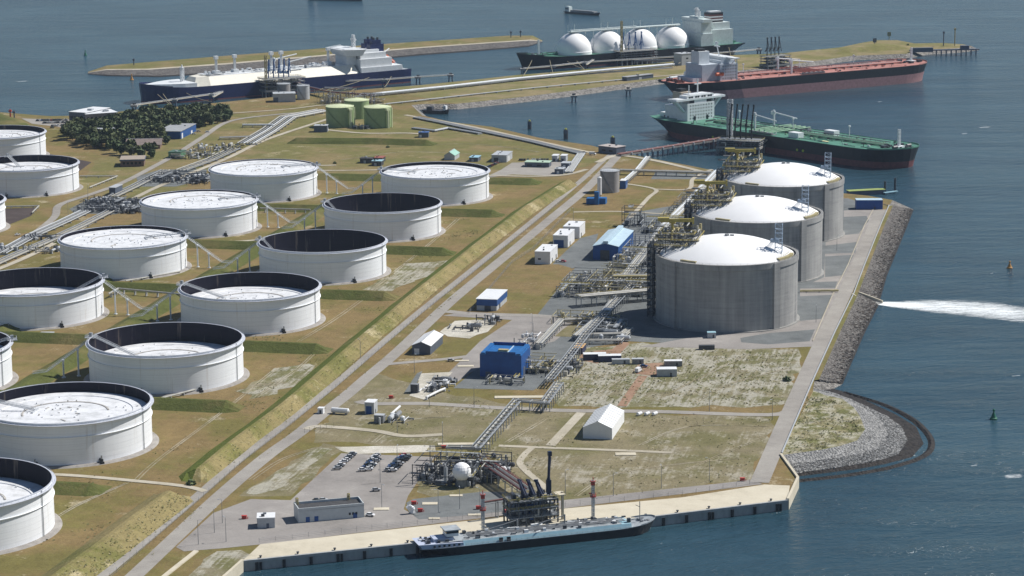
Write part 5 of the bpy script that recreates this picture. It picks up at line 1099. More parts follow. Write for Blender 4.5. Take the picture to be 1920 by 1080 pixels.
round_tank('green_tank', 'lime green storage tank, right of the front pair', (707, 241), 13.0, 19, M_LIMED, M_LIMER, 2.4, 'lime green storage tanks', True, True)
round_tank('green_tank', 'lime green storage tank behind and between the front pair', (668, 224), 12.0, 17.5, M_LIMED, M_LIMER, 2.4, 'lime green storage tanks', False)
round_tank('fire_water_tank', 'grey cylindrical water tank at the junction below the pier', (1144, 362), 7.6, 17, M_TANK, M_LGREY, .8)
round_tank('service_tank', 'pale grey round tank at the left jetty head', (568, 187), 6.5, 14, M_LGREY, M_LGREY, .6)
round_tank('service_tank', 'darker grey round tank behind the substation at the left jetty head', (531, 178), 7, 11, M_TANK, M_LGREY, .8)
def tower_unit(label, p, parts, name='process_unit', rz=SITE):
    t = thing(name, label, 'process unit', G(*p), rz)
    for nm, m, fn in parts:
        mb = MB(); fn(mb); mb.build(nm, m, t)
tower_unit('white vertical vessel left of the grey water tank', (1124, 368), [('vessel', M_WHITE, lambda m: m.vessel((0, 0, 1.4), (0, 0, 15), 1.8)), ('leg', M_GREY, lambda m: [m.cyl((x, y, 0), (x, y, 2), .2, n=4) for x in (-1, 1) for y in (-1, 1)]), ('nozzle', M_GREY, lambda m: m.cyl((0, 0, 14), (0, 0, 16.4), .4, n=6))], 'vertical_vessel')
tower_unit('bright blue boiler unit with square stack beside the grey water tank', (1118, 382), [('body', M_BLUR, lambda m: (m.box(-4, 1, 0, 7, 7, 4.4), m.box(4.5, 2, 0, 6, 7, 4.6))), ('stack', M_BLUR, lambda m: m.box(1, -3, 0, 3.4, 3.4, 10)), ('duct', M_BLU, lambda m: m.box(1, 0, 3, 2, 5, 2))], 'boiler_unit')
building('boiler_house', 'small dark blue house with white roof right of the grey water tank', (1162, 354), (1173, 354), 10, 6.4, M_BLU, M_WHITE, over=.1, doors=[(.6, 1, 1.4, 2.6, M_WHITE)])
# ---------------------------------------------------------------- pipe racks and process plant
def rack(label, px, w, h, n, sup=9.0, lane=True, r=.4, mats=None, group=None, name='pipe_rack', rail=None, raw=None, rung=0):
    pts = raw if raw else [G(*p) for p in px]; o = pts[0].copy(); t = thing(name, label, 'pipe rack', o, 0, group); mats = mats or [M_PIPEW, M_GREY, M_PIPEW]
    def off(k, z):
        q = []
        for i, p in enumerate(pts):
            a = (p-pts[i-1]).normalized() if i else None; b = (pts[i+1]-p).normalized() if i < len(pts)-1 else None
            d = ((a or b)+(b or a)); d.normalize(); c = max(.5, d.dot(a or b)); nn = Vector((-d.y, d.x, 0))/c; q.append(p-o+nn*k+Vector((0, 0, z)))
        return q
    for i in range(n):
        mb = MB(); rr = r*(1 if i % 3 else 1.35); mb.pipe(off(-w/2+w*(i+.5)/n, h+rr), rr, 6); mb.build('pipe', mats[i % len(mats)], t)
    mb = MB()
    for a, b in zip(pts, pts[1:]):
        d = b-a; L = d.length; d.normalize(); rz = math.atan2(d.y, d.x); c = max(1, int(L/sup)); nn = Vector((-d.y, d.x, 0))
        for i in range(c+1):
            p = a.lerp(b, i/c)-o; mb.box(p.x, p.y, h-.35, .4, w+.6, .35, 0, rz); (mb.box(p.x, p.y, h+1.0, .4, w+.5, .3, 0, rz), [mb.box(p.x+nn.x*s*w/2, p.y+nn.y*s*w/2, h, .3, .3, 1.1, 0, rz) for s in (-1, 1)]) if rung else None
            if h > 1.4:
                for s in (-1, 1): mb.box(p.x+nn.x*s*w/2, p.y+nn.y*s*w/2, 0, .4, .4, h-.35, 0, rz)
            else: mb.box(p.x, p.y, 0, .5, w+.8, max(.2, h-.35), 0, rz)
    for s in (-1, 1):
        if h > 1.4: mb.pipe(off(s*w/2, h-.6 if not rung else h+1.2), .18 if not rung else .26, 4)
    mb.build('trestle_frame', M_STEEL, t)
    if rail:
        mb = MB(); mb.rail(off(w/2+.8, h+.2), 1.1, 3, .07); q0, q1 = off(w/2+.2, h+.2), off(w/2+1.2, h+.2)
        for i in range(len(q0)-1): mb.hexa([q0[i], q0[i+1], q1[i+1], q1[i]], [v+Vector((0, 0, .1)) for v in (q0[i], q0[i+1], q1[i+1], q1[i])])
        mb.build('walkway', rail, t)
    return t
RK = 'pipe racks of the gas terminal'
rack('grey box girder pipe rack zigzagging across the dry field to the jetty plant', [(1048, 735), (1022, 772), (970, 768), (893, 858), (838, 857)], 5.0, 4.2, 2, 6, r=.42, mats=[M_PIPEW, M_GREY], group=RK, rung=1)
rack('grey pipe rack running from the process area down past the blue hall', [(1212, 520), (1150, 585), (1100, 640), (1062, 690), (1030, 728)], 5.0, 4.0, 3, 6, r=.34, group=RK, mats=[M_PIPEW, M_GREY, M_GREY], rung=1)
rack('short grey pipe rack around the brown grass plot above the blue hall', [(1010, 655), (1052, 610), (1090, 608)], 4, 3, 4, 7, group=RK)
rack('grey pipe corridor with dark rollers left of the orange roofed container', [(1080, 640), (1128, 600), (1160, 560)], 5, 3, 5, 7, group=RK)
rack('wide pale pipe rack from the compressor shed to the nearest gas tank', [(1085, 575), (1228, 562)], 8, 6, 6, 9, r=.6, group=RK, mats=[M_PIPEW, M_OCH, M_GREY], rail=M_YEL)
rack('pale insulated pipe rack in front of the nearest gas tank riser', [(1150, 540), (1228, 540)], 5, 7, 4, 9, r=.7, group=RK, mats=[M_OCH, M_PIPEW], rail=M_YEL)
rack('grey pipe rack slanting between the compressor shed and the nearest gas tank', [(1165, 545), (1215, 480), (1245, 440)], 7, 6, 5, 10, r=.5, group=RK)
rack('long grey pipe rack west of the gas tanks running toward the pier', [(1240, 445), (1290, 395), (1345, 335)], 7, 6, 5, 10, r=.55, group=RK, mats=[M_PIPEW, M_SHELL2])
rack('low grey pipe bank below the nearest gas tank, upper one', [(1090, 634), (1168, 632), (1180, 622)], 5, 2, 5, 6, r=.35, group=RK)
rack('low grey pipe bank below the nearest gas tank, lower one', [(1085, 645), (1160, 645), (1176, 630)], 4, 2, 4, 6, r=.3, group=RK)
rack('grey pipe line from the water tank east to the farthest gas tank', [(1162, 327), (1230, 329), (1345, 332)], 4, 3, 4, 8, r=.6, group=RK)
rack('grey pipe line from the pier root south past the water tank', [(1215, 300), (1195, 325), (1172, 345)], 4, 2.4, 4, 7, r=.5, group=RK, mats=[M_SHELL2, M_PIPEW])
rack('low concrete coloured pipe strip along the north coast', [(780, 222), (830, 232), (1000, 268), (1090, 290), (1066, 325)], 7, .8, 7, 12, r=.4, mats=[M_LGREY, M_PIPEW])
rack('low pipe strip stepping toward the north coast from the field', [(775, 242), (815, 247), (840, 242), (900, 252)], 5, .8, 5, 10, r=.4, mats=[M_LGREY])
rack('dark red loading pipes on a rack from the jetty plant to the quay platform', [(895, 880), (985, 942)], 6, 6, 6, 8, r=.3, mats=[M_DKRP, M_GREY, M_PIPEW], rail=M_DKRP)
rack('dark red fire water line on a rack behind the left quay mast', [(905, 975), (985, 962)], 2.2, 8, 2, 6, r=.3, mats=[M_DKRP, M_DARK])
rack('white pipe track bundle from the green tanks south past the oil tanks, upper half', [(608, 209), (540, 222), (505, 247), (462, 272)], 20, 1.0, 7, 14, r=.5, mats=[M_PIPEW, M_GREY, M_SHELL2])
rack('white pipe track bundle running down past the oil tanks, middle part', [(440, 281), (395, 302), (340, 322)], 13, 1.0, 4, 14, r=.42, mats=[M_PIPEW, M_GREY])
rack('grey pipe track left of the valve manifold', [(310, 322), (250, 353), (210, 372)], 10, 1.0, 4, 14, r=.42, mats=[M_GREY, M_PIPEW])
rack('grey pipe track below the valve manifold, left strand', [(162, 398), (120, 418), (60, 445), (0, 478)], 11, 1.0, 5, 14, r=.42, mats=[M_LGREY, M_GREY])
rack('dark grey pipe track below the valve manifold, right strand', [(212, 396), (155, 425), (90, 455), (20, 485), (-20, 503)], 9, 1.0, 4, 14, r=.42, mats=[M_GREY, M_PIPEW])
rack('short pale pipe leaving the pipe track toward the copse', [(455, 239), (512, 239)], 3, 2, 2, 8, r=.6, mats=[M_SHELL2])
rack('low pale pipes across the pipe track near the copse end', [(412, 262), (470, 260)], 6, 1.5, 4, 8, r=.4, mats=[M_PIPEW, M_GREY])
rack('white pipes along the jetty dam', [(700, 181), (830, 168), (960, 153), (1100, 139), (1262, 125)], 6, 2.0, 5, 16, r=.7, mats=[M_SHELL2])
rack('thin pale pipes along the south side of the jetty dam', [(725, 197), (860, 182), (1000, 167), (1180, 150)], 3.2, 1.0, 3, 16, r=.35, mats=[M_LGREY])
rack('dark pipe bridge from the left jetty head to the jetty dam', [(552, 168), (620, 184), (700, 190)], 6, 6, 5, 10, r=.5, mats=[M_DKRP, M_GREY])
rack('dark pipe bridge from the middle jetty head to the jetty dam', [(1190, 119), (1262, 119)], 9, 3, 6, 8, r=.5, mats=[M_DARK, M_GREY])
def plant(label, p, w, d, seed, dens=1.0, h=9.0, decks=2, yel=.3, name='process_unit', rz=SITE, dark=False, frame=True, colv=2, mats=None):
    rr = rnd(seed); t = thing(name, label, 'process unit', G(*p), rz); cols = mats or ([M_GREY, M_DARK, M_PIPEW, M_OCH, M_PIPEW] if not dark else [M_DARK, M_DARK, M_GREY, M_GREY])
    if frame:
        mb = MB(); nx, ny = max(2, int(w/7)+1), max(2, int(d/8)+1)
        for i in range(nx):
            for j in range(ny):
                if rr.random() < .85: mb.box(-w/2+w*i/(nx-1), d*j/(ny-1), 0, .36, .36, h*rr.choice([.4, .6, 1]))
        for k in range(decks):
            z = h*(k+1)/decks
            for i in range(nx): mb.box(-w/2+w*i/(nx-1), d*rr.uniform(.35, .65), z-.5, .28, d*rr.uniform(.4, .7), .3)
            for j in range(ny): mb.box(0, d*j/(ny-1), z-.5, w, .28, .3)
        mb.build('frame', rr.choice([M_GREY, M_OCH, M_LGREY]) if not dark else M_DARK, t)
        for k in range(decks):
            z = h*(k+1)/decks; x0 = rr.uniform(-w/2, w/2-3.5); x1 = x0+rr.uniform(2, 3.2); y0 = rr.uniform(0, d*.2); y1 = rr.uniform(d*.6, d)
            if k % 2: x0, x1, y0 = -w*.45, w*.4, rr.uniform(0, max(.1, d-3)); y1 = y0+2.2
            mb = MB(); mb.box((x0+x1)/2, (y0+y1)/2, z, x1-x0, y1-y0, .15); mb.build('deck', M_STEEL, t)
            mb = MB(); mb.rail([(x0, y0, z), (x1, y0, z), (x1, y1, z), (x0, y1, z), (x0, y0, z)], 1.2, 2.2, .1); mb.build('handrail', M_YEL if rr.random() < yel*2.2 else M_GREY, t)
    for k in range(min(95, int(w*d/15*dens))):
        x, y = rr.uniform(-w/2, w/2), rr.uniform(0, d); z = rr.choice([.8, 1.5, h*.35, h*.5, h*.8]); L = rr.uniform(3, 11); r = rr.uniform(.18, .42); m = rr.choice(cols); mb = MB(); c = rr.random()
        if c < .36: mb.pipe([(x, y, z), (min(w/2, x+L), y, z), (min(w/2, x+L), y, max(.3, z-rr.uniform(.5, z)))], r, 6)
        elif c < .75: mb.pipe([(x, y, 0), (x, y, z), (x, min(d, y+L), z)], r, 6)
        else: mb.pipe([(x, y, 0), (x, y, z+rr.uniform(.5, 3))], r*1.2, 6)
        mb.build('pipe', m, t)
    for k in range(min(60, int(w*d/48*dens))):
        x, y = rr.uniform(-w/2+2, w/2-2), rr.uniform(1, d-1); c = rr.random(); m = rr.choice(cols+[M_LGREY]); mb = MB()
        if c < .4: L = rr.uniform(3, 8); mb.vessel((x, y, 2.2), (x+(L if k % 2 else 0), y+(0 if k % 2 else L), 2.2), rr.uniform(.8, 1.5), m=0); mb.box(x, y, 0, 1.2, 1.2, 1.6)
        elif c < .6: mb.vessel((x, y, 1), (x, y, rr.uniform(4, h*.9)), rr.uniform(.6, 1.3))
        else: mb.box(x, y, 0, rr.uniform(1.2, 3.5), rr.uniform(1.2, 3.5), rr.uniform(1, 3)); mb.cyl((x, y, 1), (x, y, rr.uniform(2.5, 4)), .35, n=6)
        mb.build('vessel' if c < .6 else 'pump', m, t)
    return t
plant('tangled pipework unit in front of the compressor shed, left half with yellow stairs', (1075, 560), 22, 62, 11, 1.1, 8, 2, .6)
plant('tangled pipework unit in front of the compressor shed, right half beside the gas tank', (1130, 560), 26, 76, 12, 1.2, 8, 2, .3)
plant('pipework unit right of the compressor shed', (1185, 500), 20, 75, 13, 1.0, 9, 2, .4)
plant('dark tall steel structure behind the compressor shed', (1185, 425), 15, 12, 14, 1.2, 14, 3, .1, dark=True)
plant('pipework unit between the compressor shed and the middle gas tank', (1235, 440), 28, 30, 15, .8, 8, 2, .6)
plant('pipework unit left of the middle gas tank', (1285, 400), 18, 60, 16, .7, 9, 2, .5)
plant('low pipework with valves below the nearest pipe rack', (1095, 610), 40, 20, 17, 1.2, 5, 1, .2)
plant('pipework and pumps at the right side of the blue hall', (1005, 702), 14, 24, 18, 1.3, 7, 2, .3)
plant('small pump skids in front of the blue hall', (945, 722), 20, 8, 19, 1.4, 4, 1, .3)
plant('round bunded pipe pit with dark valves beside the pipe rack', (1068, 690), 14, 12, 20, 1.6, 4, 1, .1, dark=False, frame=False)
plant('dense dark pipework plant of the jetty with yellow railings', (832, 912), 30, 34, 21, 3, 10, 2, .9, dark=True)
plant('dark pipework inside the jetty plant behind the white sphere vessel', (848, 905), 34, 26, 51, 2.4, 9, 2, .6, frame=False, mats=[M_DARK, M_GREY, M_DARK, M_OCH, M_PIPEW])
plant('pipework right of the white sphere vessel in the jetty plant', (893, 905), 22, 28, 22, 2.6, 8, 2, .6, dark=True)
plant('valve and pipe skids on the pale rubble plot by the cross road', (812, 738), 16, 28, 23, .9, 4, 1, .0, frame=False, mats=[M_GREY, M_DARK, M_WHITE])
plant('small valve plot with white pipe beside the switch cabin', (735, 798), 16, 14, 24, .8, 3, 1, .0, frame=False, mats=[M_GREY, M_WHITE])
plant('stacked steel and pipe parts on the pale rubble yard, left', (865, 622), 22, 14, 25, .7, 3, 1, 0, frame=False, mats=[M_DARK, M_GREY])
plant('stacked steel and pipe parts on the pale rubble yard, right', (905, 612), 16, 22, 26, .9, 3, 1, 0, frame=False, mats=[M_DARK, M_GREY])
plant('pipe and pump row left of the grass plot above the blue hall', (985, 655), 20, 40, 27, .6, 3, 1, 0, frame=False, mats=[M_GREY, M_WHITE, M_PIPEW])
plant('dark dense valve manifold beside the pipe track, near strip', (200, 400), 54, 24, 28, 3, 4, 1, 0, dark=True)
plant('dark dense valve manifold beside the pipe track, far strip', (208, 388), 52, 26, 48, 3, 4, 1, 0, dark=True)
plant('dark dense valve manifold, upper part near the full tank', (325, 346), 54, 46, 29, 2.5, 4, 1, 0, dark=True)
plant('grey pump station on the pipe track below the copse', (352, 300), 36, 34, 30, .8, 6, 1, 0, frame=False)
plant('grey pipe station near the green shed', (395, 285), 40, 34, 31, .6, 5, 1, 0, frame=False)
plant('pipe bends and valves on the pipe track at the left edge', (45, 475), 52, 18, 32, .9, 3, 1, 0, frame=False, mats=[M_PIPEW, M_GREY, M_DARK])
plant('dark pipe bridge over the track above the left edge pipe bends', (95, 452), 44, 10, 33, 1.2, 3.5, 1, 0, dark=True)
plant('grey steel structure with pipes behind the green tanks', (625, 196), 34, 26, 34, 1.0, 14, 2, 0)
plant('steel structure and pipes at the right end of the pipe bridge by the green tanks', (695, 196), 24, 14, 35, 1.0, 10, 2, 0)
plant('low pipework in front of the green tanks', (672, 243), 20, 12, 36, 1.0, 4, 1, 0, frame=False)
plant('construction material rows on the red earth near the pipe bank', (1125, 640), 34, 6, 37, 1, 2, 1, 0, frame=False, mats=[M_GREY, M_LGREY])
plant('beige grey pipework tangle between the compressor shed and the nearest gas tank, far part', (1165, 505), 20, 50, 41, 1.3, 7, 2, .5, frame=False, mats=[M_OCH, M_PIPEW, M_GREY, M_LGREY])
plant('beige grey pipework tangle between the compressor shed and the nearest gas tank, near part', (1150, 556), 34, 46, 42, 1.2, 7, 2, .5, frame=False, mats=[M_OCH, M_PIPEW, M_GREY, M_LGREY])
plant('pipework tangle with pale vessels left of the nearest gas tank riser', (1200, 556), 24, 60, 43, 1.0, 8, 2, .5, mats=[M_OCH, M_PIPEW, M_GREY, M_DARK])
plant('pipes and valves along the corridor below the nearest gas tank', (1120, 628), 26, 30, 44, 1.0, 4, 1, .3, mats=[M_GREY, M_PIPEW, M_DARK])
plant('pipes and valves under the pipe rack right of the blue hall', (1045, 712), 16, 40, 45, 1.0, 4, 1, .2, frame=False, mats=[M_GREY, M_PIPEW, M_DARK])
plant('pipework and racks west of the middle gas tank', (1262, 425), 22, 46, 46, 1.0, 7, 2, .6, mats=[M_OCH, M_PIPEW, M_GREY])
# white sphere and bullet
tower_unit('white sphere vessel standing in the jetty plant', (866, 912), [('vessel', M_DOME, lambda m: m.sphere((0, 0, 7.2), 4.4, 20)), ('skirt', M_GREY, lambda m: m.cyl((0, 0, 0), (0, 0, 3.6), 2.6, n=12))], 'sphere_vessel')
tower_unit('white cylindrical vessel lying beside the dark red pipe rack', (930, 894), [('vessel', M_DOME, lambda m: m.vessel((-3, 0, 3), (4, 2, 3), 1.9)), ('saddle', M_CONCD, lambda m: (m.box(-2, 0, 0, 1, 3, 1.6), m.box(3, 1.6, 0, 1, 3, 1.6)))], 'horizontal_vessel')
tower_unit('white pipe loop on the pale rubble plot by the cross road', (800, 750), [('pipe', M_WHITE, lambda m: m.pipe([(0, 0, .2), (0, 0, 1.6), (3, 14, 1.6), (5, 20, 1.6), (5, 20, .2)], .6, 8)), ('support', M_GREY, lambda m: m.box(2, 9, 0, 1, 1, 1.2))], 'vent_pipe')
tower_unit('white elbow pipe in the valve plot beside the switch cabin', (734, 783), [('pipe', M_WHITE, lambda m: m.pipe([(0, 0, .2), (0, 0, 2), (2.5, 8, 4.2)], .65, 8)), ('support', M_GREY, lambda m: m.box(1, 4, 0, .6, .6, 2))], 'vent_pipe')
tower_unit('white horn shaped ventilator beside the gravel bed', (773, 963), [('horn', M_WHITE, lambda m: m.pipe([(0, 0, 0), (0, 0, 2.4), (-1, -.6, 3.4), (-2.2, -1.2, 2.6)], 1.0, 10)), ('base', M_GREY, lambda m: m.box(0, 0, 0, 3, 3, .5))], 'ventilator')
tower_unit('white cylinder vessel lying by the guard barrier of the cross road', (640, 776), [('vessel', M_WHITE, lambda m: m.vessel((-5, 0, 2), (4, -1, 2), 1.4)), ('saddle', M_GREY, lambda m: (m.box(-4, 0, 0, 1, 2, 1), m.box(3, -1, 0, 1, 2, 1)))], 'horizontal_vessel')
# ---------------------------------------------------------------- quay loading platform with arms
def arm(t, x, y, z, h, m, lean=0.0, fold=.6, back=3, q=1.0):
    mb = MB(); mb.cyl((x, y, z), (x, y, z+h*.42), .62*q, n=8); mb.box(x, y, z+h*.4, 1.8*q, 1.8*q, 1.6*q)
    top = (x+lean, y+back*.4, z+h); mb.cyl((x, y, z+h*.42), top, .7*q, n=7); mb.box(top[0], top[1], top[2]-.6, 1.5*q, 1.5*q, 1.5*q); mb.cyl(top, (x+lean*.4, y-back, z+h*(1-fold)), .42, n=6)
    mb.cyl((x, y, z+h*.42), (x-lean*.6, y+2.6, z+h*.25), .7, n=6); mb.build('loading_arm', m, t)
c = G(1003, 985); t = thing('loading_platform', 'dark steel loading platform with blue loading arms on the front quay', 'loading platform', c, math.atan2((qc-qa).y, (qc-qa).x)); rr = rnd(50)
mb = MB()
for i in range(7):
    for j in range(3): mb.box(-11+i*3.7, 1+j*4.5, 0, .6, .6, 11)
for k in range(3):
    z = 3.6*(k+1)
    for j in range(3): mb.box(0, 1+j*4.5, z-.4, 23, .5, .5)
    for i in range(7): mb.box(-11+i*3.7, 5.5, z-.4, .5, 9.5, .5)
    mb.cyl((-11+k*7, 1, z-3.4), (-4+k*5, 1, z), .2, n=4)
mb.build('frame', M_DARK, t)
for k in range(3):
    mb = MB(); mb.box(0, 5.5, 3.7*(k+1), 23.5-k, 10.5, .2); mb.build('deck', M_STEEL if k < 2 else M_GREY, t)
    mb = MB(); mb.rail([(-11.6, .2, 3.9*(k+1)-.2), (11.6, .2, 3.9*(k+1)-.2), (11.6, 10.8, 3.9*(k+1)-.2), (-11.6, 10.8, 3.9*(k+1)-.2), (-11.6, .2, 3.9*(k+1)-.2)], 1.2, 2, .08); mb.build('handrail', M_YEL if k else M_GREY, t)
for k in range(46):
    x, y, z = rr.uniform(-11, 10), rr.uniform(.5, 10), rr.choice([1, 2, 4.5, 6, 8]); mb = MB()
    if k % 3: mb.pipe([(x, y, z), (x+rr.uniform(1, 5), y, z), (x+2, y, z+rr.uniform(-1, 3))], rr.uniform(.2, .5), 6)
    else: mb.box(x, y, z, rr.uniform(.8, 2.4), rr.uniform(.8, 2), rr.uniform(.8, 2))
    mb.build('pipe' if k % 3 else 'equipment_box', rr.choice([M_DARK, M_GREY, M_GREY, M_PIPEW, M_BLU]), t)
NB = P_('navy_loading_arm', (.018, .027, .06), rough=.45, var=.15)
for k, (x, h) in enumerate([(-4.6, 9), (-3.4, 8.4), (-.6, 8.6), (.6, 8), (3.2, 8), (4.4, 7.6)]): arm(t, x, 3.5+(k % 2), 11, h, NB, -1.0, .6, 5, .62)
for k in range(26):
    x, y = rr.uniform(-11, 11), rr.uniform(.5, 10); mb = MB(); mb.box(x, y, 11.2, rr.uniform(.6, 2), rr.uniform(.6, 2), rr.uniform(.6, 2.6)); mb.build('equipment_box', rr.choice([M_DARK, M_GREY, M_OCH, M_DARK, M_QUAY]), t)
mb = MB(); mb.cyl((8, 4, 11), (8, 4, 20), .8, n=8); mb.box(8, 4, 13, 2.0, 1.8, 6); mb.cyl((8, 4, 19), (8.6, 4, 31.5), .65, n=7); mb.box(8.6, 4, 30, 1.6, 1.6, 2); mb.cyl((8.3, 5, 18), (9.4, 5, 29), .4, n=6); mb.build('loading_arm', NB, t)
mb = MB(); mb.box(11, 12, 0, 7, 8, 4); mb.box(14.5, 4, 0, 1, 1, 13); mb.box(13, 4, 12, 4, 6, .4); mb.build('stair_tower', M_QUAY, t)
def monitor_mast(label, p, h):
    t = thing('fire_monitor_mast', label, 'mast', G(*p), 0, 'fire monitor masts on the quay'); mb = MB(); mb.truss((0, 0, 0), (0, 0, h), 1.2, 9, .2); mb.cyl((0, 0, 0), (0, 0, h), .35, n=6); mb.build('mast', M_LGREY, t)
    mb = MB(); mb.box(0, 0, h-7.5, 2.6, 2.2, .5); mb.box(0, 0, h-2, 1.8, 1.8, 1.4); mb.box(0, 0, h-.4, 2.2, 2.2, .3); mb.cyl((0, 0, h), (0, 0, h+1.6), .2, n=5); mb.rail([(-1.3, -1.1, h-7), (1.3, -1.1, h-7), (1.3, 1.1, h-7), (-1.3, 1.1, h-7), (-1.3, -1.1, h-7)], 1, 1.3, .08)
    mb.cyl((0, 0, h-6), (-1.8, -1.4, h-5.4), .28, n=6); mb.build('monitor', P_('mast_red_'+str(int(h)), (.4, .06, .04), var=.1), t)
monitor_mast('lattice fire monitor mast with red nozzles left of the quay platform', (906, 996), 17); monitor_mast('lattice fire monitor mast with red nozzles right of the quay platform', (1112, 972), 17.5)
# ---------------------------------------------------------------- jetty heads, pier, dolphins
def jetty_head(label, p, w, d, armm, n, seed, h=12, armh=20, rz=0.0, z0=SEA, mast=26, cl=None):
    rr = rnd(seed); t = thing('jetty_platform', label, 'jetty', G(p[0], p[1], SEA), rz, 'jetty loading platforms')
    mb = MB(); nx = int(w/7)
    for i in range(nx+1):
        for j in range(3): mb.cyl((-w/2+1+(w-2)*i/nx, 1+(d-2)*j/2, -3), (-w/2+1+(w-2)*i/nx, 1+(d-2)*j/2, 6), .8, n=7)
    mb.build('pile', M_CONCD, t); mb = MB(); mb.box(0, d/2, 5.6, w, d, 1.8); mb.build('deck', M_CONCD, t)
    mb = MB()
    for i in range(nx+1):
        for j in range(2): mb.box(-w/2+1+(w-2)*i/nx, 2+(d-4)*j, 7.4, .6, .6, h)
    for k in range(3): mb.box(0, d/2, 7.4+h*(k+1)/3, w, d, .3)
    mb.build('frame', M_GREY if armm is not None else M_DARK, t)
    for k in range(30):
        x, y, z = rr.uniform(-w/2, w/2-4), rr.uniform(0, d), 7.4+rr.uniform(.5, h); mb = MB(); mb.pipe([(x, y, z), (x+rr.uniform(2, 9), y, z), (x+4, y, max(7.4, z-3))], rr.uniform(.3, .7), 6); mb.build('pipe', rr.choice([M_DARK, M_GREY, M_DKRP, M_PIPEW]), t)
    mb = MB(); z = 7.4+h+.3; mb.rail([(-w/2, 0, z), (w/2, 0, z), (w/2, d, z), (-w/2, d, z), (-w/2, 0, z)], 1.2, 2.5, .12); mb.build('handrail', M_OCH, t)
    for k in range(n): arm(t, -w*.28+w*.5*k/max(1, n-1), d*.7, 7.4+h, armh, armm or M_DARK, 1.5, .75, 4)
    if mast:
        mb = MB(); mb.truss((-w*.42, d*.3, 7), (-w*.42, d*.3, 7+h+mast), 1.8, 8, .3); mb.build('monitor_mast', M_OCH, t)
    return t
jetty_head('jetty platform with blue loading arms beside the navy gas carrier', (536, 181), 46, 22, M_BLUE, 5, 61, 11, 19, R(27), mast=26)
jetty_head('jetty platform with blue loading arms beside the spherical tank carrier', (1200, 121), 50, 22, M_BLUE, 4, 62, 8, 20, R(29), mast=36)
jetty_head('dark jetty platform with tall black loading arms beside the green deck tanker', (1383, 291), 40, 20, P_('black_arm', (.015, .017, .02)), 5, 63, 5, 30, R(-20), mast=0)
jetty_head('dark loading platform with black arms on the dam behind the red deck tanker', (1462, 133), 34, 16, M_DARK, 4, 64, 9, 20, R(33), mast=0)
t = thing('lattice_tower', 'pale lattice stair tower at the end of the pier by the green deck tanker', 'tower', G(1368, 283, SEA), R(-20)); mb = MB(); mb.truss((0, 0, 6), (0, 0, 46), 4.2, 12, .42); mb.build('lattice', M_LGREY, t); mb = MB()
for k in range(12): mb.box(0, 0, 8+k*3.2, 3.8, 3.8, .25)
mb.build('landing', M_STEEL, t); mb = MB(); mb.cyl((0, 0, -3), (0, 0, 6), 2.4, n=8); mb.build('pile', M_CONCD, t)
# trestle pier
a, b = G(1160, 293, 0), G(1352, 262, 2.5); a = Vector((a.x, a.y, 0)); t = thing('trestle_pier', 'long trestle pier on piles carrying brown pipes to the green deck tanker', 'pier', a); d = b-a; L = math.hypot(d.x, d.y); rz = math.atan2(d.y, d.x); n = Vector((-d.y, d.x, 0)).normalized()
mb = MB()
for s in (-1, 1): mb.hexa([n*(s*3.4-.2)+Vector((0, 0, .4)), n*(s*3.4-.2)+Vector((d.x, d.y, 2.6)), n*(s*3.4+.2)+Vector((d.x, d.y, 2.6)), n*(s*3.4+.2)+Vector((0, 0, .4))], [n*(s*3.4-.2)+Vector((0, 0, 1.5)), n*(s*3.4-.2)+Vector((d.x, d.y, 3.7)), n*(s*3.4+.2)+Vector((d.x, d.y, 3.7)), n*(s*3.4+.2)+Vector((0, 0, 1.5))])
mb.hexa([n*-3.6+Vector((0, 0, .2)), n*-3.6+Vector((d.x, d.y, 2.4)), n*3.6+Vector((d.x, d.y, 2.4)), n*3.6+Vector((0, 0, .2))], [n*-3.6+Vector((0, 0, .6)), n*-3.6+Vector((d.x, d.y, 2.8)), n*3.6+Vector((d.x, d.y, 2.8)), n*3.6+Vector((0, 0, .6))], 0, True); mb.build('deck', M_CONCD, t)
mb = MB()
for k in range(4): mb.cyl(n*(-2.2+k*1.3)+Vector((0, 0, 2.0)), n*(-2.2+k*1.3)+Vector((d.x, d.y, 4.2)), .6, n=6)
mb.build('pipes', M_DKRP, t)
K = 20
for k in range(2, K+1):
    p = d*(k/K); mb = MB()
    for s in (-1, 1): mb.cyl((p.x+n.x*s*3, p.y+n.y*s*3, -8), (p.x+n.x*s*3, p.y+n.y*s*3, .4+2.2*k/K), .75, n=7)
    mb.build('pile', M_DGREY, t)
    if k % 2 == 0: mb = MB(); mb.box(p.x, p.y, .2+2.2*k/K, 1.0, 8.4, 2.2, 0, rz); mb.build('pipe_portal', M_LGREY, t)
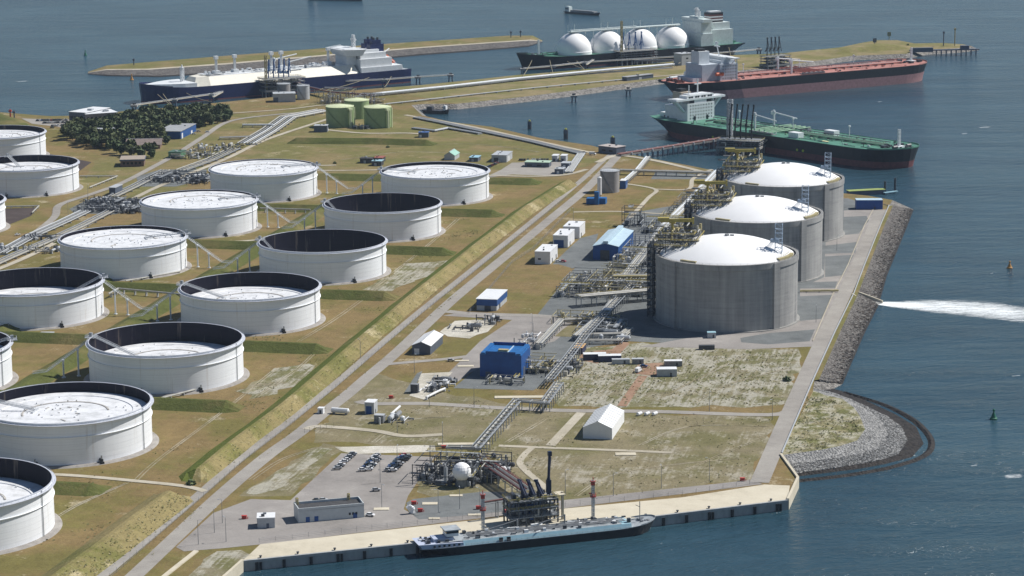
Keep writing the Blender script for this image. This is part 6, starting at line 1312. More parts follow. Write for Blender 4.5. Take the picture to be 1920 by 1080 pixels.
def dolphin(label, p, r=2.0, h=7, cap=True, mark=False, group='mooring dolphins'):
    t = thing('mooring_dolphin', label, 'dolphin', G(p[0], p[1], SEA), 0, group); mb = MB()
    if cap:
        for x, y in ((-1, -1), (1, -1), (1, 1), (-1, 1)): mb.cyl((x*r, y*r, -3), (x*r*.7, y*r*.7, h-1), .7, n=6)
        mb.build('pile', M_DGREY, t); mb = MB(); mb.box(0, 0, h-1.6, r*3, r*3, 2.0); mb.build('cap', M_CONCD, t); mb = MB(); mb.cyl((0, 0, h+.4), (0, 0, h+1.8), .7, n=7); mb.box(0, r, h+.4, r*1.6, .3, 1.6); mb.build('bollard', M_DARK, t)
    else:
        mb.cyl((0, 0, -3), (0, 0, h), r, n=12); mb.build('pile', M_DARK, t); mb = MB(); mb.box(0, -r, h-3.4, r*1.4, .5, 3); mb.build('fender_panel', M_DGREY, t)
        mb = MB(); mb.cyl((0, 0, h), (0, 0, h+1.2), r*.5, n=8); mb.build('bollard', P_('yellow_mark', (.5, .5, .08)) if mark else M_DARK, t)
    return t
BD = 'dolphins in the inner basin'
dolphin('squat mooring dolphin in the basin, left of the far pair', (1076, 192), 2.2, 7, True, group=BD); dolphin('squat mooring dolphin in the basin, right of the far pair', (1178, 180), 2.2, 7, True, group=BD)
dolphin('round pile dolphin in the basin, leftmost of three along the coast', (993, 242), 2.0, 7.5, False, True, BD); dolphin('round pile dolphin in the basin, middle of three along the coast', (1061, 261), 2.2, 9, False, True, BD); dolphin('round pile dolphin in the basin beside the pier building', (1149, 276), 2.2, 9, False, True, BD)
LJ = ['navy gas carrier', 'spherical tank carrier']
lj = [[(252, 212), (327, 201), (397, 191), (438, 181), (617, 167), (721, 163), (784, 158), (845, 154)], [(981, 142), (1037, 137), (1096, 130), (1272, 119), (1372, 110), (1423, 105)]]
for k in range(2):
    for i, p in enumerate(lj[k]): dolphin('mooring dolphin, %s from the left of those beside the %s' % (ORD[i], LJ[k]), p, 2.2, 8, True)
def walkway(label, p, q, z=SEA+7.4):
    a, b = G(p[0], p[1], SEA), G(q[0], q[1], SEA); t = thing('walkway', label, 'walkway', Vector((a.x, a.y, z)), 0, 'dolphin walkways'); d = b-a; n = Vector((-d.y, d.x, 0)).normalized()*.9; mb = MB(); mb.hexa([-n, d-n, d+n, n], [v+Vector((0, 0, .5)) for v in (-n, d-n, d+n, n)], 0, True); mb.build('deck', M_QUAY, t)
    mb = MB()
    for s in (-1, 1): mb.rail([n*s+Vector((0, 0, .5)), d+n*s+Vector((0, 0, .5))], 1.1, 4, .09)
    mb.build('handrail', M_LGREY, t)
for k in range(2):
    for i in range(len(lj[k])-1): walkway('thin walkway between dolphins beside the %s, %s from the left' % (LJ[k], ORD[i]), lj[k][i], lj[k][i+1])
walkway('light walkway slanting up to the quayside ship at the navy gas carrier bow', (400, 196), (436, 176)); walkway('light walkway slanting up beside the spherical tank carrier', (1100, 134), (1118, 121))
Z8 = SEA+8.5
for k, (p, zz, q) in enumerate([((285, 166), 12, (327, 201)), ((345, 172), 10, (397, 191)), ((300, 167), 12, (327, 201)), ((700, 142), 10, (617, 167)), ((735, 140), 9, (721, 163))]):
    rope(G(p[0], p[1], zz-4), G(q[0], q[1], Z8), 'mooring line of the navy gas carrier, %s from the left' % ORD[k])
for k, (p, zz, q) in enumerate([((1001, 105), 12, (981, 142)), ((1029, 103), 12, (1037, 137)), ((1050, 106), 9, (1096, 130)), ((1075, 104), 9, (1096, 130)), ((1320, 84), 10, (1272, 119)), ((1365, 80), 12, (1372, 110))]):
    rope(G(p[0], p[1], zz-4), G(q[0], q[1], Z8), 'mooring line of the spherical tank carrier, %s from the left' % ORD[k])
# bow jetty by the red tanker, small pontoon by the farthest gas tank
t = thing('pier', 'small dark jetty on piles at the tip of the dam by the red deck tanker', 'pier', G(1708, 105, SEA), R(5)); mb = MB(); mb.box(40, 0, 6, 84, 5, 1.2); mb.box(12, -4, 5, 26, 5, 5); mb.box(64, -2, 6.5, 10, 5, 5); mb.build('deck', M_DGREY, t)
for k in range(9):
    mb = MB(); mb.cyl((30+k*6, -2, -4), (30+k*6, -2, 6), .8, n=6); mb.build('pile', M_DGREY, t)
t = thing('pontoon', 'green edged pontoon at the shore beside the farthest gas tank', 'pontoon', G(1588, 366, SEA), R(14)); mb = MB(); mb.box(16, 0, 0, 30, 7, 3.4); mb.build('hull', M_DGREY, t); mb = MB(); mb.box(16, 0, 3.4, 31, 7.6, .3); mb.build('deck', P_('lime_edge', (.3, .36, .1)), t); mb = MB(); mb.box(36, -3, 1, 14, 2.4, .6, 0, R(20)); mb.build('gangway', M_LBL, t)
for x, y, h in ((34, 4, 9), (43, 5, 11)):
    mb = MB(); mb.cyl((x, y, -3), (x, y, h), .9, n=8); mb.build('pile', M_DARK, t)
def buoy(label, p, m, h=4.5, s=1.0):
    t = thing('buoy', label, 'buoy', G(p[0], p[1], SEA), 0, 'navigation buoys'); mb = MB(); mb.lathe([(.01, -.5), (1.5*s, -.3), (1.5*s, .7), (1.1*s, 1.0), (.3*s, h*.7), (.3*s, h*.8)], n=14); mb.build('float', m, t); mb = MB(); mb.sphere((0, 0, h*.88), .55*s, 8); mb.cyl((0, 0, h*.7), (0, 0, h), .1, n=4); mb.build('topmark', m, t)
M_BUG = P_('buoy_green', (.01, .12, .07)); M_BUY = P_('buoy_ochre', (.45, .22, .05)); buoy('green navigation buoy off the stone spit', (1863, 786), M_BUG, 5.5, 1.3); buoy('dark and orange buoy on the water right of the middle gas tank', (1893, 503), M_BUY, 5, 1.3)
buoy('green buoy far out on the open water at left', (160, 104), M_BUG, 7, 1.5); buoy('orange buoy between the breakwater and the navy gas carrier', (247, 150), M_BUY, 7, 1.5)
def beacon(label, p, h, m, z=0.0, board=False):
    t = thing('beacon', label, 'beacon', G(p[0], p[1], z), 0, 'harbour beacons'); mb = MB(); mb.cyl((0, 0, -2), (0, 0, h), .7 if not board else .5, n=6); mb.build('pole', m, t); mb = MB()
    if board: mb.box(0, 0, h-4, 4.5, .5, 5)
    else: mb.box(0, 0, h-.6, 2.6, 2.6, 1.6); mb.cyl((0, 0, h+1), (0, 0, h+2), .5, n=6)
    mb.build('top', m, t)
beacon('tall ochre beacon pole at the tip of the jetty dam', (1790, 86), 20, M_OCH); beacon('dark beacon with top mark left of the tall pole at the dam tip', (1769, 86), 16, M_DGREY); beacon('yellow board beacon behind the hill on the dam', (1667, 75), 9, M_OCH, SEA, True); beacon('dark square beacon board on the hill of the dam', (1640, 81), 5, M_DGREY, 4, True)
beacon('dark beacon on the breakwater tip, left of two', (958, 71), 7, M_DGREY, 0); beacon('dark beacon on the breakwater tip, right of two', (976, 70), 7, M_DGREY, 0); beacon('red topped beacon on the grassy bank at left', (20, 228), 10, P_('beacon_red', (.4, .05, .03)), 8); beacon('small dark beacon on the grassy bank at left', (27, 224), 7, M_DGREY, 4); beacon('dark beacon left end of the breakwater', (251, 122), 6, M_DGREY, 0)
# ---------------------------------------------------------------- trees and low growth
M_LEAF = [paint('leaf_dark', (.065, .095, .038), .8, .2, .6), paint('leaf_mid', (.09, .122, .048), .8, .2, .6), paint('leaf_light', (.12, .15, .058), .8, .2, .6)]
M_LEAF2 = [paint('leaf_olive_dark', (.06, .08, .028), .8, .2, .6), paint('leaf_olive', (.085, .1, .038), .8, .2, .6), paint('leaf_yellow_green', (.115, .13, .048), .8, .2, .6)]
M_BARK = paint('bark', (.1, .075, .055), .9, .2, 1)
def inpoly(p, q):
    c = False; n = len(q)
    for i in range(n):
        a, b = q[i], q[i-1]
        if (a.y > p.y) != (b.y > p.y) and p.x < (b.x-a.x)*(p.y-a.y)/(b.y-a.y)+a.x: c = not c
    return c
def leafcard(mb, p, s, rr, m, up=.3):
    n = Vector((rr.gauss(0, 1), rr.gauss(0, 1), abs(rr.gauss(0, 1))+up)).normalized(); a = n.orthogonal().normalized(); b = n.cross(a); k = rr.random()*6.3; a, b = a*math.cos(k)+b*math.sin(k), b*math.cos(k)-a*math.sin(k)
    mb.add([p-a*s-b*s*.6, p+a*s-b*s*.5, p+a*s*.7+b*s*.8, p-a*s*.6+b*s*.7], [(0, 1, 2, 3)], m)
def make_tree(seed, R0, H):
    rr = rnd(seed); t = thing('tree', 'tree', 'tree', (0, 0, 0)); mb = MB(); mb.cyl((0, 0, 0), (0, 0, H*.45), .35, .22, 6)
    for k in range(4):
        a = k*1.6+rr.random(); mb.cyl((0, 0, H*.35), (math.cos(a)*R0*.5, math.sin(a)*R0*.5, H*.62), .2, .1, 5)
    mb.build('trunk', M_BARK, t); mb = MB(); lobes = []
    for k in range(9): a = rr.random()*6.3; r = R0*rr.uniform(.15, .62); lobes.append((Vector((math.cos(a)*r, math.sin(a)*r, H*rr.uniform(.38, .8))), R0*rr.uniform(.34, .55)))
    for k in range(520):
        c, lr = rr.choice(lobes); d = Vector((rr.gauss(0, 1), rr.gauss(0, 1), rr.gauss(0, .8))).normalized(); p = c+d*lr*rr.uniform(.55, 1.05); p.z = max(.6, p.z)
        leafcard(mb, p, rr.uniform(.7, 1.25), rr, 2 if rr.random() < .16 else (1 if rr.random() < .5 else 0))
    mb.build('crown', M_LEAF if seed % 2 else M_LEAF2, t); return t
TP = [make_tree(1, 4.6, 9.0), make_tree(2, 5.4, 10.5), make_tree(3, 4.0, 7.5), make_tree(4, 5.0, 9.5)]
CP_ = [G(*p) for p in [(120, 250), (150, 242), (186, 240), (215, 232), (245, 222), (280, 219), (330, 219), (338, 214), (385, 213), (428, 217), (434, 226), (415, 235), (372, 241), (338, 246), (330, 258), (316, 270), (300, 274), (296, 290), (284, 299), (262, 300), (225, 292), (190, 283), (150, 272), (122, 262)]]
HOLES = [(G(270, 283)+Vector((0, 4, 0)), 34), (G(352, 256)+Vector((0, 0, 0)), 34), (G(202, 256)+Vector((0, 0, 0)), 26)]
rr = rnd(99); spots = []
y0, y1 = min(p.y for p in CP_), max(p.y for p in CP_); x0, x1 = min(p.x for p in CP_), max(p.x for p in CP_); row = 0; y = y0
while y < y1:
    x = x0+(row % 2)*4; line = []
    while x < x1:
        p = Vector((x+rr.uniform(-2.5, 2.5), y+rr.uniform(-3, 3), 0))
        if inpoly(p, CP_) and all(((p-h) * Vector((1, 1.0, 0))).length > r*.8 for h, r in HOLES): line.append(p)
        x += 8.6
    if line: spots.append(line)
    y += 10.6; row += 1
first = {}
n_ord = lambda k: ORD[k] if k < len(ORD) else 'last'
cnt = 0
for ri, line in enumerate(spots):
    for ci, p in enumerate(line):
        k = rr.randrange(4); lb = 'dark green copse tree, %s row from the near edge, %s from the left' % (n_ord(ri), n_ord(ci)); s = rr.uniform(.9, 1.45)
        if k not in first: t = TP[k]; t.location = p; t.rotation_euler = (0, 0, rr.random()*6); t['label'] = lb; t['group'] = 'trees of the copse'; first[k] = 1; KIDS(t)
        else: dup(TP[k], p, rr.random()*6, lb, 'trees of the copse', (s, s, s*rr.uniform(.85, 1.15)))
        cnt += 1
def shrub_proto(seed, r, h):
    q = rnd(seed); t = thing('bush', 'bush', 'bush'); mb = MB()
    for k in range(90):
        d = Vector((q.gauss(0, 1), q.gauss(0, 1), abs(q.gauss(0, 1)))).normalized(); leafcard(mb, Vector((d.x*r*q.uniform(.4, 1), d.y*r*q.uniform(.4, 1), .2+d.z*h*q.uniform(.4, 1))), q.uniform(.3, .6), q, q.choice([0, 0, 1, 1, 2]))
    mb.build('foliage', M_LEAF, t); return t
BP = shrub_proto(5, 1.8, 2.0); bl = [((677, 275), 'dark round bush alone in the north field'), ((1640, 690 + 28), 'bush'), ]
for k, (p, lb) in enumerate([((727, 277), 'dark round bush alone in the north field below the embankment'), ((1476, 714), 'low green bush at the right edge of the sandy field'), ((628, 307), 'dark bush beside the gravel patch by the farthest full tank'), ((1607, 95), 'dark bush on the slope of the dam behind the red tanker'), ((1702, 85), 'dark bush on the right shoulder of the dam hill'), ((358, 909), 'dark bush at the end of the dike by the path gap')]):
    if k == 0: BP.location = G(*p); BP['label'] = lb; KIDS(BP)
    else: dup(BP, G(*p), k*1.3, lb, None, (1.5, 1.5, 1.2) if k in (1, 5) else None)
def scatter(name, label, poly, n, s0, s1, mats, seed, zf=None, w=None, flat=.5):
    q = rnd(seed); mb = MB(); P = [G(*p) for p in poly]; a0, a1 = min(p.x for p in P), max(p.x for p in P); b0, b1 = min(p.y for p in P), max(p.y for p in P); c = 0; g = 0
    cl = [Vector((q.uniform(a0, a1), q.uniform(b0, b1), 0)) for _ in range(max(3, n//14))]
    while c < n and g < n*30:
        g += 1
        p = (q.choice(cl)+Vector((q.gauss(0, 6), q.gauss(0, 6), 0))) if q.random() < .7 else Vector((q.uniform(a0, a1), q.uniform(b0, b1), 0))
        if not inpoly(p, P): continue
        c += 1; s = q.uniform(s0, s1); p.z = (zf(p) if zf else 0)+s*.25; m = q.randrange(len(mats))
        for k in range(3): leafcard(mb, p+Vector((q.gauss(0, s*.5), q.gauss(0, s*.5), q.random()*s*flat)), s*q.uniform(.5, 1), q, m, 1.6)
    o = mb.build(name, mats); return stuff(o, label, 'low plants')
M_TUFT = [paint('tuft_green', (.15, .16, .06), .9, .2, .5), paint('tuft_olive', (.21, .19, .09), .9, .2, .5), paint('tuft_straw', (.38, .33, .2), .9, .15, .5)]
M_TUFTD = [paint('tuft_dark_green', (.105, .12, .04), .9, .25, .5), M_TUFT[0], M_TUFT[1]]
scatter('low_plants', 'sparse green tufts over the pale sandy field', [(1096, 656), (1360, 656), (1500, 660), (1466, 760), (1230, 760), (1062, 762), (1035, 735), (1062, 695)], 2200, .25, .6, M_TUFT, 1)
scatter('low_plants', 'dry tufts over the field around the white tent', [(600, 800), (860, 745), (1060, 776), (1448, 786), (1400, 896), (1060, 943), (945, 900), (830, 840)], 900, .22, .5, M_TUFT, 2)
scatter('low_plants', 'green tufts and pale clumps on the grassy stone spit', [(1515, 744), (1575, 751), (1612, 784), (1620, 806), (1540, 842), (1470, 851), (1486, 810)], 700, .25, .6, M_TUFTD+[M_TUFT[2]], 3)
scatter('low_plants', 'weeds along the verge between the two roads', [(250, 1060), (300, 1010), (470, 870), (640, 735), (800, 600), (900, 515), (915, 505), (830, 570), (700, 690), (560, 808), (400, 930), (280, 1050)], 500, .2, .5, M_TUFT, 4)
scatter('low_plants', 'rough grass and weeds on the tank pit floors', [(60, 1070), (120, 880), (290, 760), (460, 640), (600, 560), (740, 480), (860, 400), (1000, 380), (900, 450), (760, 550), (600, 690), (450, 800), (300, 900), (100, 1075)], 1100, .2, .5, M_TUFTD, 5)
# tufts on the long dike faces
def dike_tufts(px, h, out, n, seed, label):
    q = rnd(seed); c = [G(*p, h) for p in px]; c = [Vector((p.x, p.y, 0)) for p in c]; mb = MB(); Ls = [(b-a).length for a, b in zip(c, c[1:])]; T = sum(Ls)
    for k in range(n):
        s = q.uniform(0, T); i = 0
        while s > Ls[i] and i < len(Ls)-1: s -= Ls[i]; i += 1
        d = (c[i+1]-c[i]).normalized(); nn = Vector((d.y, -d.x, 0)); f = q.uniform(.05, 1); p = c[i]+d*s+nn*(f*out+(1.5 if f > 0 else -1.5)); p.z = h*(1-abs(f))+.15
        for j in range(2): leafcard(mb, p+Vector((q.gauss(0, .3), q.gauss(0, .3), q.random()*.4)), q.uniform(.2, .45), q, q.randrange(4), 2.5)
    stuff(mb.build('dike_weeds', [M_TUFT[0], M_TUFT[1], M_TUFT[2], M_TUFTD[0]]), label, 'low plants')
dike_tufts([(60, 1110), (100, 1080), (180, 1021), (250, 968), (316, 920)], 4.5, 12, 350, 6, 'weeds and clumps on the nearest stretch of the long dike')
dike_tufts([(372, 878), (430, 830), (530, 757), (600, 697), (675, 632), (780, 545), (890, 459), (985, 387), (1066, 337)], 4.5, 7.5, 900, 7, 'weeds and clumps on the long dike beside the roads')
# loose armour rocks
def rocks(name, label, quads, n, s0, s1, mats, seed):
    q = rnd(seed); mb = MB(); ar = [((b-a).cross(d-a)).length for a, b, c, d in quads]; T = sum(ar)
    for k in range(n):
        x = q.uniform(0, T); i = 0
        while x > ar[i] and i < len(ar)-1: x -= ar[i]; i += 1
        a, b, c, d = quads[i]; u, v = q.random(), q.random(); p = a.lerp(b, u).lerp(d.lerp(c, u), v); s = q.uniform(s0, s1); z = q.random()*6.3; vs = []
        for dz in (-1, 1):
            for e, f in ((-1, -1), (1, -1), (1, 1), (-1, 1)):
                vx = Vector((e*q.uniform(.5, 1.1), f*q.uniform(.5, 1.1), dz*q.uniform(.4, .9)))*s; vs.append((p.x+vx.x*math.cos(z)-vx.y*math.sin(z), p.y+vx.x*math.sin(z)+vx.y*math.cos(z), p.z+vx.z))
        mb.add(vs, [(4, 5, 6, 7), (0, 1, 5, 4), (1, 2, 6, 5), (2, 3, 7, 6), (3, 0, 4, 7)], q.randrange(len(mats)))
    o = mb.build(name, mats); return stuff(o, label, 'rocks')
M_STO = [paint('stone_dark', (.055, .05, .046), .85, .2, .5), paint('stone_mid', (.125, .115, .105), .85, .2, .5), paint('stone_grey', (.2, .19, .175), .85, .2, .5), paint('stone_brown', (.085, .07, .058), .85, .2, .5)]
M_STOL = [paint('pale_stone', (.36, .355, .345), .85, .15, .5), paint('pale_stone_grey', (.22, .22, .215), .85, .15, .5), paint('pale_stone_dark', (.1, .1, .095), .85, .15, .5)]
qs = []
for i in range(5):
    a, b, c, d = tp[i], tp[i+1], wl[i+1], wl[i]; qs.append((a.lerp(d, .17), b.lerp(c, .17), b.lerp(c, .9), a.lerp(d, .9)))
rocks('armour_stones', 'dark armour stones covering the sea revetment', qs, 5200, .4, .95, M_STO, 8)
rocks('armour_stones', 'pale stones covering the outer slope of the spit', [(mid[i], mid[i+1], B[i+1], B[i]) for i in range(len(B)-1)], 5000, .2, .45, M_STOL, 9)
# ---------------------------------------------------------------- vehicles
def make_car(col, nm):
    t = thing('parked_car', 'car', 'car'); m = paint('car_paint_'+nm, col, .3, .04, .3, spec=.6); mb = MB()
    pr = [(-2.1, .35), (-2.1, .85), (-1.2, .95), (1.0, .98), (2.1, .8), (2.1, .35)]
    mb.add([(x, -.88, z) for x, z in pr]+[(x, .88, z) for x, z in pr], [(0, 5, 4, 3, 2, 1), (6, 7, 8, 9, 10, 11)]+[(i, i+1, i+7, i+6) for i in range(5)]+[(5, 0, 6, 11)]); mb.build('body', m, t)
    mb = MB(); mb.hexa([(-1.7, -.8, .9), (1.1, -.8, .95), (1.1, .8, .95), (-1.7, .8, .9)], [(-1.2, -.66, 1.42), (.45, -.66, 1.45), (.45, .66, 1.45), (-1.2, .66, 1.42)]); w = mb.build('window', M_WIN, t)
    mb = MB(); mb.box(-.38, 0, 1.43, 1.6, 1.3, .06); mb.build('roof', m, t)
    for x in (-1.3, 1.3):
        for y in (-.82, .82): mb = MB(); mb.cyl((x, y-.1, .33), (x, y+.1, .33), .33, n=10); mb.build('wheel', M_BLK, t)
    return t
CARS = {n: make_car(c, n) for n, c in (('white', (.75, .75, .75)), ('silver', (.42, .43, .44)), ('black', (.015, .016, .018)), ('dark grey', (.06, .065, .07)), ('blue', (.03, .07, .2)), ('red', (.35, .02, .02)))}
used = set()
def car(p, rz, label, col, group):
    t = CARS[col]
    if col not in used: used.add(col); t.location = p; t.rotation_euler = (0, 0, rz); t['label'] = label; t['group'] = group; KIDS(t); return t
    return dup(t, p, rz, label, group)
CC = ['white', 'silver', 'black', 'dark grey', 'blue', 'white', 'black', 'silver', 'dark grey', 'red']
def car_row(a, b, n, rz, where, group, seed, skip=.1, z=.12, jit=.15):
    q = rnd(seed); a, b = G(*a), G(*b)
    for i in range(n):
        if q.random() < skip: continue
        p = a.lerp(b, i/(n-1)); p.z = z; c = q.choice(CC); car(p+Vector((q.uniform(-jit, jit)*2, q.uniform(-jit, jit), 0)), rz+q.choice([0, math.pi])+q.uniform(-.04, .04), '%s car in the %s bay of the %s' % (c, ORD[i], where), c, group)
CPG = 'cars parked in the quay car park'
rowz = R(8)
car_row((630, 884), (661, 854), 11, rowz, 'left row, quay car park', CPG, 1, .15, .55)
car_row((681, 884), (706, 857), 10, rowz, 'middle row, left side, quay car park', CPG, 2, .2, .55); car_row((688, 886), (712, 859), 10, rowz, 'middle row, right side, quay car park', CPG, 3, .25, .55)
car_row((728, 884), (757, 857), 11, rowz, 'right row, left side, quay car park', CPG, 4, .15, .55); car_row((736, 885), (765, 859), 11, rowz, 'right row, right side, quay car park', CPG, 5, .35, .55)
for k, (a_, b_) in enumerate([((70, 227), (126, 226)), ((82, 231.5), (150, 229.5)), ((98, 237), (166, 233.5)), ((118, 243), (176, 238))]): car_row(a_, b_, 20, R(78), '%s row from the shore, office lot' % ORD[k], 'cars in the office car park', 10+k, .12, .3)
car_row((900, 322), (934, 306), 12, R(15), 'slanting row beside the white warehouse', 'cars in the small car lot', 20, .1, .3)
car_row((975, 301), (1031, 301), 13, R(80), 'row behind the mint roofed hut', 'cars in the small car lot', 21, .15, .3)
for p, c, lb, rz in [((33, 441), 'white', 'white car driving on the service road at the left edge', R(40)), ((845, 677), 'silver', 'silver car on the side road left of the blue hall', R(5)), ((1207, 688), 'blue', 'blue car on the red earth pad between the cabins', R(-10)), ((1046, 491), 'white', 'white car parked by the nearest white roofed substation', R(5)), ((1056, 491), 'red', 'red car parked by the nearest white roofed substation', R(-30)), ((594, 940), 'black', 'black car behind the quay office', R(5)), ((606, 939), 'silver', 'silver car behind the quay office', R(5)), ((694, 967), 'white', 'white car at the right end of the quay office', R(-20)), ((705, 920), 'silver', 'silver car alone in the open part of the quay car park', R(10)), ((1095, 287), 'black', 'black car near the pier building', R(-20)), ((363, 252), 'white', 'white car in front of the service building', R(20)), ((372, 247), 'silver', 'silver car right of the service building', R(20)), ((389, 248), 'white', 'white car right of the service building, farther right', R(5)), ((98, 240), 'black', 'black car on the road to the office car park', R(5))]:
    car(G(*p, .3), rz, lb, c, 'single cars around the site')
def van(p, rz, label, col):
    t = thing('van', label, 'van', p, rz); mb = MB(); pr = [(-2.9, .4), (-2.9, 2.5), (1.6, 2.5), (2.3, 1.4), (3.0, 1.2), (3.0, .4)]
    mb.add([(x, -1, z) for x, z in pr]+[(x, 1, z) for x, z in pr], [(0, 5, 4, 3, 2, 1), (6, 7, 8, 9, 10, 11)]+[(i, i+1, i+7, i+6) for i in range(5)]+[(5, 0, 6, 11)]); mb.build('body', col, t)
    mb = MB(); mb.add([(1.72, -.85, 2.38), (2.3, -.9, 1.5), (2.3, .9, 1.5), (1.72, .85, 2.38)], [(0, 1, 2, 3)]); [mb.box(1.3, s*1.01, 1.5, 1.0, .04, .8) for s in (-1, 1)]; mb.build('window', M_WIN, t)
    for x in (-1.9, 1.9):
        for y in (-.92, .92): mb = MB(); mb.cyl((x, y-.12, .4), (x, y+.12, .4), .4, n=10); mb.build('wheel', M_BLK, t)
van(G(1197, 697, .2), R(65), 'white van on the left side of the red earth pad', M_WHITE); van(G(1111, 290, .3), R(-20), 'white van on the coast path near the pier building', M_WHITE)
# ---------------------------------------------------------------- lamp posts, fences, small furniture
def lamp_proto(h):
    t = thing('lamp_post', 'lamp', 'lamp post'); mb = MB(); mb.cyl((0, 0, 0), (0, 0, h), .16, .09, 6); mb.build('pole', M_GREY, t); mb = MB(); mb.cyl((0, 0, h), (1.6, 0, h+.2), .07, n=4); mb.box(1.5, 0, h+.1, 1.0, .4, .2); mb.build('lamp_head', M_LGREY, t); return t
LP = lamp_proto(11); lamps = [((372, 1021), 'left end of the quay yard entrance'), ((402, 999), 'quay yard entrance beside the junction'), ((424, 1016), 'quay yard entrance nearest the kiosk'), ((417, 981), 'grass wedge left of the kiosk'), ((1075, 417), 'verge above the farthest substation'), ((716, 952), 'car park right of the quay office, nearer of two'), ((713, 905), 'open part of the quay car park'), ((745, 878), 'car park right of the right car row'), ((900, 960), 'far edge of the quay deck by the left mast'), ((822, 962), 'gravel bed below the jetty plant'), ((862, 955), 'gravel bed left of the left mast'), ((1150, 930), 'field edge right of the right mast'), ((1060, 925), 'field edge behind the quay platform'), ((1240, 916), 'field edge along the right part of the quay'), ((1330, 902), 'field edge near the quay end'), ((1448, 788), 'junction of the cross road and sea dike road'), ((1330, 772), 'cross road beside the sandy field'), ((889, 764), 'cross road below the blue hall'), ((805, 762), 'cross road below the rubble plot'), ((745, 812), 'field left of the parking rubble strip'), ((1000, 640), 'yard above the blue hall'), ((998, 622), 'paved bend above the blue hall'), ((777, 700), 'side road left of the rubble plot'), ((128, 405), 'dark manifold at its left end'), ((165, 372), 'service road by the pump cabin'), ((676, 672), 'foot of the long dike near the perimeter road'), ((1086, 700), 'pipe rack bend right of the blue hall'), ((1530, 605), 'gravel beds at the sea dike road'), ((1569, 470), 'gravel beds by the middle gas tank'), ((250, 300), 'roadside near the control house'), ((830, 834), 'path corner beside the parking rubble strip')]
for k, (p, lb) in enumerate(lamps):
    q = G(*p); L_ = 'thin grey lamp post at the '+lb
    if k == 0: LP.location = q; LP['label'] = L_; LP['group'] = 'lamp posts'; KIDS(LP)
    else: dup(LP, q, k*1.1, L_, 'lamp posts')
def fence(label, px, h=2.2, step=7, m=None, raw=None):
    pts = raw or [G(*p) for p in px]; o = pts[0].copy(); t = thing('fence', label, 'fence', o); mb = MB(); q = [p-o for p in pts]
    for hh in (h, h*.66, h*.33): mb.pipe([p+Vector((0, 0, hh)) for p in q], .05, 3)
    mb.build('wire', m or M_GREY, t); mb = MB()
    for a, b in zip(q, q[1:]):
        k = max(1, int((b-a).length/step))
        for i in range(k): p = a.lerp(b, i/k); mb.cyl(p, p+Vector((0, 0, h+.2)), .07, n=4)
    mb.build('posts', m or M_GREY, t); return t
fence('long wire fence along the perimeter road at the foot of the dike', [(206, 1085), (280, 1020), (382, 932), (458, 865), (544, 799), (637, 722), (710, 658), (790, 590), (900, 502), (993, 427), (1066, 368)])
fence('wire fence between the quay deck and the quay yard', [(486, 1018), (640, 1000), (950, 965), (1060, 950), (1280, 929), (1430, 904)])
fence('wire fence along the west edge of the gas terminal yard', [(880, 588), (960, 494), (1000, 468), (1070, 396)])
def lowwall(label, px, h, m, w=.5):
    pts = [G(*p) for p in px]; o = pts[0].copy(); mb = MB()
    for a, b in zip(pts, pts[1:]):
        n = Vector((-(b-a).y, (b-a).x, 0)).normalized()*w/2; mb.hexa([a-n, b-n, b+n, a+n], [v+Vector((0, 0, h)) for v in (a-n, b-n, b+n, a+n)])
    return tag(mb.build('low_wall', m, loc=o), label, 'wall')
lowwall('pale low wall along the sea side of the sea dike road', [(1466, 851), (1527, 708), (1566, 622), (1601, 551), (1620, 500), (1653, 418), (1667, 386)], .9, M_LGREY)
lowwall('low kerb wall along the inner side of the sea dike road', [(1524, 640), (1560, 556), (1590, 497), (1620, 425), (1638, 392)], .5, M_PATH)
pipe_run('yellow_pipe_duct', [G(1500, 549), G(1572, 548)], .7, 'yellow ochre pipe duct from the nearest gas tank to the sea dike road', M_OCH, h=1.2)
# outfall with foam
t = thing('outfall', 'concrete outfall channel cut through the stone revetment', 'outfall', G(1604, 552)); o_ = G(1604, 552); e_ = G(1645, 572, SEA)-o_; mb = MB(); n = Vector((-e_.y, e_.x, 0)).normalized()
for s, k in ((-1, 3.4), (1, 3.4)): mb.hexa([n*s*k-n*.4+Vector((0, 0, -5)), e_*.95+n*s*k*2.0-n*.4+Vector((0, 0, -4)), e_*.95+n*s*k*2.0+n*.4+Vector((0, 0, -4)), n*s*k+n*.4+Vector((0, 0, -5))], [n*s*k-n*.4+Vector((0, 0, 1.2)), e_*.95+n*s*k*2.0-n*.4+Vector((0, 0, 1.5)), e_*.95+n*s*k*2.0+n*.4+Vector((0, 0, 1.5)), n*s*k+n*.4+Vector((0, 0, 1.2))])
mb.build('side_wall', M_QUAY, t); mb = MB(); mb.hexa([-n*3.4+Vector((0, 0, -5)), e_-n*6+Vector((0, 0, -4)), e_+n*6+Vector((0, 0, -4)), n*3.4+Vector((0, 0, -5))], [-n*3.4+Vector((0, 0, -1.2)), e_-n*6+Vector((0, 0, .15)), e_+n*6+Vector((0, 0, .15)), n*3.4+Vector((0, 0, -1.2))]); mb.build('channel_floor', M_CONCD, t)
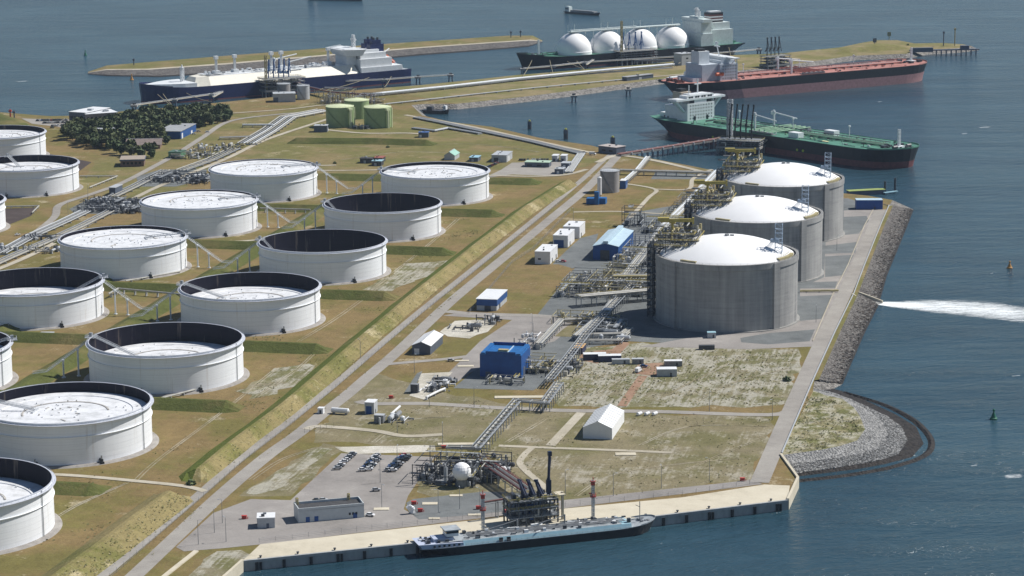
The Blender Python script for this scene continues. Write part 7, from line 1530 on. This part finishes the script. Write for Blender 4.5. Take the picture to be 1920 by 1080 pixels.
def foam_mat():
    m, t, b = _nt('foam'); g = t.nodes.new('ShaderNodeNewGeometry'); P = g.outputs['Position']; b.inputs['Base Color'].default_value = (.82, .86, .87, 1); b.inputs['Roughness'].default_value = .7
    f = _math(t, 'ADD', _math(t, 'MULTIPLY', _noise(t, _vmul(t, P, (.12, .5, 1)), 1.0, 5, .7), .6), _math(t, 'MULTIPLY', _noise(t, P, .9, 4, .7), .4))
    at = t.nodes.new('ShaderNodeAttribute'); at.attribute_name = 'dens'
    t.links.new(_math(t, 'MULTIPLY', _math(t, 'SUBTRACT', _math(t, 'ADD', f, at.outputs['Fac']), .84, None), 3.4, None, True), b.inputs['Alpha']); return m
M_FOAM = foam_mat()
def foam(rows, label, z=SEA+.12):     # rows: list of (upper px, lower px, density)
    mb = MB(); dens = []; K = 9; R_ = []
    for u, l, dd in rows: R_.append((G(u[0], u[1], z), G(l[0], l[1], z), dd))
    for a, b, dd in R_:
        for k in range(K): mb.v.append(tuple(a.lerp(b, k/(K-1)))); dens.append(dd*max(0, 1-abs(2*k/(K-1)-1)**2.5))
    for i in range(len(R_)-1):
        for k in range(K-1): mb.f.append((i*K+k, i*K+k+1, (i+1)*K+k+1, (i+1)*K+k)); mb.m.append(0)
    o = mb.build('foam', M_FOAM); at = o.data.attributes.new('dens', 'FLOAT', 'POINT'); at.data.foreach_set('value', dens); return stuff(o, label, 'foam')
foam([((1624, 565), (1624, 569), .9), ((1648, 565), (1648, 573), .8), ((1680, 563), (1680, 579), .7), ((1720, 559), (1720, 586), .62), ((1765, 556), (1765, 594), .58), ((1805, 556), (1805, 600), .57), ((1850, 558), (1850, 605), .57), ((1890, 562), (1890, 610), .56), ((1925, 567), (1925, 613), .52), ((1990, 585), (1990, 612), .2)], 'white foaming water streaming out from the outfall')
for k, (x, y, w, h) in enumerate([(1846, 239, 50, 3), (1808, 251, 26, 3), (1650, 191, 16, 2), (1900, 893, 70, 14), (1905, 705, 36, 2.5), (1826, 873, 30, 4), (40, 153, 50, 2.4)]):
    foam([((x-w/2, y), (x-w/2, y+.6), .02), ((x-w/6, y-h/2), (x-w/6, y+h/2), .42), ((x+w/6, y-h/2-1), (x+w/6, y+h/2-1), .45), ((x+w/2, y-2), (x+w/2, y-1.4), .05)], 'small white wave crest on open water')
# bollards on the quay
bp = thing('bollard', 'b', 'bollard'); mb = MB(); mb.cyl((0, 0, .1), (0, 0, .8), .4, n=8); mb.build('post', M_DARK, bp); mb = MB(); mb.cyl((0, 0, .7), (0, 0, 1.0), .65, n=8); mb.build('head', M_DARK, bp)
for k in range(16):
    t_ = (k+.5)/16; p = (qa.lerp(qb, t_*2) if t_ < .5 else qb.lerp(qc, t_*2-1))-nq*1.6; p.z = .16; lb = 'dark mooring bollard at the quay edge, %s from the left' % ORD[k]
    if k == 0: bp.location = p; bp['label'] = lb; bp['group'] = 'quay bollards'; KIDS(bp)
    else: dup(bp, p, 0, lb, 'quay bollards')
# ditch bank and hedge embankments in the north field
dike([(556, 258), (700, 259), (800, 262)], 4.5, 3, 8, 9)
# small clutter
q = rnd(321)
for k, (p, lb) in enumerate([((708, 937), 'car park'), ((1000, 958), 'quay deck')]): pass
def slab(label, p, L, Wd, h, m, rz=SITE, cat='slab', name='concrete_slab'):
    a = G(*p); mb = MB(); mb.box(a.x, a.y, 0, L, Wd, h, 0, rz); mb.box(a.x, a.y, h, L*.9, Wd*.85, h*.15, 0, rz); tag(mb.build(name, m, loc=a), label, cat)
for p, L, Wd, lb in [((806, 945), 7, 4, 'white slab on the gravel bed, left of three'), ((855, 930), 6, 3, 'white slab on the upper edge of the gravel bed'), ((814, 973), 5, 3, 'white slab at the lower edge of the gravel bed'), ((890, 966), 6, 3, 'white slab at the gravel bed by the left mast'), ((873, 687), 9, 4, 'white slab beside the side road left of the blue hall'), ((866, 677), 8, 3, 'thin white slab on the grass left of the blue hall'), ((980, 745), 30, 5, 'long pale slab in the dry grass below the blue hall'), ((1173, 852), 10, 5, 'white slab on the pale track in the dry field'), ((715, 955), 7, 4, 'white slab in the car park beside the lamp post'), ((870, 833), 26, 4, 'long pale slab at the edge of the track left of the pipe rack')]:
    slab(lb, p, L, Wd, .35, M_QUAY, R(0))
def cabinet(p, lb):
    t = thing('hydrant_cabinet', lb, 'hydrant cabinet', G(*p), 0, 'red hydrant cabinets'); mb = MB(); mb.box(0, 0, 0, 2.2, 1.2, 1.5); mb.build('body', P_RED, t); mb = MB(); mb.box(0, 0, 1.5, 2.4, 1.4, .15); mb.build('lid', P_RED, t); mb = MB(); mb.cyl((1.6, 0, 0), (1.6, 0, 1.1), .2, n=6); mb.build('hydrant', P_RED, t)
P_RED = P_('hydrant_red', (.45, .05, .04), var=.1)
for p, lb in [((776, 946), 'red hydrant cabinet at the left end of the gravel bed, upper of two'), ((788, 960), 'red hydrant cabinet at the left end of the gravel bed, lower of two'), ((897, 955), 'red hydrant cabinet beside the left quay mast'), ((951, 962), 'red hydrant cabinet left of the loading platform'), ((832, 841), 'red hydrant cabinet at the corner beside the parking rubble strip'), ((733, 747), 'red hydrant cabinet in the grass by the cross road'), ((458, 973), 'red hydrant cabinet left of the kiosk'), ((1392, 902), 'red hydrant cabinet at the right end of the quay fence')]: cabinet(p, lb)
lowwall('pale concrete kerb strip slanting down to the lower edge left of the quay', [(300, 1088), (335, 1060), (368, 1034)], .5, M_QUAY, 2.2)
building('gate_house', 'tiny white gatehouse beside the perimeter road fence', (596, 776), (606, 776), 3, 2.8, M_WHITE, M_WHITE, over=.2, doors=[(.5, 0, 1, 2, M_DARK)])
fence('dark barrier fence at the junction below the gatehouse', [(571, 812), (590, 808), (612, 803), (640, 800)], 2.4, 3, M_DARK)
t = thing('white_tanks', 'row of small white tanks right of the storage tent', 'tank', G(1210, 780), 0); 
for k in range(3):
    mb = MB(); mb.vessel((k*4-4, 0, 1), (k*4-2, 2.5, 1), .9); mb.build('tank', M_WHITE, t)

# ---------------------------------------------------------------- air
m = bpy.data.materials.new('haze'); m.use_nodes = True; nt = m.node_tree; nt.nodes.remove(nt.nodes['Principled BSDF']); pv = nt.nodes.new('ShaderNodeVolumePrincipled')
pv.inputs['Color'].default_value = (.62, .78, 1.0, 1); pv.inputs['Density'].default_value = 2.2e-5; pv.inputs['Anisotropy'].default_value = 0.0
nt.links.new(pv.outputs[0], nt.nodes['Material Output'].inputs['Volume'])
mb = MB(); mb.box(0, 6100, -10, 13000, 13000, 356); hz = mb.build('haze', m); stuff(hz, 'thin pale blue haze over the whole harbour', 'haze')
